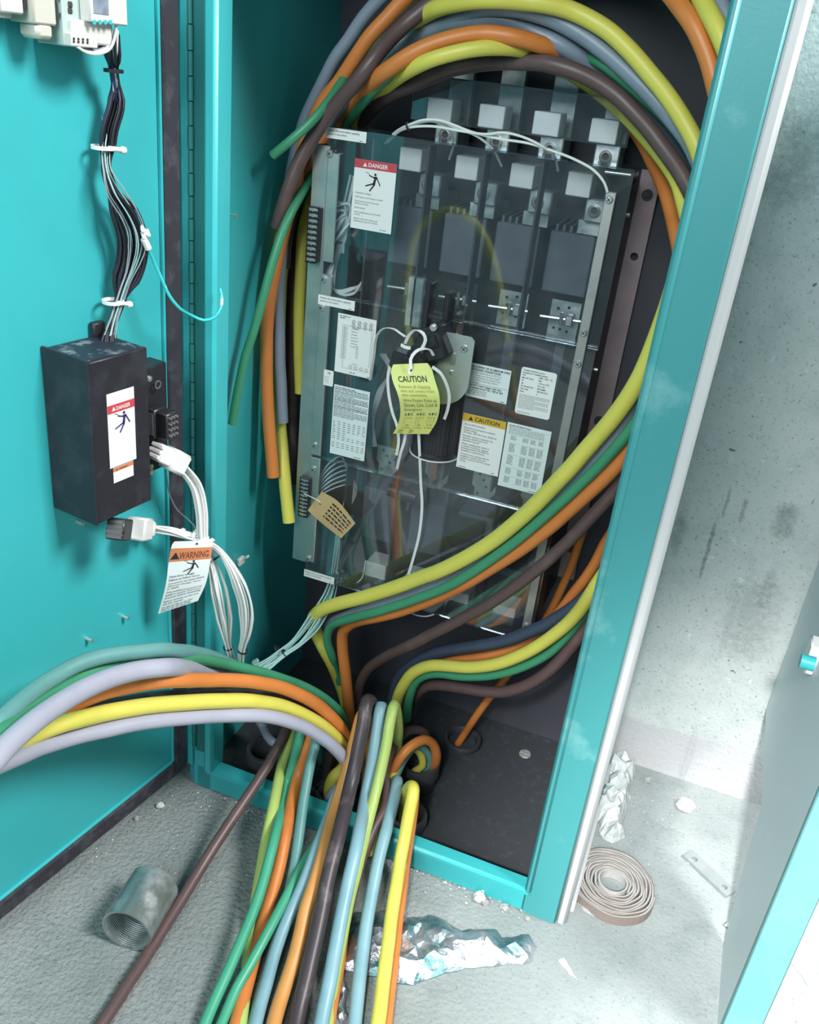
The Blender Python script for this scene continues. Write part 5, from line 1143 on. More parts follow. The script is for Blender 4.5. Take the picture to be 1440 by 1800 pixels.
# terminal strips on the left rail
for (zt, zb, x0) in ((1.068, 0.982, 0.0335), (0.600, 0.523, 0.0445)):
    b = MB()
    w = 0.021
    b.box(x0, x0 + w, 0.207, 0.2195, zb, zt, bev=0.001)
    n = 10
    for k in range(n + 1):
        z = zb + (zt - zb) * k / n
        b.box(x0 + 0.001, x0 + w - 0.001, 0.203, 0.208, z - 0.0006, z + 0.0006)
    ts = b.build('terminal_strip', M['black_plastic'], sw, 'black terminal strip')
    for k in range(n):
        z = zb + (zt - zb) * (k + 0.5) / n
        s = MB()
        s.cyl((x0 + w / 2, 0.207, z), (x0 + w / 2, 0.2045, z), 0.0030, n=10)
        s.box(x0 + 0.003, x0 + w - 0.003, 0.2060, 0.2072, z - 0.0022, z + 0.0022)
        s.build('terminal_screw', M['screw'], ts)


# stickers on the covers
def sticker(tl, brc, Y, label, m='paper', rnd=0.0):
    a, c = at(*tl, 'y', Y), at(*brc, 'y', Y)
    w, h = c.x - a.x, a.z - c.z
    b = MB()
    if rnd:
        poly = []
        for (cx, cz, s) in ((w - rnd, h - rnd, 0), (rnd, h - rnd, 90), (rnd, rnd, 180), (w - rnd, rnd, 270)):
            poly += [(cx + rnd * cos(radians(s + t)), cz + rnd * sin(radians(s + t))) for t in (0, 30, 60, 90)]
    else:
        poly = [(0, 0), (w, 0), (w, h), (0, h)]
    b.prism(poly, ((a.x, Y, c.z), EX, EZ), 0.0004)
    o = b.build('label_sticker', M[m], sw, label)
    pr = Print(lambda x, y: Vector((a.x + x, Y - 0.0005, c.z + y)))
    return o, pr, w, h


YU, YM, YL = 0.2186, 0.2156, 0.2186
o, p, w, h = sticker((624.5, 278), (687, 412), YU, 'white danger label with red header on the upper cover')
p.rect(0, h * 0.878, w, h, 1)
p.triangle(w * 0.255, h * 0.905, h * 0.058, 2)
p.text('DANGER', w * 0.33, h * 0.908, h * 0.082, 2, True, w * 0.47)
p.shocked_figure(w * 0.47, h * 0.70, h * 0.27)
g = 3
for (yy, ts) in ((0.515, ('Hazardous voltage.',)), (0.455, ('Will cause severe injury or death.',)), (0.395, ('Disconnect power from unit', 'before servicing.')),
                 (0.300, ('Read manual.',)), (0.235, ('Only qualified personnel should', 'service.')), (0.140, ('Replace all covers before the', 'equipment is put into service.'))):
    for k, t in enumerate(ts):
        p.text(t, w * 0.07, h * (yy - 0.034 * k), h * 0.034, g, False, w * 0.78)
p.dashes(w * 0.72, w * 0.92, h * 0.03, h * 0.016, 3, g)
p.build(o, [M['ink'], M['red'], M['paper'], M['ink_grey']])


def replace_label(tl, brc, Y, label):
    o, p, w, h = sticker(tl, brc, Y, label)
    p.text('Replace all covers before applying', w * 0.06, h * 0.66, h * 0.25, 0, False, w * 0.90)
    p.text('power to the switch.', w * 0.06, h * 0.34, h * 0.25, 0, False, w * 0.52)
    p.dashes(w * 0.84, w * 0.94, h * 0.1, h * 0.08, 5)
    p.build(o, M['ink'])


replace_label((573, 222.5), (643.5, 252), YU, 'white strip label at the top left corner of the upper cover')
replace_label((560, 517), (623, 547), YM, 'white strip label at the top left corner of the middle cover')
replace_label((535, 1000), (587, 1028), YL, 'white strip label at the lower left corner of the lower cover')

o, p, w, h = sticker((595, 549.5), (653.5, 667), YM, 'white wiring diagram sheet')
p.dashes(w * 0.05, w * 0.35, h * 0.955, h * 0.018, 1)
p.dashes(w * 0.05, w * 0.25, h * 0.925, h * 0.018, 2)
for k in range(4):
    for j in range(2):
        p.ring(w * (0.42 + 0.15 * k), h * (0.90 - 0.065 * j), w * 0.045, w * 0.008)
        p.seg(w * (0.39 + 0.15 * k), h * (0.88 - 0.065 * j), w * (0.45 + 0.15 * k), h * (0.92 - 0.065 * j), w * 0.008)
    p.ring(w * (0.42 + 0.14 * k), h * 0.135, w * 0.04, w * 0.008)
for (x0, y0, x1, y1) in ((0.12, 0.82, 0.94, 0.82), (0.94, 0.82, 0.94, 0.10), (0.94, 0.10, 0.20, 0.10), (0.20, 0.10, 0.20, 0.82), (0.90, 0.79, 0.90, 0.18)):
    p.seg(w * x0, h * y0, w * x1, h * y1, w * 0.006, 1)
for k in range(22):
    y = 0.78 - 0.025 * k
    p.dashes(w * 0.13, w * 0.30, h * y, h * 0.011, 20 + k, 1)
    if k % 2 == 0 and k < 14:
        p.dashes(w * 0.38, w * 0.58, h * y, h * 0.013, 60 + k)
    if 10 < k < 20:
        p.dashes(w * 0.52, w * 0.60, h * y, h * 0.011, 90 + k, 1)
p.text('EMERGENCY', w * 0.45, h * 0.185, h * 0.02)
p.text('NORMAL', w * 0.43, h * 0.79, h * 0.02)
p.dashes(w * 0.4, w * 0.6, h * 0.03, h * 0.018, 7)
p.dashes(w * 0.88, w * 0.98, h * 0.015, h * 0.018, 8)
p.build(o, [M['ink'], M['ink_grey']])

o, p, w, h = sticker((588, 675), (640, 811), YM, 'pale sheet of printed ratings below the wiring diagram', 'paper_blue')
yy = 0.965
for k in range(21):
    p.dashes(w * 0.03, w * 0.99, h * yy, h * 0.014, 100 + k, 0 if k in (0, 1, 7, 8, 13, 14) else 1, 0.98 if k % 5 else 0.6)
    yy -= 0.0205
for y in (0.905, 0.79, 0.70, 0.60):
    p.seg(w * 0.02, h * y, w * 0.98, h * y, h * 0.003)
for j in range(7):
    for k in range(13):
        if (k in (5, 6) and j > 2) or k == 9:
            continue
        p.dashes(w * (0.04 + 0.14 * j), w * (0.12 + 0.14 * j), h * (0.48 - 0.031 * k), h * 0.015, 200 + 13 * j + k, 1, 1.0)
p.dashes(w * 0.7, w * 0.95, h * 0.02, h * 0.014, 9)
p.build(o, [M['ink'], M['ink_grey']])

o, p, w, h = sticker((570, 649), (585, 680), YM, 'small rounded white mark sticker beside the rail', 'paper', 0.002)
p.text('UL', w * 0.4, h * 0.78, h * 0.17, 0, True)
for k in range(4):
    p.dashes(w * 0.1, w * 0.6, h * (0.55 - 0.12 * k), h * 0.04, 300 + k, 1)
p.build(o, [M['ink'], M['ink_grey']])

o, p, w, h = sticker((826, 636.5), (890, 711), YM, 'pale label about copper or aluminum wire', 'paper_blue')
p.text('USE COPPER OR ALUMINUM WIRE', w * 0.03, h * 0.885, h * 0.085, 0, True, w * 0.95)
p.text('FOR POWER CONNECTIONS', w * 0.03, h * 0.80, h * 0.085, 0, True, w * 0.74)
for k, t in enumerate(('Use 60\u00b0C rated wire or 75\u00b0C for', 'each circuit and size wire based', 'on the temperature rating of the', 'wire and the ampacity of wire', 'in conduit.')):
    p.text(t, w * 0.04, h * (0.725 - 0.073 * k), h * 0.07, 1, False, w * (0.8 if k < 4 else 0.3))
p.text('Use 60\u00b0C rated copper only wire', w * 0.04, h * 0.345, h * 0.08, 0, True, w * 0.8)
p.text('on terminal block TB1, TB2 & TB3', w * 0.04, h * 0.265, h * 0.08, 0, True, w * 0.84)
p.seg(w * 0.02, h * 0.425, w * 0.98, h * 0.425, h * 0.008, 1)
for k in range(4):
    p.dashes(w * 0.04, w * 0.55, h * (0.21 - 0.042 * k), h * 0.026, 320 + k, 1)
p.dashes(w * 0.86, w * 0.95, h * 0.03, h * 0.03, 2)
p.build(o, [M['ink'], M['ink_grey']])

o, p, w, h = sticker((918, 644), (965, 739), YM, 'white rounded rating label at the right of the middle cover', 'paper', 0.004)
p.text('Transfer Switch for use on', w * 0.05, h * 0.93, h * 0.042, 0, True, w * 0.78)
p.text('emergency or standby systems', w * 0.05, h * 0.88, h * 0.042, 0, True, w * 0.9)
for k, (s_, t) in enumerate((('P/N', '0306 - 5201 - 02'), ('Max AC Volts', '600'), ('Ph', '1 PH or 3 PH'), ('Hz', '50 or 60'), ('AC Amps/Cont', '600 (AMP)'), ('Opr Volts', '100-120 VAC'), ('Poles', '4'))):
    p.text(s_, w * 0.05, h * (0.825 - 0.058 * k), h * 0.042, 0, True, w * 0.4)
    p.text(t, w * 0.52, h * (0.825 - 0.058 * k), h * 0.042, 0, True, w * 0.4)
for k in range(12):
    p.dashes(w * 0.06, w * 0.96, h * (0.42 - 0.026 * k), h * 0.014, 400 + k, 1, 0.96 if k % 4 < 3 else 0.5)
for k in range(2):
    p.dashes(w * 0.06, w * 0.5, h * (0.05 - 0.02 * k), h * 0.012, 420 + k, 1)
p.build(o, [M['ink'], M['ink_grey']])

o, p, w, h = sticker((815, 725), (875, 838), YM, 'white caution label with amber header')
p.rect(0, h * 0.865, w, h, 1)
p.triangle(w * 0.19, h * 0.895, h * 0.07)
p.text('CAUTION', w * 0.28, h * 0.897, h * 0.098, 0, True, w * 0.62)
y = 0.80
for ts in (('Do not lift by handles.',), ('Normal and emergency auxiliary', 'switch ratings:', '10 Amps, 250 VAC max, 50/60 Hz'), ('Periodic testing is required. See', 'stand-by system tab in the', 'operators manual.'),
           ('When installing this switch in', 'a custom enclosure, request', 'drawing number 0SU1896 for', 'installation requirements.'), ('Control circuit wiring must be', 'installed in conduit. Do not', 'install in contact with AC power', 'wiring.')):
    for t in ts:
        p.text(t, w * 0.06, h * y, h * 0.042, 0, False, w * min(0.88, 0.029 * len(t)))
        y -= 0.0415
    y -= 0.022
p.dashes(w * 0.06, w * 0.25, h * 0.02, h * 0.016, 10)
p.dashes(w * 0.84, w * 0.94, h * 0.03, h * 0.016, 11)
p.build(o, [M['ink'], M['amber']])

o, p, w, h = sticker((893, 741.5), (949, 871), YM, 'pale table of torque ratings at the lower right', 'paper_blue')
p.text('Specific 3\u00d8 Rated Torque', w * 0.05, h * 0.955, h * 0.03, 0, True, w * 0.6)
p.seg(w * 0.02, h * 0.943, w * 0.98, h * 0.943, h * 0.002)
for k in range(5):
    p.dashes(w * 0.05, w * 0.96, h * (0.922 - 0.02 * k), h * 0.011, 500 + k, 1)
for blk, (y0, n) in enumerate(((0.80, 4), (0.68, 8), (0.50, 9), (0.30, 6), (0.16, 6))):
    for k in range(n):
        for j in range(4):
            x = (0.12, 0.40, 0.58, 0.76)[j]
            p.dashes(w * x, w * (x + 0.13), h * (y0 - 0.0165 * k), h * 0.0125, 520 + 40 * blk + 4 * k + j, 1, 1.0)
    p.seg(w * 0.1, h * (y0 + 0.022), w * 0.92, h * (y0 + 0.022), h * 0.002, 1)
p.dashes(w * 0.72, w * 0.95, h * 0.02, h * 0.013, 12)
p.build(o, [M['ink'], M['ink_grey']])
# ------------------------------------------------------------------ power cables
for (col, rr, lab, ends, pts) in CABLES:
    b = MB()
    b.tube(pts, rr, n=14, step=0.011)
    o = b.build('power_cable', CABLE[col], smooth=True, angle=60)
    tag(o, lab, 'cable', 'power cables in and around the cabinet')
    if ends[0]:                                    # cut end shows its conductor
        p0, p1 = Vector(pts[0]), Vector(pts[1])
        t = (p0 - p1).normalized()
        c = MB()
        c.cyl(p0 - t * 0.004, p0 + t * 0.0012, rr * 0.68, n=14)
        c.build('conductor', M['copper'], o, smooth=True)

# ------------------------------------------------------------------ cards and tags
def card_points(left, right, n):
    """left / right: world points down the two edges of a hanging card, resampled to n rows"""
    def rs(E):
        E = spline(E, 0.002)
        return [E[min(len(E) - 1, int(round((len(E) - 1) * i / (n - 1))))] for i in range(n)]
    return rs(left), rs(right)


def card(name, parent, left, right, m, chop=0.0, thick=0.0005, label=None):
    n = 24
    Lp, Rp = card_points(left, right, n)
    k = 9
    vs, fs = [], []

    def pt(x, y, off=0.0):
        """x, y in 0..1, y up"""
        t = (1 - y) * (n - 1)
        i = min(n - 2, max(0, int(t)))
        a = Lp[i].lerp(Lp[i + 1], t - i)
        c = Rp[i].lerp(Rp[i + 1], t - i)
        e = (c - a)
        up = (Lp[i] - Lp[i + 1])
        nn = e.cross(up).normalized()
        if nn.dot(CAM - a) < 0:
            nn = -nn
        return a + e * x + nn * off
    for s in (1, -1):
        for i in range(n):
            y = 1 - i / (n - 1)
            cut = max(0.0, chop - (1 - y)) * 1.0
            for j in range(k):
                x = cut + (1 - 2 * cut) * j / (k - 1)
                vs.append(pt(x, y, thick / 2 * s))
    q = n * k
    for i in range(n - 1):
        for j in range(k - 1):
            a = i * k + j
            fs.append((a, a + k, a + k + 1, a + 1))
            fs.append((q + a, q + a + 1, q + a + k + 1, q + a + k))
    rim = [j for j in range(k)] + [i * k + k - 1 for i in range(1, n)] + [(n - 1) * k + j for j in range(k - 2, -1, -1)] + [i * k for i in range(n - 2, 0, -1)]
    for i in range(len(rim)):
        a, c = rim[i], rim[(i + 1) % len(rim)]
        fs.append((a, c, c + q, a + q))
    b = MB().add(vs, fs)
    o = b.build(name, m, parent, label, smooth=True, angle=60)
    W = (Rp[n // 2] - Lp[n // 2]).length
    H = sum((Lp[i] - Lp[i + 1]).length for i in range(n - 1))
    pr = Print(lambda x, y: pt(x / W, y / H, thick / 2 + 0.00035))
    return o, pr, W, H, pt


# yellow caution tag hanging from the switch handle
def Y(px, py, v):
    return at(px, py, 'y', v)


tg = thing('caution_tag', 'yellow paper caution tag hanging from the switch handle on white straps', 'tag', Y(725, 640, 0.12))
o, p, W, H, pt = card('tag_card', tg, [Y(686, 641, 0.130), Y(690, 668, 0.118), Y(700, 695, 0.112), Y(704, 722, 0.124), Y(700, 745, 0.138), Y(691, 762, 0.148)],
                      [Y(757, 638, 0.130), Y(764, 666, 0.118), Y(772, 693, 0.112), Y(773, 718, 0.124), Y(767, 742, 0.138), Y(754, 763, 0.148)], M['tag_yellow'], chop=0.075)
p.text('CAUTION', W * 0.14, H * 0.79, H * 0.095, 0, True, W * 0.68)
for k, t in enumerate(('Remove all shipping', 'wire and screws from', 'wire connections.')):
    p.text(t, W * 0.10, H * (0.715 - 0.05 * k), H * 0.058, 1, False, W * (0.74, 0.8, 0.62)[k])
for k, t in enumerate(('Wire Power Poles as', 'Shown, Line, Load &', 'Emergency')):
    p.text(t, W * 0.10, H * (0.54 - 0.06 * k), H * 0.062, 1, False, W * (0.82, 0.84, 0.46)[k])
for k in range(3):
    x = W * (0.12 + 0.31 * k)
    p.text('A B C', x, H * 0.345, H * 0.055, 0, True, W * 0.21)
    for j in range(3):
        p.ring(x + W * (0.025 + 0.075 * j), H * 0.30, W * 0.026, W * 0.006, 1, 10)
        if j <= k:
            p.seg(x + W * (0.025 + 0.075 * j), H * 0.28, x + W * (0.025 + 0.075 * j), H * 0.20, W * 0.006, 1)
    p.text(('1 Ph.', '1 Ph.', '3 Ph.')[k], x + W * 0.03, H * 0.155, H * 0.04, 1)
    p.text(('2 Wire', '3 Wire', '4 Wire')[k], x + W * 0.01, H * 0.11, H * 0.04, 1)
for k in range(2):
    for j in range(3):
        p.dashes(W * (0.1 + 0.3 * k), W * (0.25 + 0.3 * k), H * (0.075 - 0.025 * j), H * 0.02, 40 + 3 * k + j, 1)
p.build(o, [M['ink'], mat('olive_ink', (0.26, 0.24, 0.06, 1), 0.6)])
e = MB()
c0 = pt(0.5, 0.915)
nn = (CAM - c0).normalized()
e.lathe(c0, nn, [(0.0022, -0.0006), (0.0062, -0.0006), (0.0062, 0.0009), (0.0022, 0.0009)], n=24)
e.cyl(c0, c0 + nn * 0.0006, 0.0023, n=14, mi=1)
e.build('eyelet', [M['paper'], M['ink']], o, 'white paper ring round the hole', smooth=True)
WD = Vector((0.55, -0.15, 0.3))
straps = [
    ([Y(723, 648, 0.118), Y(722, 632, 0.122), Y(730, 619, 0.125), Y(742, 613, 0.130), Y(756, 615, 0.132), Y(762, 625, 0.14)], 'strap', EX),
    ([Y(651, 668, 0.195), Y(657, 628, 0.17), Y(663, 590, 0.155), Y(676, 577, 0.15), Y(692, 578, 0.145), Y(704, 586, 0.138), Y(713, 592, 0.135)], 'strap', EY + EX * 0.6),
    ([Y(712, 604, 0.135), Y(720, 588, 0.13), Y(732, 580, 0.127), Y(744, 586, 0.127), Y(748, 598, 0.13), Y(742, 612, 0.13)], 'strap', EY * 0.6 + EX),
    ([Y(690, 634, 0.15), Y(683, 655, 0.155), Y(683, 688, 0.16), Y(690, 725, 0.162), Y(698, 748, 0.165), Y(701, 775, 0.17), Y(697, 800, 0.18)], 'strap', EX),
    ([Y(760, 645, 0.13), Y(774, 655, 0.13), Y(785, 675, 0.135), Y(790, 698, 0.145), Y(787, 720, 0.152), Y(781, 737, 0.157)], 'strap', EX + EZ * 0.3),
    ([Y(714, 755, 0.165), Y(711, 775, 0.17), Y(704, 798, 0.18), Y(698, 824, 0.2)], 'strap', EX),
    ([Y(736, 757, 0.165), Y(738, 800, 0.18), Y(740, 850, 0.2), Y(742, 890, 0.205), Y(737, 940, 0.207), Y(727, 980, 0.207), Y(716, 1018, 0.207), Y(714, 1030, 0.207)], 'strap', EX),
    ([Y(705, 606, 0.132), Y(712, 610, 0.13), Y(722, 612, 0.13)], 'strap', EX * 0.3 + EZ),
]
for pts, nm, wd in straps:
    MB().strap(pts, 0.0048, 0.0010, wd).build(nm, M['nylon'], tg, smooth=True, angle=60)

# tan tag tied to the lower terminal strip
tt = thing('hang_tag', 'small tan manila tag tied to the lower terminal strip, hanging askew', 'tag', Y(570, 870, 0.19))
o, p, W, H, pt = card('tag_card', tt, [Y(566, 864, 0.198), Y(583, 889, 0.19), Y(599, 946, 0.175)][:1] + [Y(541, 896, 0.196), ][:0] + [Y(595, 882, 0.186), Y(625, 920, 0.176)],
                      [Y(541, 897, 0.196), Y(570, 923, 0.186), Y(600, 946, 0.176)], M['tag_tan'])
for k in range(5):
    for j in range(1):
        x0 = W * (0.16 + 0.14 * k)
        g = random.Random(600 + k)
        y = H * 0.64
        while y > H * 0.08:
            l = g.uniform(0.04, 0.12) * H
            p.rect(x0, max(H * 0.06, y - l), x0 + W * 0.06, y)
            y -= l + H * 0.025
p.build(o, [M['ink']])
e = MB()
c0 = pt(0.45, 0.86)
nn = (CAM - c0).normalized()
e.cyl(c0, c0 + nn * 0.0012, 0.0025, n=14)
e.build('tag_hole', M['ink'], o)
MB().tube([c0 + nn * 0.001, Y(562, 882, 0.193), Y(548, 874, 0.197), Y(535, 868, 0.203)], 0.0009, n=8, step=0.006).build('string', M['wire_white'], tt)

# ------------------------------------------------------------------ black control box on the door
cb = thing('control_box', 'black metal control box mounted on the open door, white danger label on its front', 'box', DP(0.2, 0.0, 0.69))
U0, U1, Z0, Z1, OFF = 0.151, 0.250, 0.694, 0.918, 0.082
b = MB()
b.dbox(U0, U1, 0.001, OFF, Z0, Z1, bev=0.0016)
box_ = b.build('enclosure', M['black'], cb, smooth=True)
b = MB()
b.dbox(U0 + 0.004, U1 - 0.004, 0.006, OFF - 0.004, Z1, Z1 + 0.0008)
b.build('dusty_top', M['black_dust'], box_, 'top face covered in pale dust')
b = MB()
b.dbox(U1 - 0.0015, U1 + 0.0025, 0.001, OFF + 0.001, Z0 - 0.001, Z1 + 0.003, bev=0.0008)
b.build('cover_flange', M['black'], box_)
b = MB()
b.dbox(0.094, 0.155, 0.001, 0.004, 0.700, 0.886, bev=0.001)
b.dbox(0.066, 0.152, 0.001, 0.034, 0.706, 0.868, bev=0.002)
b.dbox(0.155, 0.175, 0.001, 0.012, 0.915, 0.938, bev=0.002)
b.build('base_plate', M['black'], cb, smooth=True)


def on_front(px, py):
    q = door_at(px, py, OFF + 0.0008)
    return q


def plate_label(tl, tr, bl, label, parent):
    A_, B_, C_ = on_front(*tl), on_front(*tr), on_front(*bl)
    w = (B_ - A_).dot(-DOOR_U)
    h = A_.z - C_.z
    b = MB()
    b.prism([(0, 0), (w, 0), (w, h), (0, h)], (Vector((A_.x, A_.y, C_.z)), -DOOR_U, EZ), 0.0004)
    o = b.build('label_sticker', M['paper'], parent, label)
    base = Vector((A_.x, A_.y, C_.z)) + DOOR_N * 0.0006
    return o, Print(lambda x, y: base - DOOR_U * x + EZ * y), w, h


o, p, w, h = plate_label((187, 694), (235, 680), (192, 825), 'white danger label with red band and falling figure', cb)
p.rect(0, h * 0.735, w, h * 0.845, 1)
p.triangle(w * 0.22, h * 0.765, h * 0.055, 2)
p.text('DANGER', w * 0.31, h * 0.763, h * 0.07, 2, True, w * 0.52)
p.shocked_figure(w * 0.52, h * 0.585, h * 0.28)
p.build(o, [mat('violet_ink', (0.03, 0.02, 0.14, 1), 0.6), M['red'], M['paper']])
o, p, w, h = plate_label((199, 823.5), (234, 811), (200, 850), 'small white warning label with orange band', cb)
p.rect(0, h * 0.74, w, h, 1)
p.triangle(w * 0.16, h * 0.79, h * 0.13)
p.text('WARNING', w * 0.27, h * 0.79, h * 0.14, 0, True, w * 0.6)
p.build(o, [mat('brown_ink', (0.12, 0.04, 0.02, 1), 0.6), M['orange_print']])
for (px, py, off) in ((261, 665, 0.044), (264, 820, 0.044), (265, 829, 0.044), (253, 665, 0.05)):
    q = door_at(px, py, off)
    s = MB()
    s.cyl(q - DOOR_N * 0.03, q + DOOR_N * 0.004, 0.0018, n=8)
    s.cyl(q, q + DOOR_N * 0.003, 0.0042, n=12)
    s.build('screw', M['screw'], cb, smooth=True)
s = MB()
q = door_at(277, 676, 0.043)
s.lathe(q, DOOR_N, [(0.0045, 0), (0.0062, 0), (0.0062, 0.0012), (0.0045, 0.0012)], n=20)
s.build('knockout_ring', M['zinc'], cb)
# black multi-pin socket on the base plate
q = door_at(288, 744, 0.055)
uu = (-DOOR_U * 0.10 + DOOR_N * 0.95 + EX * 0.1).normalized()
vv = EZ.cross(uu).normalized()
s = MB()
s.obox(q, uu, vv, EZ, 0.030, 0.024, 0.040, bev=0.002)
s.obox(q - uu * 0.012, uu, vv, EZ, 0.014, 0.028, 0.044, bev=0.002)
sk = s.build('pin_socket', M['black_plastic'], cb, 'black multi-pin socket', smooth=True)
s = MB()
s.obox(q - uu * 0.0125 - vv * 0.0145, uu, vv, EZ, 0.010, 0.0015, 0.034)
s.build('silver_clip', M['galv'], sk)
for i in range(3):
    for j in range(4):
        s = MB()
        c = q + uu * 0.015 + vv * ((i - 1) * 0.0068) + EZ * ((j - 1.5) * 0.0088)
        s.cyl(c - uu * 0.004, c + uu * 0.0042, 0.0019, n=8)
        s.build('pin', M['zinc'], sk)

# ------------------------------------------------------------------ white plug harness
ht = thing('plug_harness', 'white wire bundle with white plugs, one in the black box, sagging into the cabinet', 'wires', Y(360, 950, -0.06))
a0, a1 = door_at(274, 792, 0.058), Y(322, 818, -0.075)
ax = (a1 - a0).normalized()
side = EZ.cross(ax).normalized()
upv = ax.cross(side)
s = MB()
s.obox(a0.lerp(a1, 0.22), ax, side, upv, 0.026, 0.026, 0.026, bev=0.002)
for k in range(3):
    s.obox(a0.lerp(a1, 0.03) + upv * (0.008 * (k - 1)), ax, side, upv, 0.010, 0.024, 0.006, bev=0.001)
s.obox(a0.lerp(a1, 0.68), ax, side, upv, 0.034, 0.032, 0.033, bev=0.004)
s.build('white_plug', M['nylon'], ht, smooth=True)
kn = Y(356, 948, -0.055)
b0, b1 = door_at(208, 930, 0.075), Y(262, 929, -0.10)
bx = (b1 - b0).normalized()
bs = EZ.cross(bx).normalized()
bu = bx.cross(bs)
s = MB()
s.obox(b0 + bx * 0.004, bx, bs, bu, 0.034, 0.026, 0.030, bev=0.002)
for k in range(4):
    s.obox(b0 - bx * 0.012 + bu * (0.007 * (k - 1.5)), bx, bs, bu, 0.008, 0.022, 0.004)
s.build('black_plug', M['black_plastic'], ht, 'black plug hanging loose', smooth=True)
s = MB()
s.obox(b0.lerp(b1, 0.66), bx, bs, bu, 0.040, 0.031, 0.034, bev=0.003)
s.obox(b0.lerp(b1, 0.94), bx, bs, bu, 0.012, 0.024, 0.024, bev=0.003)
s.build('white_boot', M['nylon'], ht, smooth=True)


def bundle(parent, pts, n, spread, rr, m, name='wire', seed=0, pinch=(), taper=None, step=0.008):
    """n wires following one path, each with its own small swing; pinched together at the given places"""
    g = random.Random(seed)
    P = spline(pts, step)
    k = len(P)
    out = []
    for w in range(n):
        ph, rad = g.uniform(0, 2 * pi), spread * sqrt((w + 0.5) / n)
        tw = g.uniform(-0.6, 0.6)
        Q = []
        for i, q in enumerate(P):
            t = (P[min(i + 1, k - 1)] - P[max(i - 1, 0)]).normalized()
            a = t.orthogonal().normalized() if i == 0 else (a - t * a.dot(t)).normalized()
            c = t.cross(a)
            f_ = i / (k - 1)
            s_ = 1.0
            for (pp, wd) in pinch:
                s_ = min(s_, max(0.42, min(1.0, abs(f_ - pp) / wd)))
            if taper:
                s_ *= taper(f_)
            Q.append(q + a * (rad * s_ * cos(ph + tw * f_ * 3)) + c * (rad * s_ * sin(ph + tw * f_ * 3)))
        mm = m[w % len(m)] if isinstance(m, list) else m
        out.append(MB().tube(Q[::1], rr, n=7).build(name, mm, parent, smooth=True, angle=80))
    return out


bundle(ht, [a1 - ax * 0.008, Y(343, 852, -0.06), Y(353, 895, -0.055), kn], 8, 0.0085, 0.0022, M['wire_white'], seed=3)
bundle(ht, [b1 + bx * 0.004, Y(300, 934, -0.085), Y(330, 942, -0.065), kn + Vector((0, 0, 0.002))], 8, 0.006, 0.0020, M['wire_white'], seed=4)
bundle(ht, [kn, Y(372, 985, -0.05), Y(384, 1030, -0.05), Y(394, 1085, -0.03), Y(400, 1130, -0.015), Y(405, 1150, -0.005), Y(412, 1172, 0.02)], 9, 0.0135, 0.0019, M['wire_white'], seed=5,
       pinch=((0.0, 0.3), (0.86, 0.35), (1, 0.2)))
bundle(ht, [kn, Y(388, 970, -0.05), Y(415, 1010, -0.045), Y(433, 1060, -0.03), Y(434, 1105, -0.02), Y(426, 1140, -0.01), Y(424, 1160, 0.0), Y(424, 1185, 0.02)], 9, 0.0135, 0.0019, M['wire_white'], seed=6,
       pinch=((0.0, 0.3), (0.84, 0.35), (1, 0.2)))
s = MB()
for (q, dr, rr) in ((kn, Vector((0.3, -0.2, -1)), 0.0095), (kn + Vector((0.012, 0, -0.006)), Vector((0.9, 0, -0.5)), 0.010), (kn + Vector((-0.010, 0, 0.003)), Vector((1, 0, 0.0)), 0.010)):
    s.lathe(q - dr.normalized() * 0.003, dr, [(rr, 0), (rr + 0.0016, 0), (rr + 0.0016, 0.006), (rr, 0.006)], n=20)
s.obox(kn + Vector((-0.03, -0.01, 0.008)), Vector((0.95, 0.2, -0.2)).normalized(), EY, EZ, 0.006, 0.010, 0.012, bev=0.001)
s.build('cable_tie', M['nylon'], ht, 'white cable ties at the knot', smooth=True)
for (q, dr, rr) in ((Y(383, 977, -0.05), Vector((1, 0, -1)), 0.0085), (Y(401, 1137, -0.01), Vector((0.1, 0, -1)), 0.0072), (Y(427, 1143, -0.008), Vector((-0.1, 0, -1)), 0.0072)):
    s = MB()
    s.lathe(q, dr, [(rr, 0), (rr + 0.0013, 0), (rr + 0.0013, 0.003), (rr, 0.003)], n=20)
    s.build('cable_tie', M['wire_black'], ht, 'thin black cable tie')
MB().tube([door_at(292, 828, 0.03), door_at(298, 868, 0.03), door_at(312, 896, 0.035), Y(338, 920, -0.05), kn], 0.0011, n=8, step=0.008).build('thin_wire', M['wire_grey'], ht)

# warning tag tied to that harness
wt = thing('warning_tag', 'white paper warning tag with an orange band tied to the white plug harness', 'tag', Y(340, 960, -0.1))
o, p, W, H, pt = card('tag_card', wt, [Y(303, 952, -0.100), Y(297, 985, -0.104), Y(292, 1025, -0.106), Y(278, 1079, -0.100)],
                      [Y(374, 950, -0.078), Y(370, 985, -0.085), Y(362, 1025, -0.088), Y(348, 1056, -0.090)], M['paper'], chop=0.05)
p.rect(0, H * 0.745, W, H * 0.91, 1, 4, 3)
p.triangle(W * 0.14, H * 0.775, H * 0.095)
p.text('WARNING', W * 0.24, H * 0.775, H * 0.125, 2, True, W * 0.70)
p.shocked_figure(W * 0.56, H * 0.65, H * 0.20)
y = 0.54
for k, t in enumerate(('Hazardous voltage.', 'Failure to follow these', 'instructions can cause severe', 'electrical damage, injury', 'or death.', '', 'Only qualified personnel may', 'install or service. Disconnect', 'all power before connecting', '', 'Before working on the unit,', 'see the manual.', '', '', '')):
    if t:
        p.text(t, W * 0.06, H * y, H * 0.040, 0, False, W * min(0.86, 0.034 * len(t)))
    elif k > 11:
        p.dashes(W * 0.06, W * 0.9, H * y, H * 0.016, 700 + k)
    y -= 0.042 if t else (0.03 if k > 11 else 0.02)
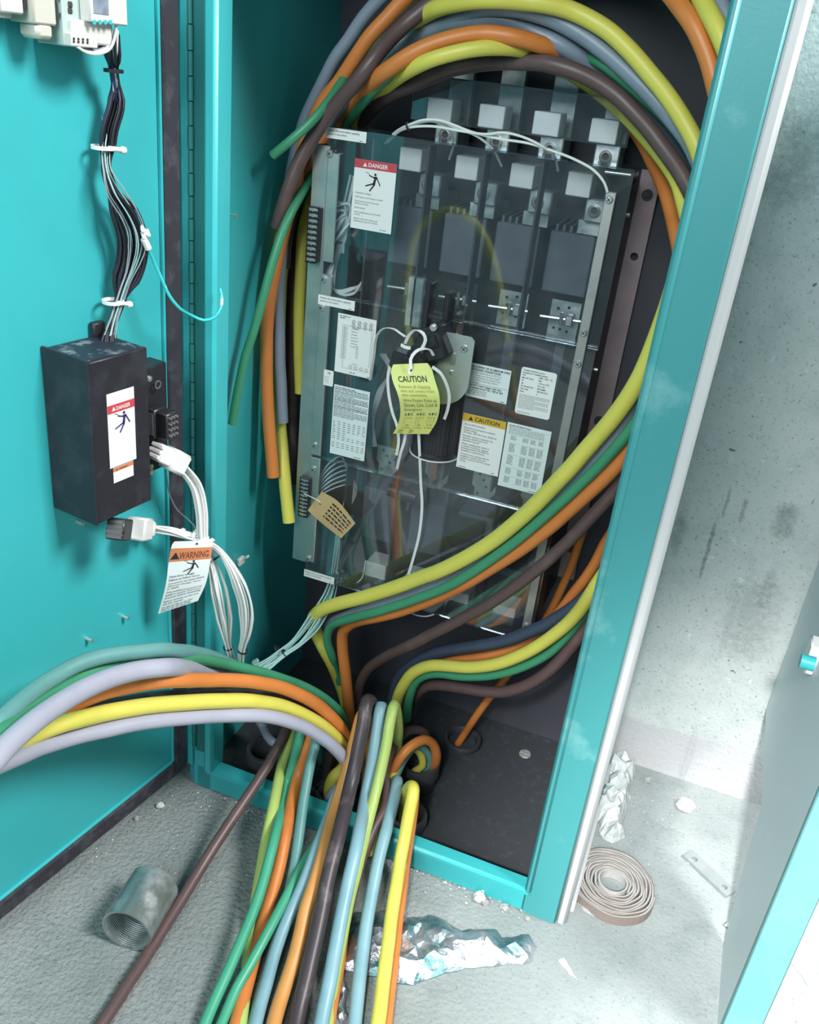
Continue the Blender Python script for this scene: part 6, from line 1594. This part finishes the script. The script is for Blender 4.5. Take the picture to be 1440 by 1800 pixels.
p.build(o, [M['ink'], M['orange_print'], mat('dark_brown_print', (0.17, 0.04, 0.02, 1), 0.6)])
s = MB()
c0 = pt(0.62, 0.955)
s.cyl(c0, c0 + (CAM - c0).normalized() * 0.0012, 0.0018, n=12)
s.build('tag_hole', M['ink'], o)

# ------------------------------------------------------------------ pale wires leaving the bottom of the switch
wb = thing('control_wire_bundle', 'tied pale teal wires running from the lower switch corner down toward the cable arch', 'wires', Y(560, 1050, 0.2))
bundle(wb, [Y(583, 1018, 0.245), Y(572, 1048, 0.21), Y(545, 1090, 0.17), Y(515, 1128, 0.13), Y(492, 1146, 0.10), Y(462, 1168, 0.06), Y(440, 1182, 0.03)], 7, 0.0095, 0.0017, M['wire_pale_teal'], seed=11, pinch=((0.68, 0.3),))
bundle(wb, [Y(588, 1022, 0.25), Y(580, 1055, 0.215), Y(556, 1100, 0.17), Y(528, 1132, 0.13), Y(502, 1150, 0.095), Y(472, 1174, 0.055), Y(448, 1188, 0.025)], 7, 0.0095, 0.0017, M['wire_pale_teal'], seed=12, pinch=((0.68, 0.3),))
bundle(wb, [Y(596, 930, 0.28), Y(592, 970, 0.27), Y(588, 1000, 0.255), Y(584, 1020, 0.245)], 6, 0.006, 0.0015, M['wire_pale_teal'], seed=13)
for (q, dr, rr) in ((Y(489, 1140, 0.105), Vector((-1, -.6, -0.9)), 0.0075), (Y(502, 1148, 0.097), Vector((-1, -.6, -0.9)), 0.0075)):
    s = MB()
    s.lathe(q, dr, [(rr, 0), (rr + 0.0013, 0), (rr + 0.0013, 0.0035), (rr, 0.0035)], n=20)
    s.build('cable_tie', M['wire_black'], wb, 'thin black cable tie')
s = MB()
s.obox(Y(449, 1163, 0.04), Vector((0.7, 0.3, 0.6)).normalized(), Vector((0.4, -0.9, 0)).normalized(), Vector((-.5, -.2, .8)).normalized(), 0.012, 0.006, 0.006)
s.build('wire_clip', M['wire_pale_teal'], wb)

# control wires behind the clear covers at the left
wc = thing('switch_control_wires', 'loose white control wires looping behind the upper left of the clear cover', 'wires', Y(590, 480, 0.3))
for k in range(7):
    g = random.Random(40 + k)
    j = lambda s_: g.uniform(-s_, s_)
    MB().tube([Y(565 + j(2), 395 + 10 * k, 0.232), Y(588 + j(8), 360 + 11 * k + j(5), 0.236), Y(608 + j(8), 350 + 8 * k + j(8), 0.245), Y(606 + j(5), 410 + j(10), 0.255), Y(598 + j(6), 445, 0.26)], 0.0021, n=7, step=0.008).build('wire', M['wire_white'], wc, smooth=True)
bundle(wc, [Y(625, 310, 0.27), Y(612, 365, 0.262), Y(602, 410, 0.26), Y(594, 448, 0.26), Y(586, 480, 0.255), Y(583, 505, 0.25)], 6, 0.009, 0.0021, M['wire_white'], seed=21, pinch=((0.7, 0.3),))
for k in range(5):
    g = random.Random(70 + k)
    MB().tube([Y(594, 450, 0.26), Y(584 - 3 * k, 475 + 3 * k, 0.245), Y(582 + 4 * k, 505 + 3 * k, 0.24), Y(610 + 3 * k, 512 + g.uniform(-6, 6), 0.245), Y(636, 508 - 3 * k, 0.26)], 0.0020, n=7, step=0.008).build('wire', M['wire_white'], wc, smooth=True)
s = MB()
s.lathe(Y(598, 424, 0.26), Vector((0.15, 0, -1)), [(0.0065, 0), (0.008, 0), (0.008, 0.003), (0.0065, 0.003)], n=16)
s.build('cable_tie', M['wire_black'], wc)
wd = thing('lower_control_wires', 'pale control wires fanning out behind the lower left of the clear cover', 'wires', Y(590, 830, 0.3))
for k in range(7):
    MB().tube([Y(560, 842 + 5 * k, 0.235), Y(578 + 2 * k, 815 + 7 * k, 0.25), Y(600 + 4 * k, 803 + 8 * k, 0.28), Y(612 + 2 * k, 850 + 4 * k, 0.30), Y(598 + k, 905, 0.295)], 0.0015, n=7, step=0.008).build('wire', M['wire_white'], wd, smooth=True)
we = thing('side_harness', 'pale wires clipped behind the middle cover beside the coil', 'wires', Y(665, 700, 0.3))
for k in range(4):
    MB().tube([Y(668 + 3 * k, 622, 0.27), Y(683 + 2 * k, 648, 0.28), Y(672 - 3 * k, 690, 0.29), Y(658 - k, 735, 0.29), Y(656 + 2 * k, 785, 0.29)], 0.0015, n=7, step=0.008).build('wire', M['wire_white'], we, smooth=True)
wf = thing('sense_wire', 'thin white wire loop under the lower terminals of the switch', 'wire', Y(750, 1075, 0.24))
MB().tube([Y(715, 1074, 0.26), Y(735, 1082, 0.24), Y(752, 1083, 0.235), Y(770, 1076, 0.24), Y(785, 1060, 0.26), Y(787, 1045, 0.28)], 0.0014, n=8, step=0.006).build('wire', M['wire_white'], wf)
MB().tube([Y(735, 1066, 0.27), Y(770, 1072, 0.26), Y(805, 1078, 0.27)], 0.0012, n=8, step=0.006).build('wire', M['wire_white'], wf)
MB().tube([Y(590, 1003, 0.25), Y(615, 1028, 0.24), Y(635, 1018, 0.25), Y(643, 985, 0.28)], 0.0014, n=8, step=0.006).build('wire', M['wire_white'], wf)

# white wires draped over the top of the clear cover
wt2 = thing('sense_wire_loop', 'white wires draped over the top edge of the upper clear cover', 'wires', Y(750, 230, 0.2))
for pts in ([Y(677, 252, 0.27), Y(697, 232, 0.235), Y(716, 222, 0.215), Y(740, 214, 0.21), Y(775, 214, 0.21), Y(805, 226, 0.21), Y(840, 240, 0.215), Y(866, 262, 0.235), Y(882, 292, 0.27)],
            [Y(680, 246, 0.265), Y(700, 229, 0.23), Y(718, 220, 0.212), Y(745, 211, 0.205), Y(775, 212, 0.205), Y(830, 232, 0.208), Y(878, 244, 0.212), Y(930, 252, 0.212), Y(974, 266, 0.215), Y(1010, 280, 0.21), Y(1045, 300, 0.207), Y(1063, 322, 0.207), Y(1068, 338, 0.209)],
            [Y(682, 250, 0.26), Y(702, 231, 0.23), Y(720, 224, 0.215), Y(760, 222, 0.207), Y(815, 231, 0.207), Y(855, 236, 0.207), Y(885, 233, 0.205), Y(920, 241, 0.207), Y(955, 258, 0.21), Y(975, 275, 0.235), Y(981, 300, 0.27)],
            [Y(720, 221, 0.22), Y(760, 213, 0.215), Y(787, 226, 0.225), Y(797, 250, 0.25), Y(790, 280, 0.28)]):
    MB().tube(pts, 0.0019, n=8, step=0.007).build('wire', M['wire_white'], wt2, smooth=True)
s = MB()
s.lathe(Y(716, 223, 0.216), Vector((0.8, 0, 0.4)), [(0.005, 0), (0.0065, 0), (0.0065, 0.003), (0.005, 0.003)], n=16)
s.build('cable_tie', M['wire_black'], wt2)
s = MB()
s.cyl(Y(1064, 302, 0.235), Y(1112, 308, 0.235), 0.0028, n=10)
s.cyl(Y(1110, 308, 0.235), Y(1124, 306, 0.235), 0.0045, n=10, mi=1)
o = s.build('cover_pin', [M['screw'], M['steel_dark']], sw, smooth=True)

# ------------------------------------------------------------------ wire harness and modules on the door
hn = thing('door_wire_harness', 'thick black wire harness running down the open door into the black control box', 'wires', DP(0.12, 0.02, 0.92))


def D(px, py, off):
    return door_at(px, py, off)


path = [D(196, 58, 0.05), D(198, 90, 0.045), D(200, 122, 0.035), D(205, 160, 0.03), D(204, 188, 0.03), D(193, 225, 0.025), D(188, 262, 0.022), D(187, 300, 0.026), D(200, 340, 0.03), D(222, 385, 0.034),
        D(232, 425, 0.034), D(228, 465, 0.03), D(216, 500, 0.025), D(210, 530, 0.022), D(200, 560, 0.022), D(192, 590, 0.03), D(190, 604, 0.03)]
bundle(hn, path, 22, 0.0165, 0.0018, [M['wire_black']] * 6 + [M['wire_blue'], M['wire_black']], seed=31, pinch=((0.125, 0.07), (0.42, 0.1), (0.885, 0.12)), taper=lambda f_: 0.62 + 0.55 * max(0, sin(pi * min(1, max(0, (f_ - 0.35) / 0.6)))))
pale = [D(190, 300, 0.04), D(205, 335, 0.046), D(228, 372, 0.05), D(242, 405, 0.05), D(244, 435, 0.048), D(236, 465, 0.042), D(222, 500, 0.034), D(212, 530, 0.03), D(202, 560, 0.032), D(194, 592, 0.035)]
bundle(hn, [D(196, 215, 0.016), D(190, 245, 0.022), D(187, 268, 0.028)] + pale, 6, 0.0135, 0.0008, [M['wire_grey'], M['wire_pale_teal'], M['wire_grey']], seed=32, pinch=((0.15, 0.15), (0.82, 0.25),))
bundle(hn, [D(199, 50, 0.055), D(200, 80, 0.05), D(201, 110, 0.038), D(203, 150, 0.03), D(205, 180, 0.024)], 4, 0.008, 0.0017, [M['wire_blue'], M['wire_grey'], M['wire_white']], seed=33)
s = MB()
s.lathe(D(199.5, 121, 0.036), Vector((0, 0, -1)), [(0.0085, 0), (0.0115, 0), (0.0115, 0.004), (0.0085, 0.004)], n=20)
s.build('cable_tie', M['wire_black'], hn, 'black cable tie near the top')
for (a_, c_, off) in (((176, 259), (216, 264), 0.034), ((197, 531), (227, 535), 0.034)):
    s = MB()
    p0, p1 = D(a_[0], a_[1], off), D(c_[0], c_[1], off)
    m_ = (p0 * 0.62 + p1 * 0.38)
    s.lathe(m_ + UP * 0.0022 - DOOR_N * 0.010, Vector((0, 0, -1)), [(0.0125, 0), (0.0142, 0), (0.0142, 0.0045), (0.0125, 0.0045)], n=24)
    s.cyl(m_, p1, 0.0030, n=10)
    s.lathe(p1, (p1 - m_), [(0.0005, -0.003), (0.0042, -0.002), (0.0046, 0.0), (0.0042, 0.003), (0.0005, 0.004)], n=12, closed=False)
    s.build('cable_tie', M['nylon'], hn, 'white nylon cable tie', smooth=True)
for (px, py) in ((250, 402), (254, 408), (260, 410), (252, 414)):
    s = MB()
    q = D(px, py, 0.055)
    s.obox(q, Vector((0.5, -0.3, -0.7)).normalized(), Vector((0.5, 0.8, 0)).normalized(), Vector((0.6, -0.3, 0.6)).normalized(), 0.010, 0.004, 0.003)
    s.build('tie_tail', M['nylon'], hn)

lw = thing('loose_wire', 'teal and white striped loose wire with a white splice hanging from the door harness', 'wire', D(255, 420, 0.05))
q0, q1 = D(253, 420, 0.055), D(261, 437, 0.055)
MB().cyl(q0, q1, 0.0045, n=12).build('splice', M['nylon'], lw, smooth=True)
stripe = mat('teal_white_wire', (0.04, 0.50, 0.52, 1), 0.4, 0, (0.62, 0.66, 0.66, 1), 26, 0.60, 0.64)
MB().tube([q1, D(272, 462, 0.055), D(285, 492, 0.06), D(298, 520, 0.065), D(316, 542, 0.07), Y(340, 556, -0.06), Y(358, 563, -0.05), Y(377, 558, -0.04), Y(388, 542, -0.03), Y(390, 522, -0.02), Y(387, 508, -0.016)], 0.0022, n=10, step=0.007).build('wire', stripe, lw, smooth=True)

# digital timer
tm = thing('timer_module', 'pale grey digital timer with small screen and four teal buttons on the door', 'timer', DP(0.15, 0.0, 1.24))
b = MB()
b.dbox(0.158, 0.2275, 0.006, 0.050, 1.262, 1.36, bev=0.0015)
b.build('body', M['module_grey'], tm)
b = MB()
b.dbox(0.150, 0.205, 0.050, 0.066, 1.288, 1.36, bev=0.0015)
b.dbox(0.165, 0.2215, 0.022, 0.057, 1.266, 1.289, bev=0.002)
fr = b.build('front_panel', M['module_white'], tm, smooth=True)


def front(px, py, off):
    return D(px, py, off)


b = MB()
a_, c_ = D(165, 23, 0.0665), D(191, 22, 0.0665)
uA, uB = (a_ - DOOR_A).dot(DOOR_U), (c_ - DOOR_A).dot(DOOR_U)
b.dbox(uB, uA, 0.066, 0.0668, a_.z, 1.345)
b.build('screen', M['lcd'], fr, 'grey display')
for px in (165, 175, 184, 193):
    q = D(px, 39, 0.0665)
    b = MB()
    b.cyl(q, q + DOOR_N * 0.0015, 0.0024, n=12)
    b.build('button', M['teal_button'], fr)
b = MB()
b.dbox(0.190, 0.2265, 0.048, 0.060, 1.2625, 1.2755, bev=0.001)
tb = b.build('terminal_row', M['module_white'], tm)
for k in range(4):
    for j in range(2):
        q = D(130 + 8 * k, 68 + 5 * j + 0.6 * k, 0.0605)
        s = MB()
        s.cyl(q - DOOR_N * 0.001, q + DOOR_N * 0.0004, 0.0013, n=8)
        s.build('wire_hole', M['steel_dark'], tb)
b = MB()
for (px, py, m_) in ((136, 43, 1), (142, 55, 0)):
    q = D(px, py, 0.0505)
    b.obox(q, DOOR_U, DOOR_N, EZ, 0.010, 0.001, 0.010, m_)
b.build('printed_patch', [M['steel_dark'], M['teal_button']], tm)
for pts, m_ in (([D(133, 80, 0.055), D(150, 90, 0.055), D(172, 92, 0.055), D(188, 84, 0.055), D(197, 62, 0.055)], M['wire_white']),
                ([D(137, 82, 0.052), D(155, 88, 0.052), D(175, 88, 0.052), D(190, 74, 0.052), D(195, 55, 0.052)], M['wire_grey']),
                ([D(131, 79, 0.057), D(152, 92, 0.06), D(172, 95, 0.06), D(194, 85, 0.06), D(203, 60, 0.06), D(204, 30, 0.06)], M['module_white']),
                ([D(141, 83, 0.05), D(160, 86, 0.05), D(178, 82, 0.05), D(190, 62, 0.05)], M['wire_blue'])):
    MB().tube(pts, 0.0016, n=8, step=0.005).build('wire', m_, tm, smooth=True)
# cream relay socket beside it
rl = thing('relay_socket', 'cream plastic relay socket with slots, left of the digital timer', 'relay', DP(0.22, 0.0, 1.27))
b = MB()
b.dbox(0.232, 0.262, 0.006, 0.046, 1.280, 1.36, bev=0.002)
b.obox(DP(0.247, 0.030, 1.274), DOOR_U, DOOR_N, EZ, 0.022, 0.030, 0.016, bev=0.004)
o = b.build('socket_body', M['relay_cream'], rl, smooth=True)
for (px, py, w_) in ((106, 2, 0.003), (112, 2, 0.003), (110, 14, 0.005), (104, 27, 0.006)):
    q = D(px, py, 0.0465)
    s = MB()
    s.obox(q, (DOOR_U - UP * 0.6).normalized(), DOOR_N, (UP + DOOR_U * 0.6).normalized(), w_, 0.001, 0.003)
    s.build('slot', M['steel_dark'], o)
for py in (8, 19):
    q = D(123, py, 0.050)
    s = MB()
    s.obox(q, DOOR_U, DOOR_N, EZ, 0.006, 0.003, 0.006, bev=0.001)
    s.build('terminal_clamp', M['steel_dark'], o)
tk = thing('terminal_block', 'white terminal block at the far left of the row on the door', 'terminal block', DP(0.28, 0.0, 1.28))
b = MB()
b.dbox(0.268, 0.298, 0.004, 0.040, 1.287, 1.36, bev=0.002)
b.dbox(0.275, 0.292, 0.004, 0.030, 1.282, 1.29, bev=0.002)
b.build('body', M['module_white'], tk, smooth=True)
b = MB()
b.dbox(0.263, 0.2675, 0.006, 0.038, 1.292, 1.36)
b.build('divider', M['ink'], tk, 'dark divider plate')
s = MB()
s.obox(D(83, 8, 0.041), DOOR_U, DOOR_N, EZ, 0.010, 0.0012, 0.014)
s.build('blue_tab', mat('pale_blue_tab', (0.25, 0.45, 0.6, 1), 0.5), tk)

# ------------------------------------------------------------------ things on the floor
def G(px, py, z=0.0):
    return at(px, py, 'z', z)


# steel pipe sleeve
c0 = G(228, 1655)
c1 = G(283, 1608)
dirv = (G(262, 1575) - G(224, 1638))
dirv.z = 0
dirv.normalize()
RP = 0.0415
m0 = G(222, 1634, 0.045)
m0.z = RP
b = MB()
b.lathe(m0, dirv, [(RP - 0.0035, 0), (RP, 0), (RP, 0.092), (RP - 0.0035, 0.092)], n=48)
o = b.build('pipe_sleeve', M['galv'], smooth=True)
tag(o, 'short steel pipe sleeve lying on the concrete beside the brown cable', 'pipe')
b = MB()
for k in range(13):
    b.lathe(m0 + dirv * (0.004 + 0.0032 * k), dirv, [(RP - 0.0047, 0), (RP - 0.0033, -0.001), (RP - 0.0033, 0.001)], n=40)
b.build('inner_thread', M['galv'], o, smooth=True)

# flat steel bar with two holes
A_, B_ = G(1207, 1503), G(1284, 1575)
ax = (B_ - A_)
Lb = ax.length
ax.normalize()
ay = EZ.cross(ax)
b = MB()
b.prism([(0, -0.0125), (Lb, -0.0125), (Lb, 0.0125), (0, 0.0125)], (A_ + EZ * 0.0036, ax, ay), 0.007, 0, [(0.018, 0, 0.0055), (Lb - 0.016, 0, 0.0055)])
o = b.build('flat_bar', M['bar'])
tag(o, 'flat grey steel bar with a hole at each end lying on the floor', 'bar')

# roll of putty tape
c = G(1074, 1562)
b = MB()
pts = []
n = 9 * 40
for i in range(n + 1):
    a = 2 * pi * i / 40
    rr = 0.030 + 0.046 * i / n + 0.0012 * sin(a * 3.3) + 0.0007 * sin(a * 7.1)
    pts.append(Vector((c.x + rr * cos(a), c.y + rr * sin(a), 0.010)))
b.strap(pts, 0.018, 0.0030, EZ, step=0.02)
o = b.build('tape_roll', M['putty'], smooth=True, angle=50)
tag(o, 'grey roll of layered putty tape lying flat by the cabinet corner', 'roll')
b = MB()
pts2 = [p + (Vector((p.x - c.x, p.y - c.y, 0)).normalized()) * 0.0022 for p in pts]
b.strap(pts2, 0.0198, 0.0008, EZ, step=0.02)
b.build('backing_paper', M['putty_backing'], o, 'thin brown backing between the layers')
b = MB()
b.lathe((c.x, c.y, 0.001), EZ, [(0.024, 0), (0.027, 0), (0.027, 0.020), (0.024, 0.020)], n=36)
b.build('cardboard_core', M['putty'], o, smooth=True)


def crumple(outline, h, seed, m, name, label, cat, step=0.009, rag=0.35, edge=0.25):
    """a crumpled sheet: faceted lump over an outline on the floor"""
    g = random.Random(seed)
    poly = [G(*q) for q in outline]
    P2 = [(p.x, p.y) for p in poly]
    # finer, uneven rim
    rim = []
    for i in range(len(P2)):
        a, c_ = P2[i], P2[(i + 1) % len(P2)]
        n_ = max(1, int(sqrt((a[0] - c_[0]) ** 2 + (a[1] - c_[1]) ** 2) / step))
        for k in range(n_):
            t = k / n_
            rim.append((a[0] + (c_[0] - a[0]) * t + g.uniform(-1, 1) * step * 0.22, a[1] + (c_[1] - a[1]) * t + g.uniform(-1, 1) * step * 0.22))
    x0, x1 = min(p[0] for p in rim), max(p[0] for p in rim)
    y0, y1 = min(p[1] for p in rim), max(p[1] for p in rim)
    pts = [Vector(p) for p in rim]
    nr = len(pts)
    x = x0
    while x < x1:
        y = y0
        while y < y1:
            q = (x + g.uniform(-.4, .4) * step, y + g.uniform(-.4, .4) * step)
            if inside(q, rim) and min((q[0] - p[0]) ** 2 + (q[1] - p[1]) ** 2 for p in rim) > (step * 0.45) ** 2:
                pts.append(Vector(q))
            y += step
        x += step
    vv, ee, ff, *_ = delaunay_2d_cdt(pts, [(i, (i + 1) % nr) for i in range(nr)], [], 1, 1e-7)
    width = min(x1 - x0, y1 - y0)
    top = []
    for p in vv:
        dd = min(sqrt((p.x - q[0]) ** 2 + (p.y - q[1]) ** 2) for q in rim)
        dome = min(1.0, dd / (width * edge))
        z = 0.0025 + h * (sin(dome * pi / 2) ** 0.8) * (0.5 + rag * (1.2 - 3.2 * abs(noise.noise(Vector((p.x * 26, p.y * 26, seed))))) + rag * 0.6 * noise.noise(Vector((p.x * 70, p.y * 70, seed + 5))) + rag * 0.25 * g.uniform(-1, 1) * min(1, dome * 2))
        top.append(Vector((p.x, p.y, max(0.002, z))))
    nn_ = len(top)
    b = MB()
    tris = [tuple(q) for q in ff if inside(sum((vv[i] for i in q), Vector((0, 0))) / len(q), rim)]
    vs = top + [Vector((p.x, p.y, 0.0006)) for p in top]
    fs = list(tris) + [tuple(i + nn_ for i in reversed(q)) for q in tris]
    ed = {}
    for q in tris:
        for i in range(len(q)):
            ed[(q[i], q[(i + 1) % len(q)])] = 1
    for (i, j) in ed:
        if (j, i) not in ed:
            fs.append((j, i, i + nn_, j + nn_))
    b.add(vs, fs)
    o = b.build(name, m, smooth=True, angle=20)
    return tag(o, label, cat)


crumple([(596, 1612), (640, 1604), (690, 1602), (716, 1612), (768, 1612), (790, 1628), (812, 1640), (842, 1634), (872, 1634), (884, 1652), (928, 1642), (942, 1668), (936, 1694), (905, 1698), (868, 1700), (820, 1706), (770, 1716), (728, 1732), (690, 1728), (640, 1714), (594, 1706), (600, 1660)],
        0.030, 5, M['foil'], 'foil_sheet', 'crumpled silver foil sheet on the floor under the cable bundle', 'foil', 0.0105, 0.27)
crumple([(1062, 1352), (1080, 1338), (1104, 1345), (1118, 1362), (1108, 1385), (1106, 1415), (1098, 1440), (1092, 1462), (1098, 1474), (1076, 1482), (1060, 1476), (1050, 1452), (1044, 1425), (1050, 1402), (1064, 1385)],
        0.052, 9, M['film'], 'plastic_wrap', 'crumpled white plastic wrap beside the right foot of the cabinet', 'wrap', 0.0095, 0.4)
crumple([(1376, 1660), (1404, 1600), (1440, 1588), (1490, 1640), (1480, 1700), (1440, 1690), (1420, 1730), (1392, 1700)], 0.02, 12, M['film'], 'paper_wrapper', 'pale crumpled wrapper in the sunlight right of the grey enclosure', 'wrapper', 0.016, 0.3)
crumple([(982, 1690), (992, 1684), (1004, 1706), (1014, 1722), (1000, 1712)], 0.008, 14, M['film'], 'paper_scrap', 'small white paper scrap on the bright floor right of the foil', 'scrap', 0.006, 0.3)
crumple([(1004, 1574), (1020, 1572), (1046, 1598), (1044, 1612), (1024, 1600)], 0.006, 15, M['rubble'], 'cardboard_scrap', 'flat grey cardboard scrap touching the putty tape roll', 'scrap', 0.006, 0.3)
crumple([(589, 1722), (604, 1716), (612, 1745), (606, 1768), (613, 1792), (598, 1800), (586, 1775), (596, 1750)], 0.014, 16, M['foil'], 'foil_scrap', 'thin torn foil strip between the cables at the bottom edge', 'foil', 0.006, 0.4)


def lump(px, py, rad, seed, m, name, label, cat, flat=0.7, group=None):
    g = random.Random(seed)
    q = G(px, py)
    ico = []
    n1, n2 = 7, 10
    b = MB()
    vs = [Vector((0, 0, -1))]
    for i in range(1, n1):
        th = pi * i / n1
        vs += [Vector((sin(th) * cos(2 * pi * (j + 0.5 * (i % 2)) / n2), sin(th) * sin(2 * pi * (j + 0.5 * (i % 2)) / n2), -cos(th))) for j in range(n2)]
    vs.append(Vector((0, 0, 1)))
    out = []
    for v in vs:
        k = rad * (0.85 + 0.35 * noise.noise(v * 1.7 + Vector((seed * 3.1, 0, 0))) + g.uniform(-0.12, 0.12))
        p = Vector((v.x * k, v.y * k, v.z * k * flat))
        out.append(Vector((q.x + p.x, q.y + p.y, max(0.0003, p.z + rad * flat * 0.75))))
    fs = [(0, 1 + (j + 1) % n2, 1 + j) for j in range(n2)]
    for i in range(n1 - 2):
        for j in range(n2):
            a, c_ = 1 + i * n2, 1 + (i + 1) * n2
            fs.append((a + j, a + (j + 1) % n2, c_ + (j + 1) % n2, c_ + j))
    last = len(vs) - 1
    a = 1 + (n1 - 2) * n2
    fs += [(a + j, a + (j + 1) % n2, last) for j in range(n2)]
    b.add(out, fs)
    return tag(b.build(name, m), label, cat, group)


lump(1204, 1420, 0.021, 3, M['plaster'], 'plaster_chunk', 'white plaster chunk on the floor near the concrete wall', 'chunk', 0.6)
lump(281, 1418, 0.0085, 4, M['plaster'], 'plaster_chunk', 'small white crumb on the floor beside the door seal', 'chunk')
lump(842, 1582, 0.0125, 5, M['plaster'], 'plaster_chunk', 'white crumb by the sill, largest of the debris right of the floor cables', 'chunk', 0.9)
lump(921, 1601, 0.007, 6, M['plaster'], 'plaster_chunk', 'white crumb at the outer corner of the sill beside the right frame', 'chunk')
lump(1138, 1373, 0.010, 7, M['rubble'], 'stone_chip', 'small grey stone chip at the foot of the concrete wall', 'stone')
lump(852, 1588, 0.009, 8, M['rubble'], 'stone_chip', 'grey chip touching the white crumb in front of the sill', 'stone')
lump(888, 1597, 0.0085, 9, M['rubble'], 'stone_chip', 'grey chip lying midway along the debris before the sill', 'stone')
lump(928, 1617, 0.0055, 10, M['rubble'], 'stone_chip', 'tiny chip on the floor just below the corner of the sill', 'stone')
lump(1278, 1628, 0.006, 11, M['rubble'], 'stone_chip', 'dark chip near the foot of the grey enclosure', 'stone')
lump(240, 1440, 0.006, 12, M['rubble'], 'stone_chip', 'dark chip half under the edge of the open door', 'stone')
# loose grit swept along the sill and the door
b = MB()
g = random.Random(77)


def grit(px, py, rr):
    q = G(px, py)
    z = rr * 0.8
    vs = [q + Vector((rr * g.uniform(.6, 1.3), 0, z * .6)), q + Vector((0, rr * g.uniform(.6, 1.3), z * .6)), q + Vector((-rr * g.uniform(.6, 1.3), 0, z * .6)), q + Vector((0, -rr * g.uniform(.6, 1.3), z * .6)), q + Vector((0, 0, z * 1.4)), q + Vector((0, 0, 0.0002))]
    b.add(vs, [(0, 1, 4), (1, 2, 4), (2, 3, 4), (3, 0, 4), (1, 0, 5), (2, 1, 5), (3, 2, 5), (0, 3, 5)], 0 if g.random() < .6 else 1)


for i in range(420):
    t = g.random()
    grit(345 + 560 * t + g.gauss(0, 6), 1392 + 196 * t + abs(g.gauss(0, 16)) - 4, g.uniform(0.0008, 0.003))
for i in range(260):
    grit(g.uniform(270, 470), g.uniform(1395, 1560), g.uniform(0.0006, 0.0018))
for i in range(120):
    grit(g.uniform(1090, 1300), g.uniform(1390, 1520), g.uniform(0.0006, 0.0020))
for i in range(60):
    t = g.random()
    grit(320 - 180 * t, 1380 + 150 * t + g.gauss(0, 8), g.uniform(0.0008, 0.0025))
o = b.build('grit', [M['rubble'], M['plaster']])
tag(o, 'loose grit and dust scattered on the floor before the cabinet sill', 'grit', None, 'stuff')

# ------------------------------------------------------------------ the next enclosure at the right
en = thing('grey_enclosure', 'light grey steel enclosure with a teal front edge at the far right', 'enclosure', (1.25, 0.2, 0))
XS = 0.95
prof = [(0.079, 0.0), (0.144, 0.094), (0.193, 0.222), (0.466, 0.235), (0.466, 1.55), (-0.085, 1.55), (-0.085, 0.0)]
b = MB()
b.prism([(-y_, z_) for (y_, z_) in prof][::-1], ((XS + 0.004, 0, 0), -EY, EZ), 0.008)
b.build('side_panel', M['grey_panel'], en)
b = MB()
b.box(XS, XS + 0.052, -0.094, -0.082, 0.0, 1.55, bev=0.002)
b.build('front_edge', M['teal_chalky'], en, 'teal front edge strip', smooth=True)
b = MB()
b.box(XS + 0.008, XS + 0.60, 0.456, 0.466, 0.235, 1.55)
b.build('back_panel', M['grey_panel'], en)
b = MB()
b.box(XS - 0.004, XS, 0.02, 0.05, 0.22, 0.42)
q = at(1436, 1158, 'x', XS)
b = MB()
b.obox(q - EX * 0.008 + EZ * 0.004, EX, EY, EZ, 0.016, 0.04, 0.05, bev=0.003)
lt = b.build('latch_plate', M['nylon'], en, 'white latch plate', smooth=True)
s = MB()
q2 = at(1432, 1168, 'x', XS - 0.016)
s.cyl(q2, q2 - EX * 0.02, 0.011, n=20)
s.build('latch_knob', M['teal'], lt, 'teal latch knob', smooth=True)
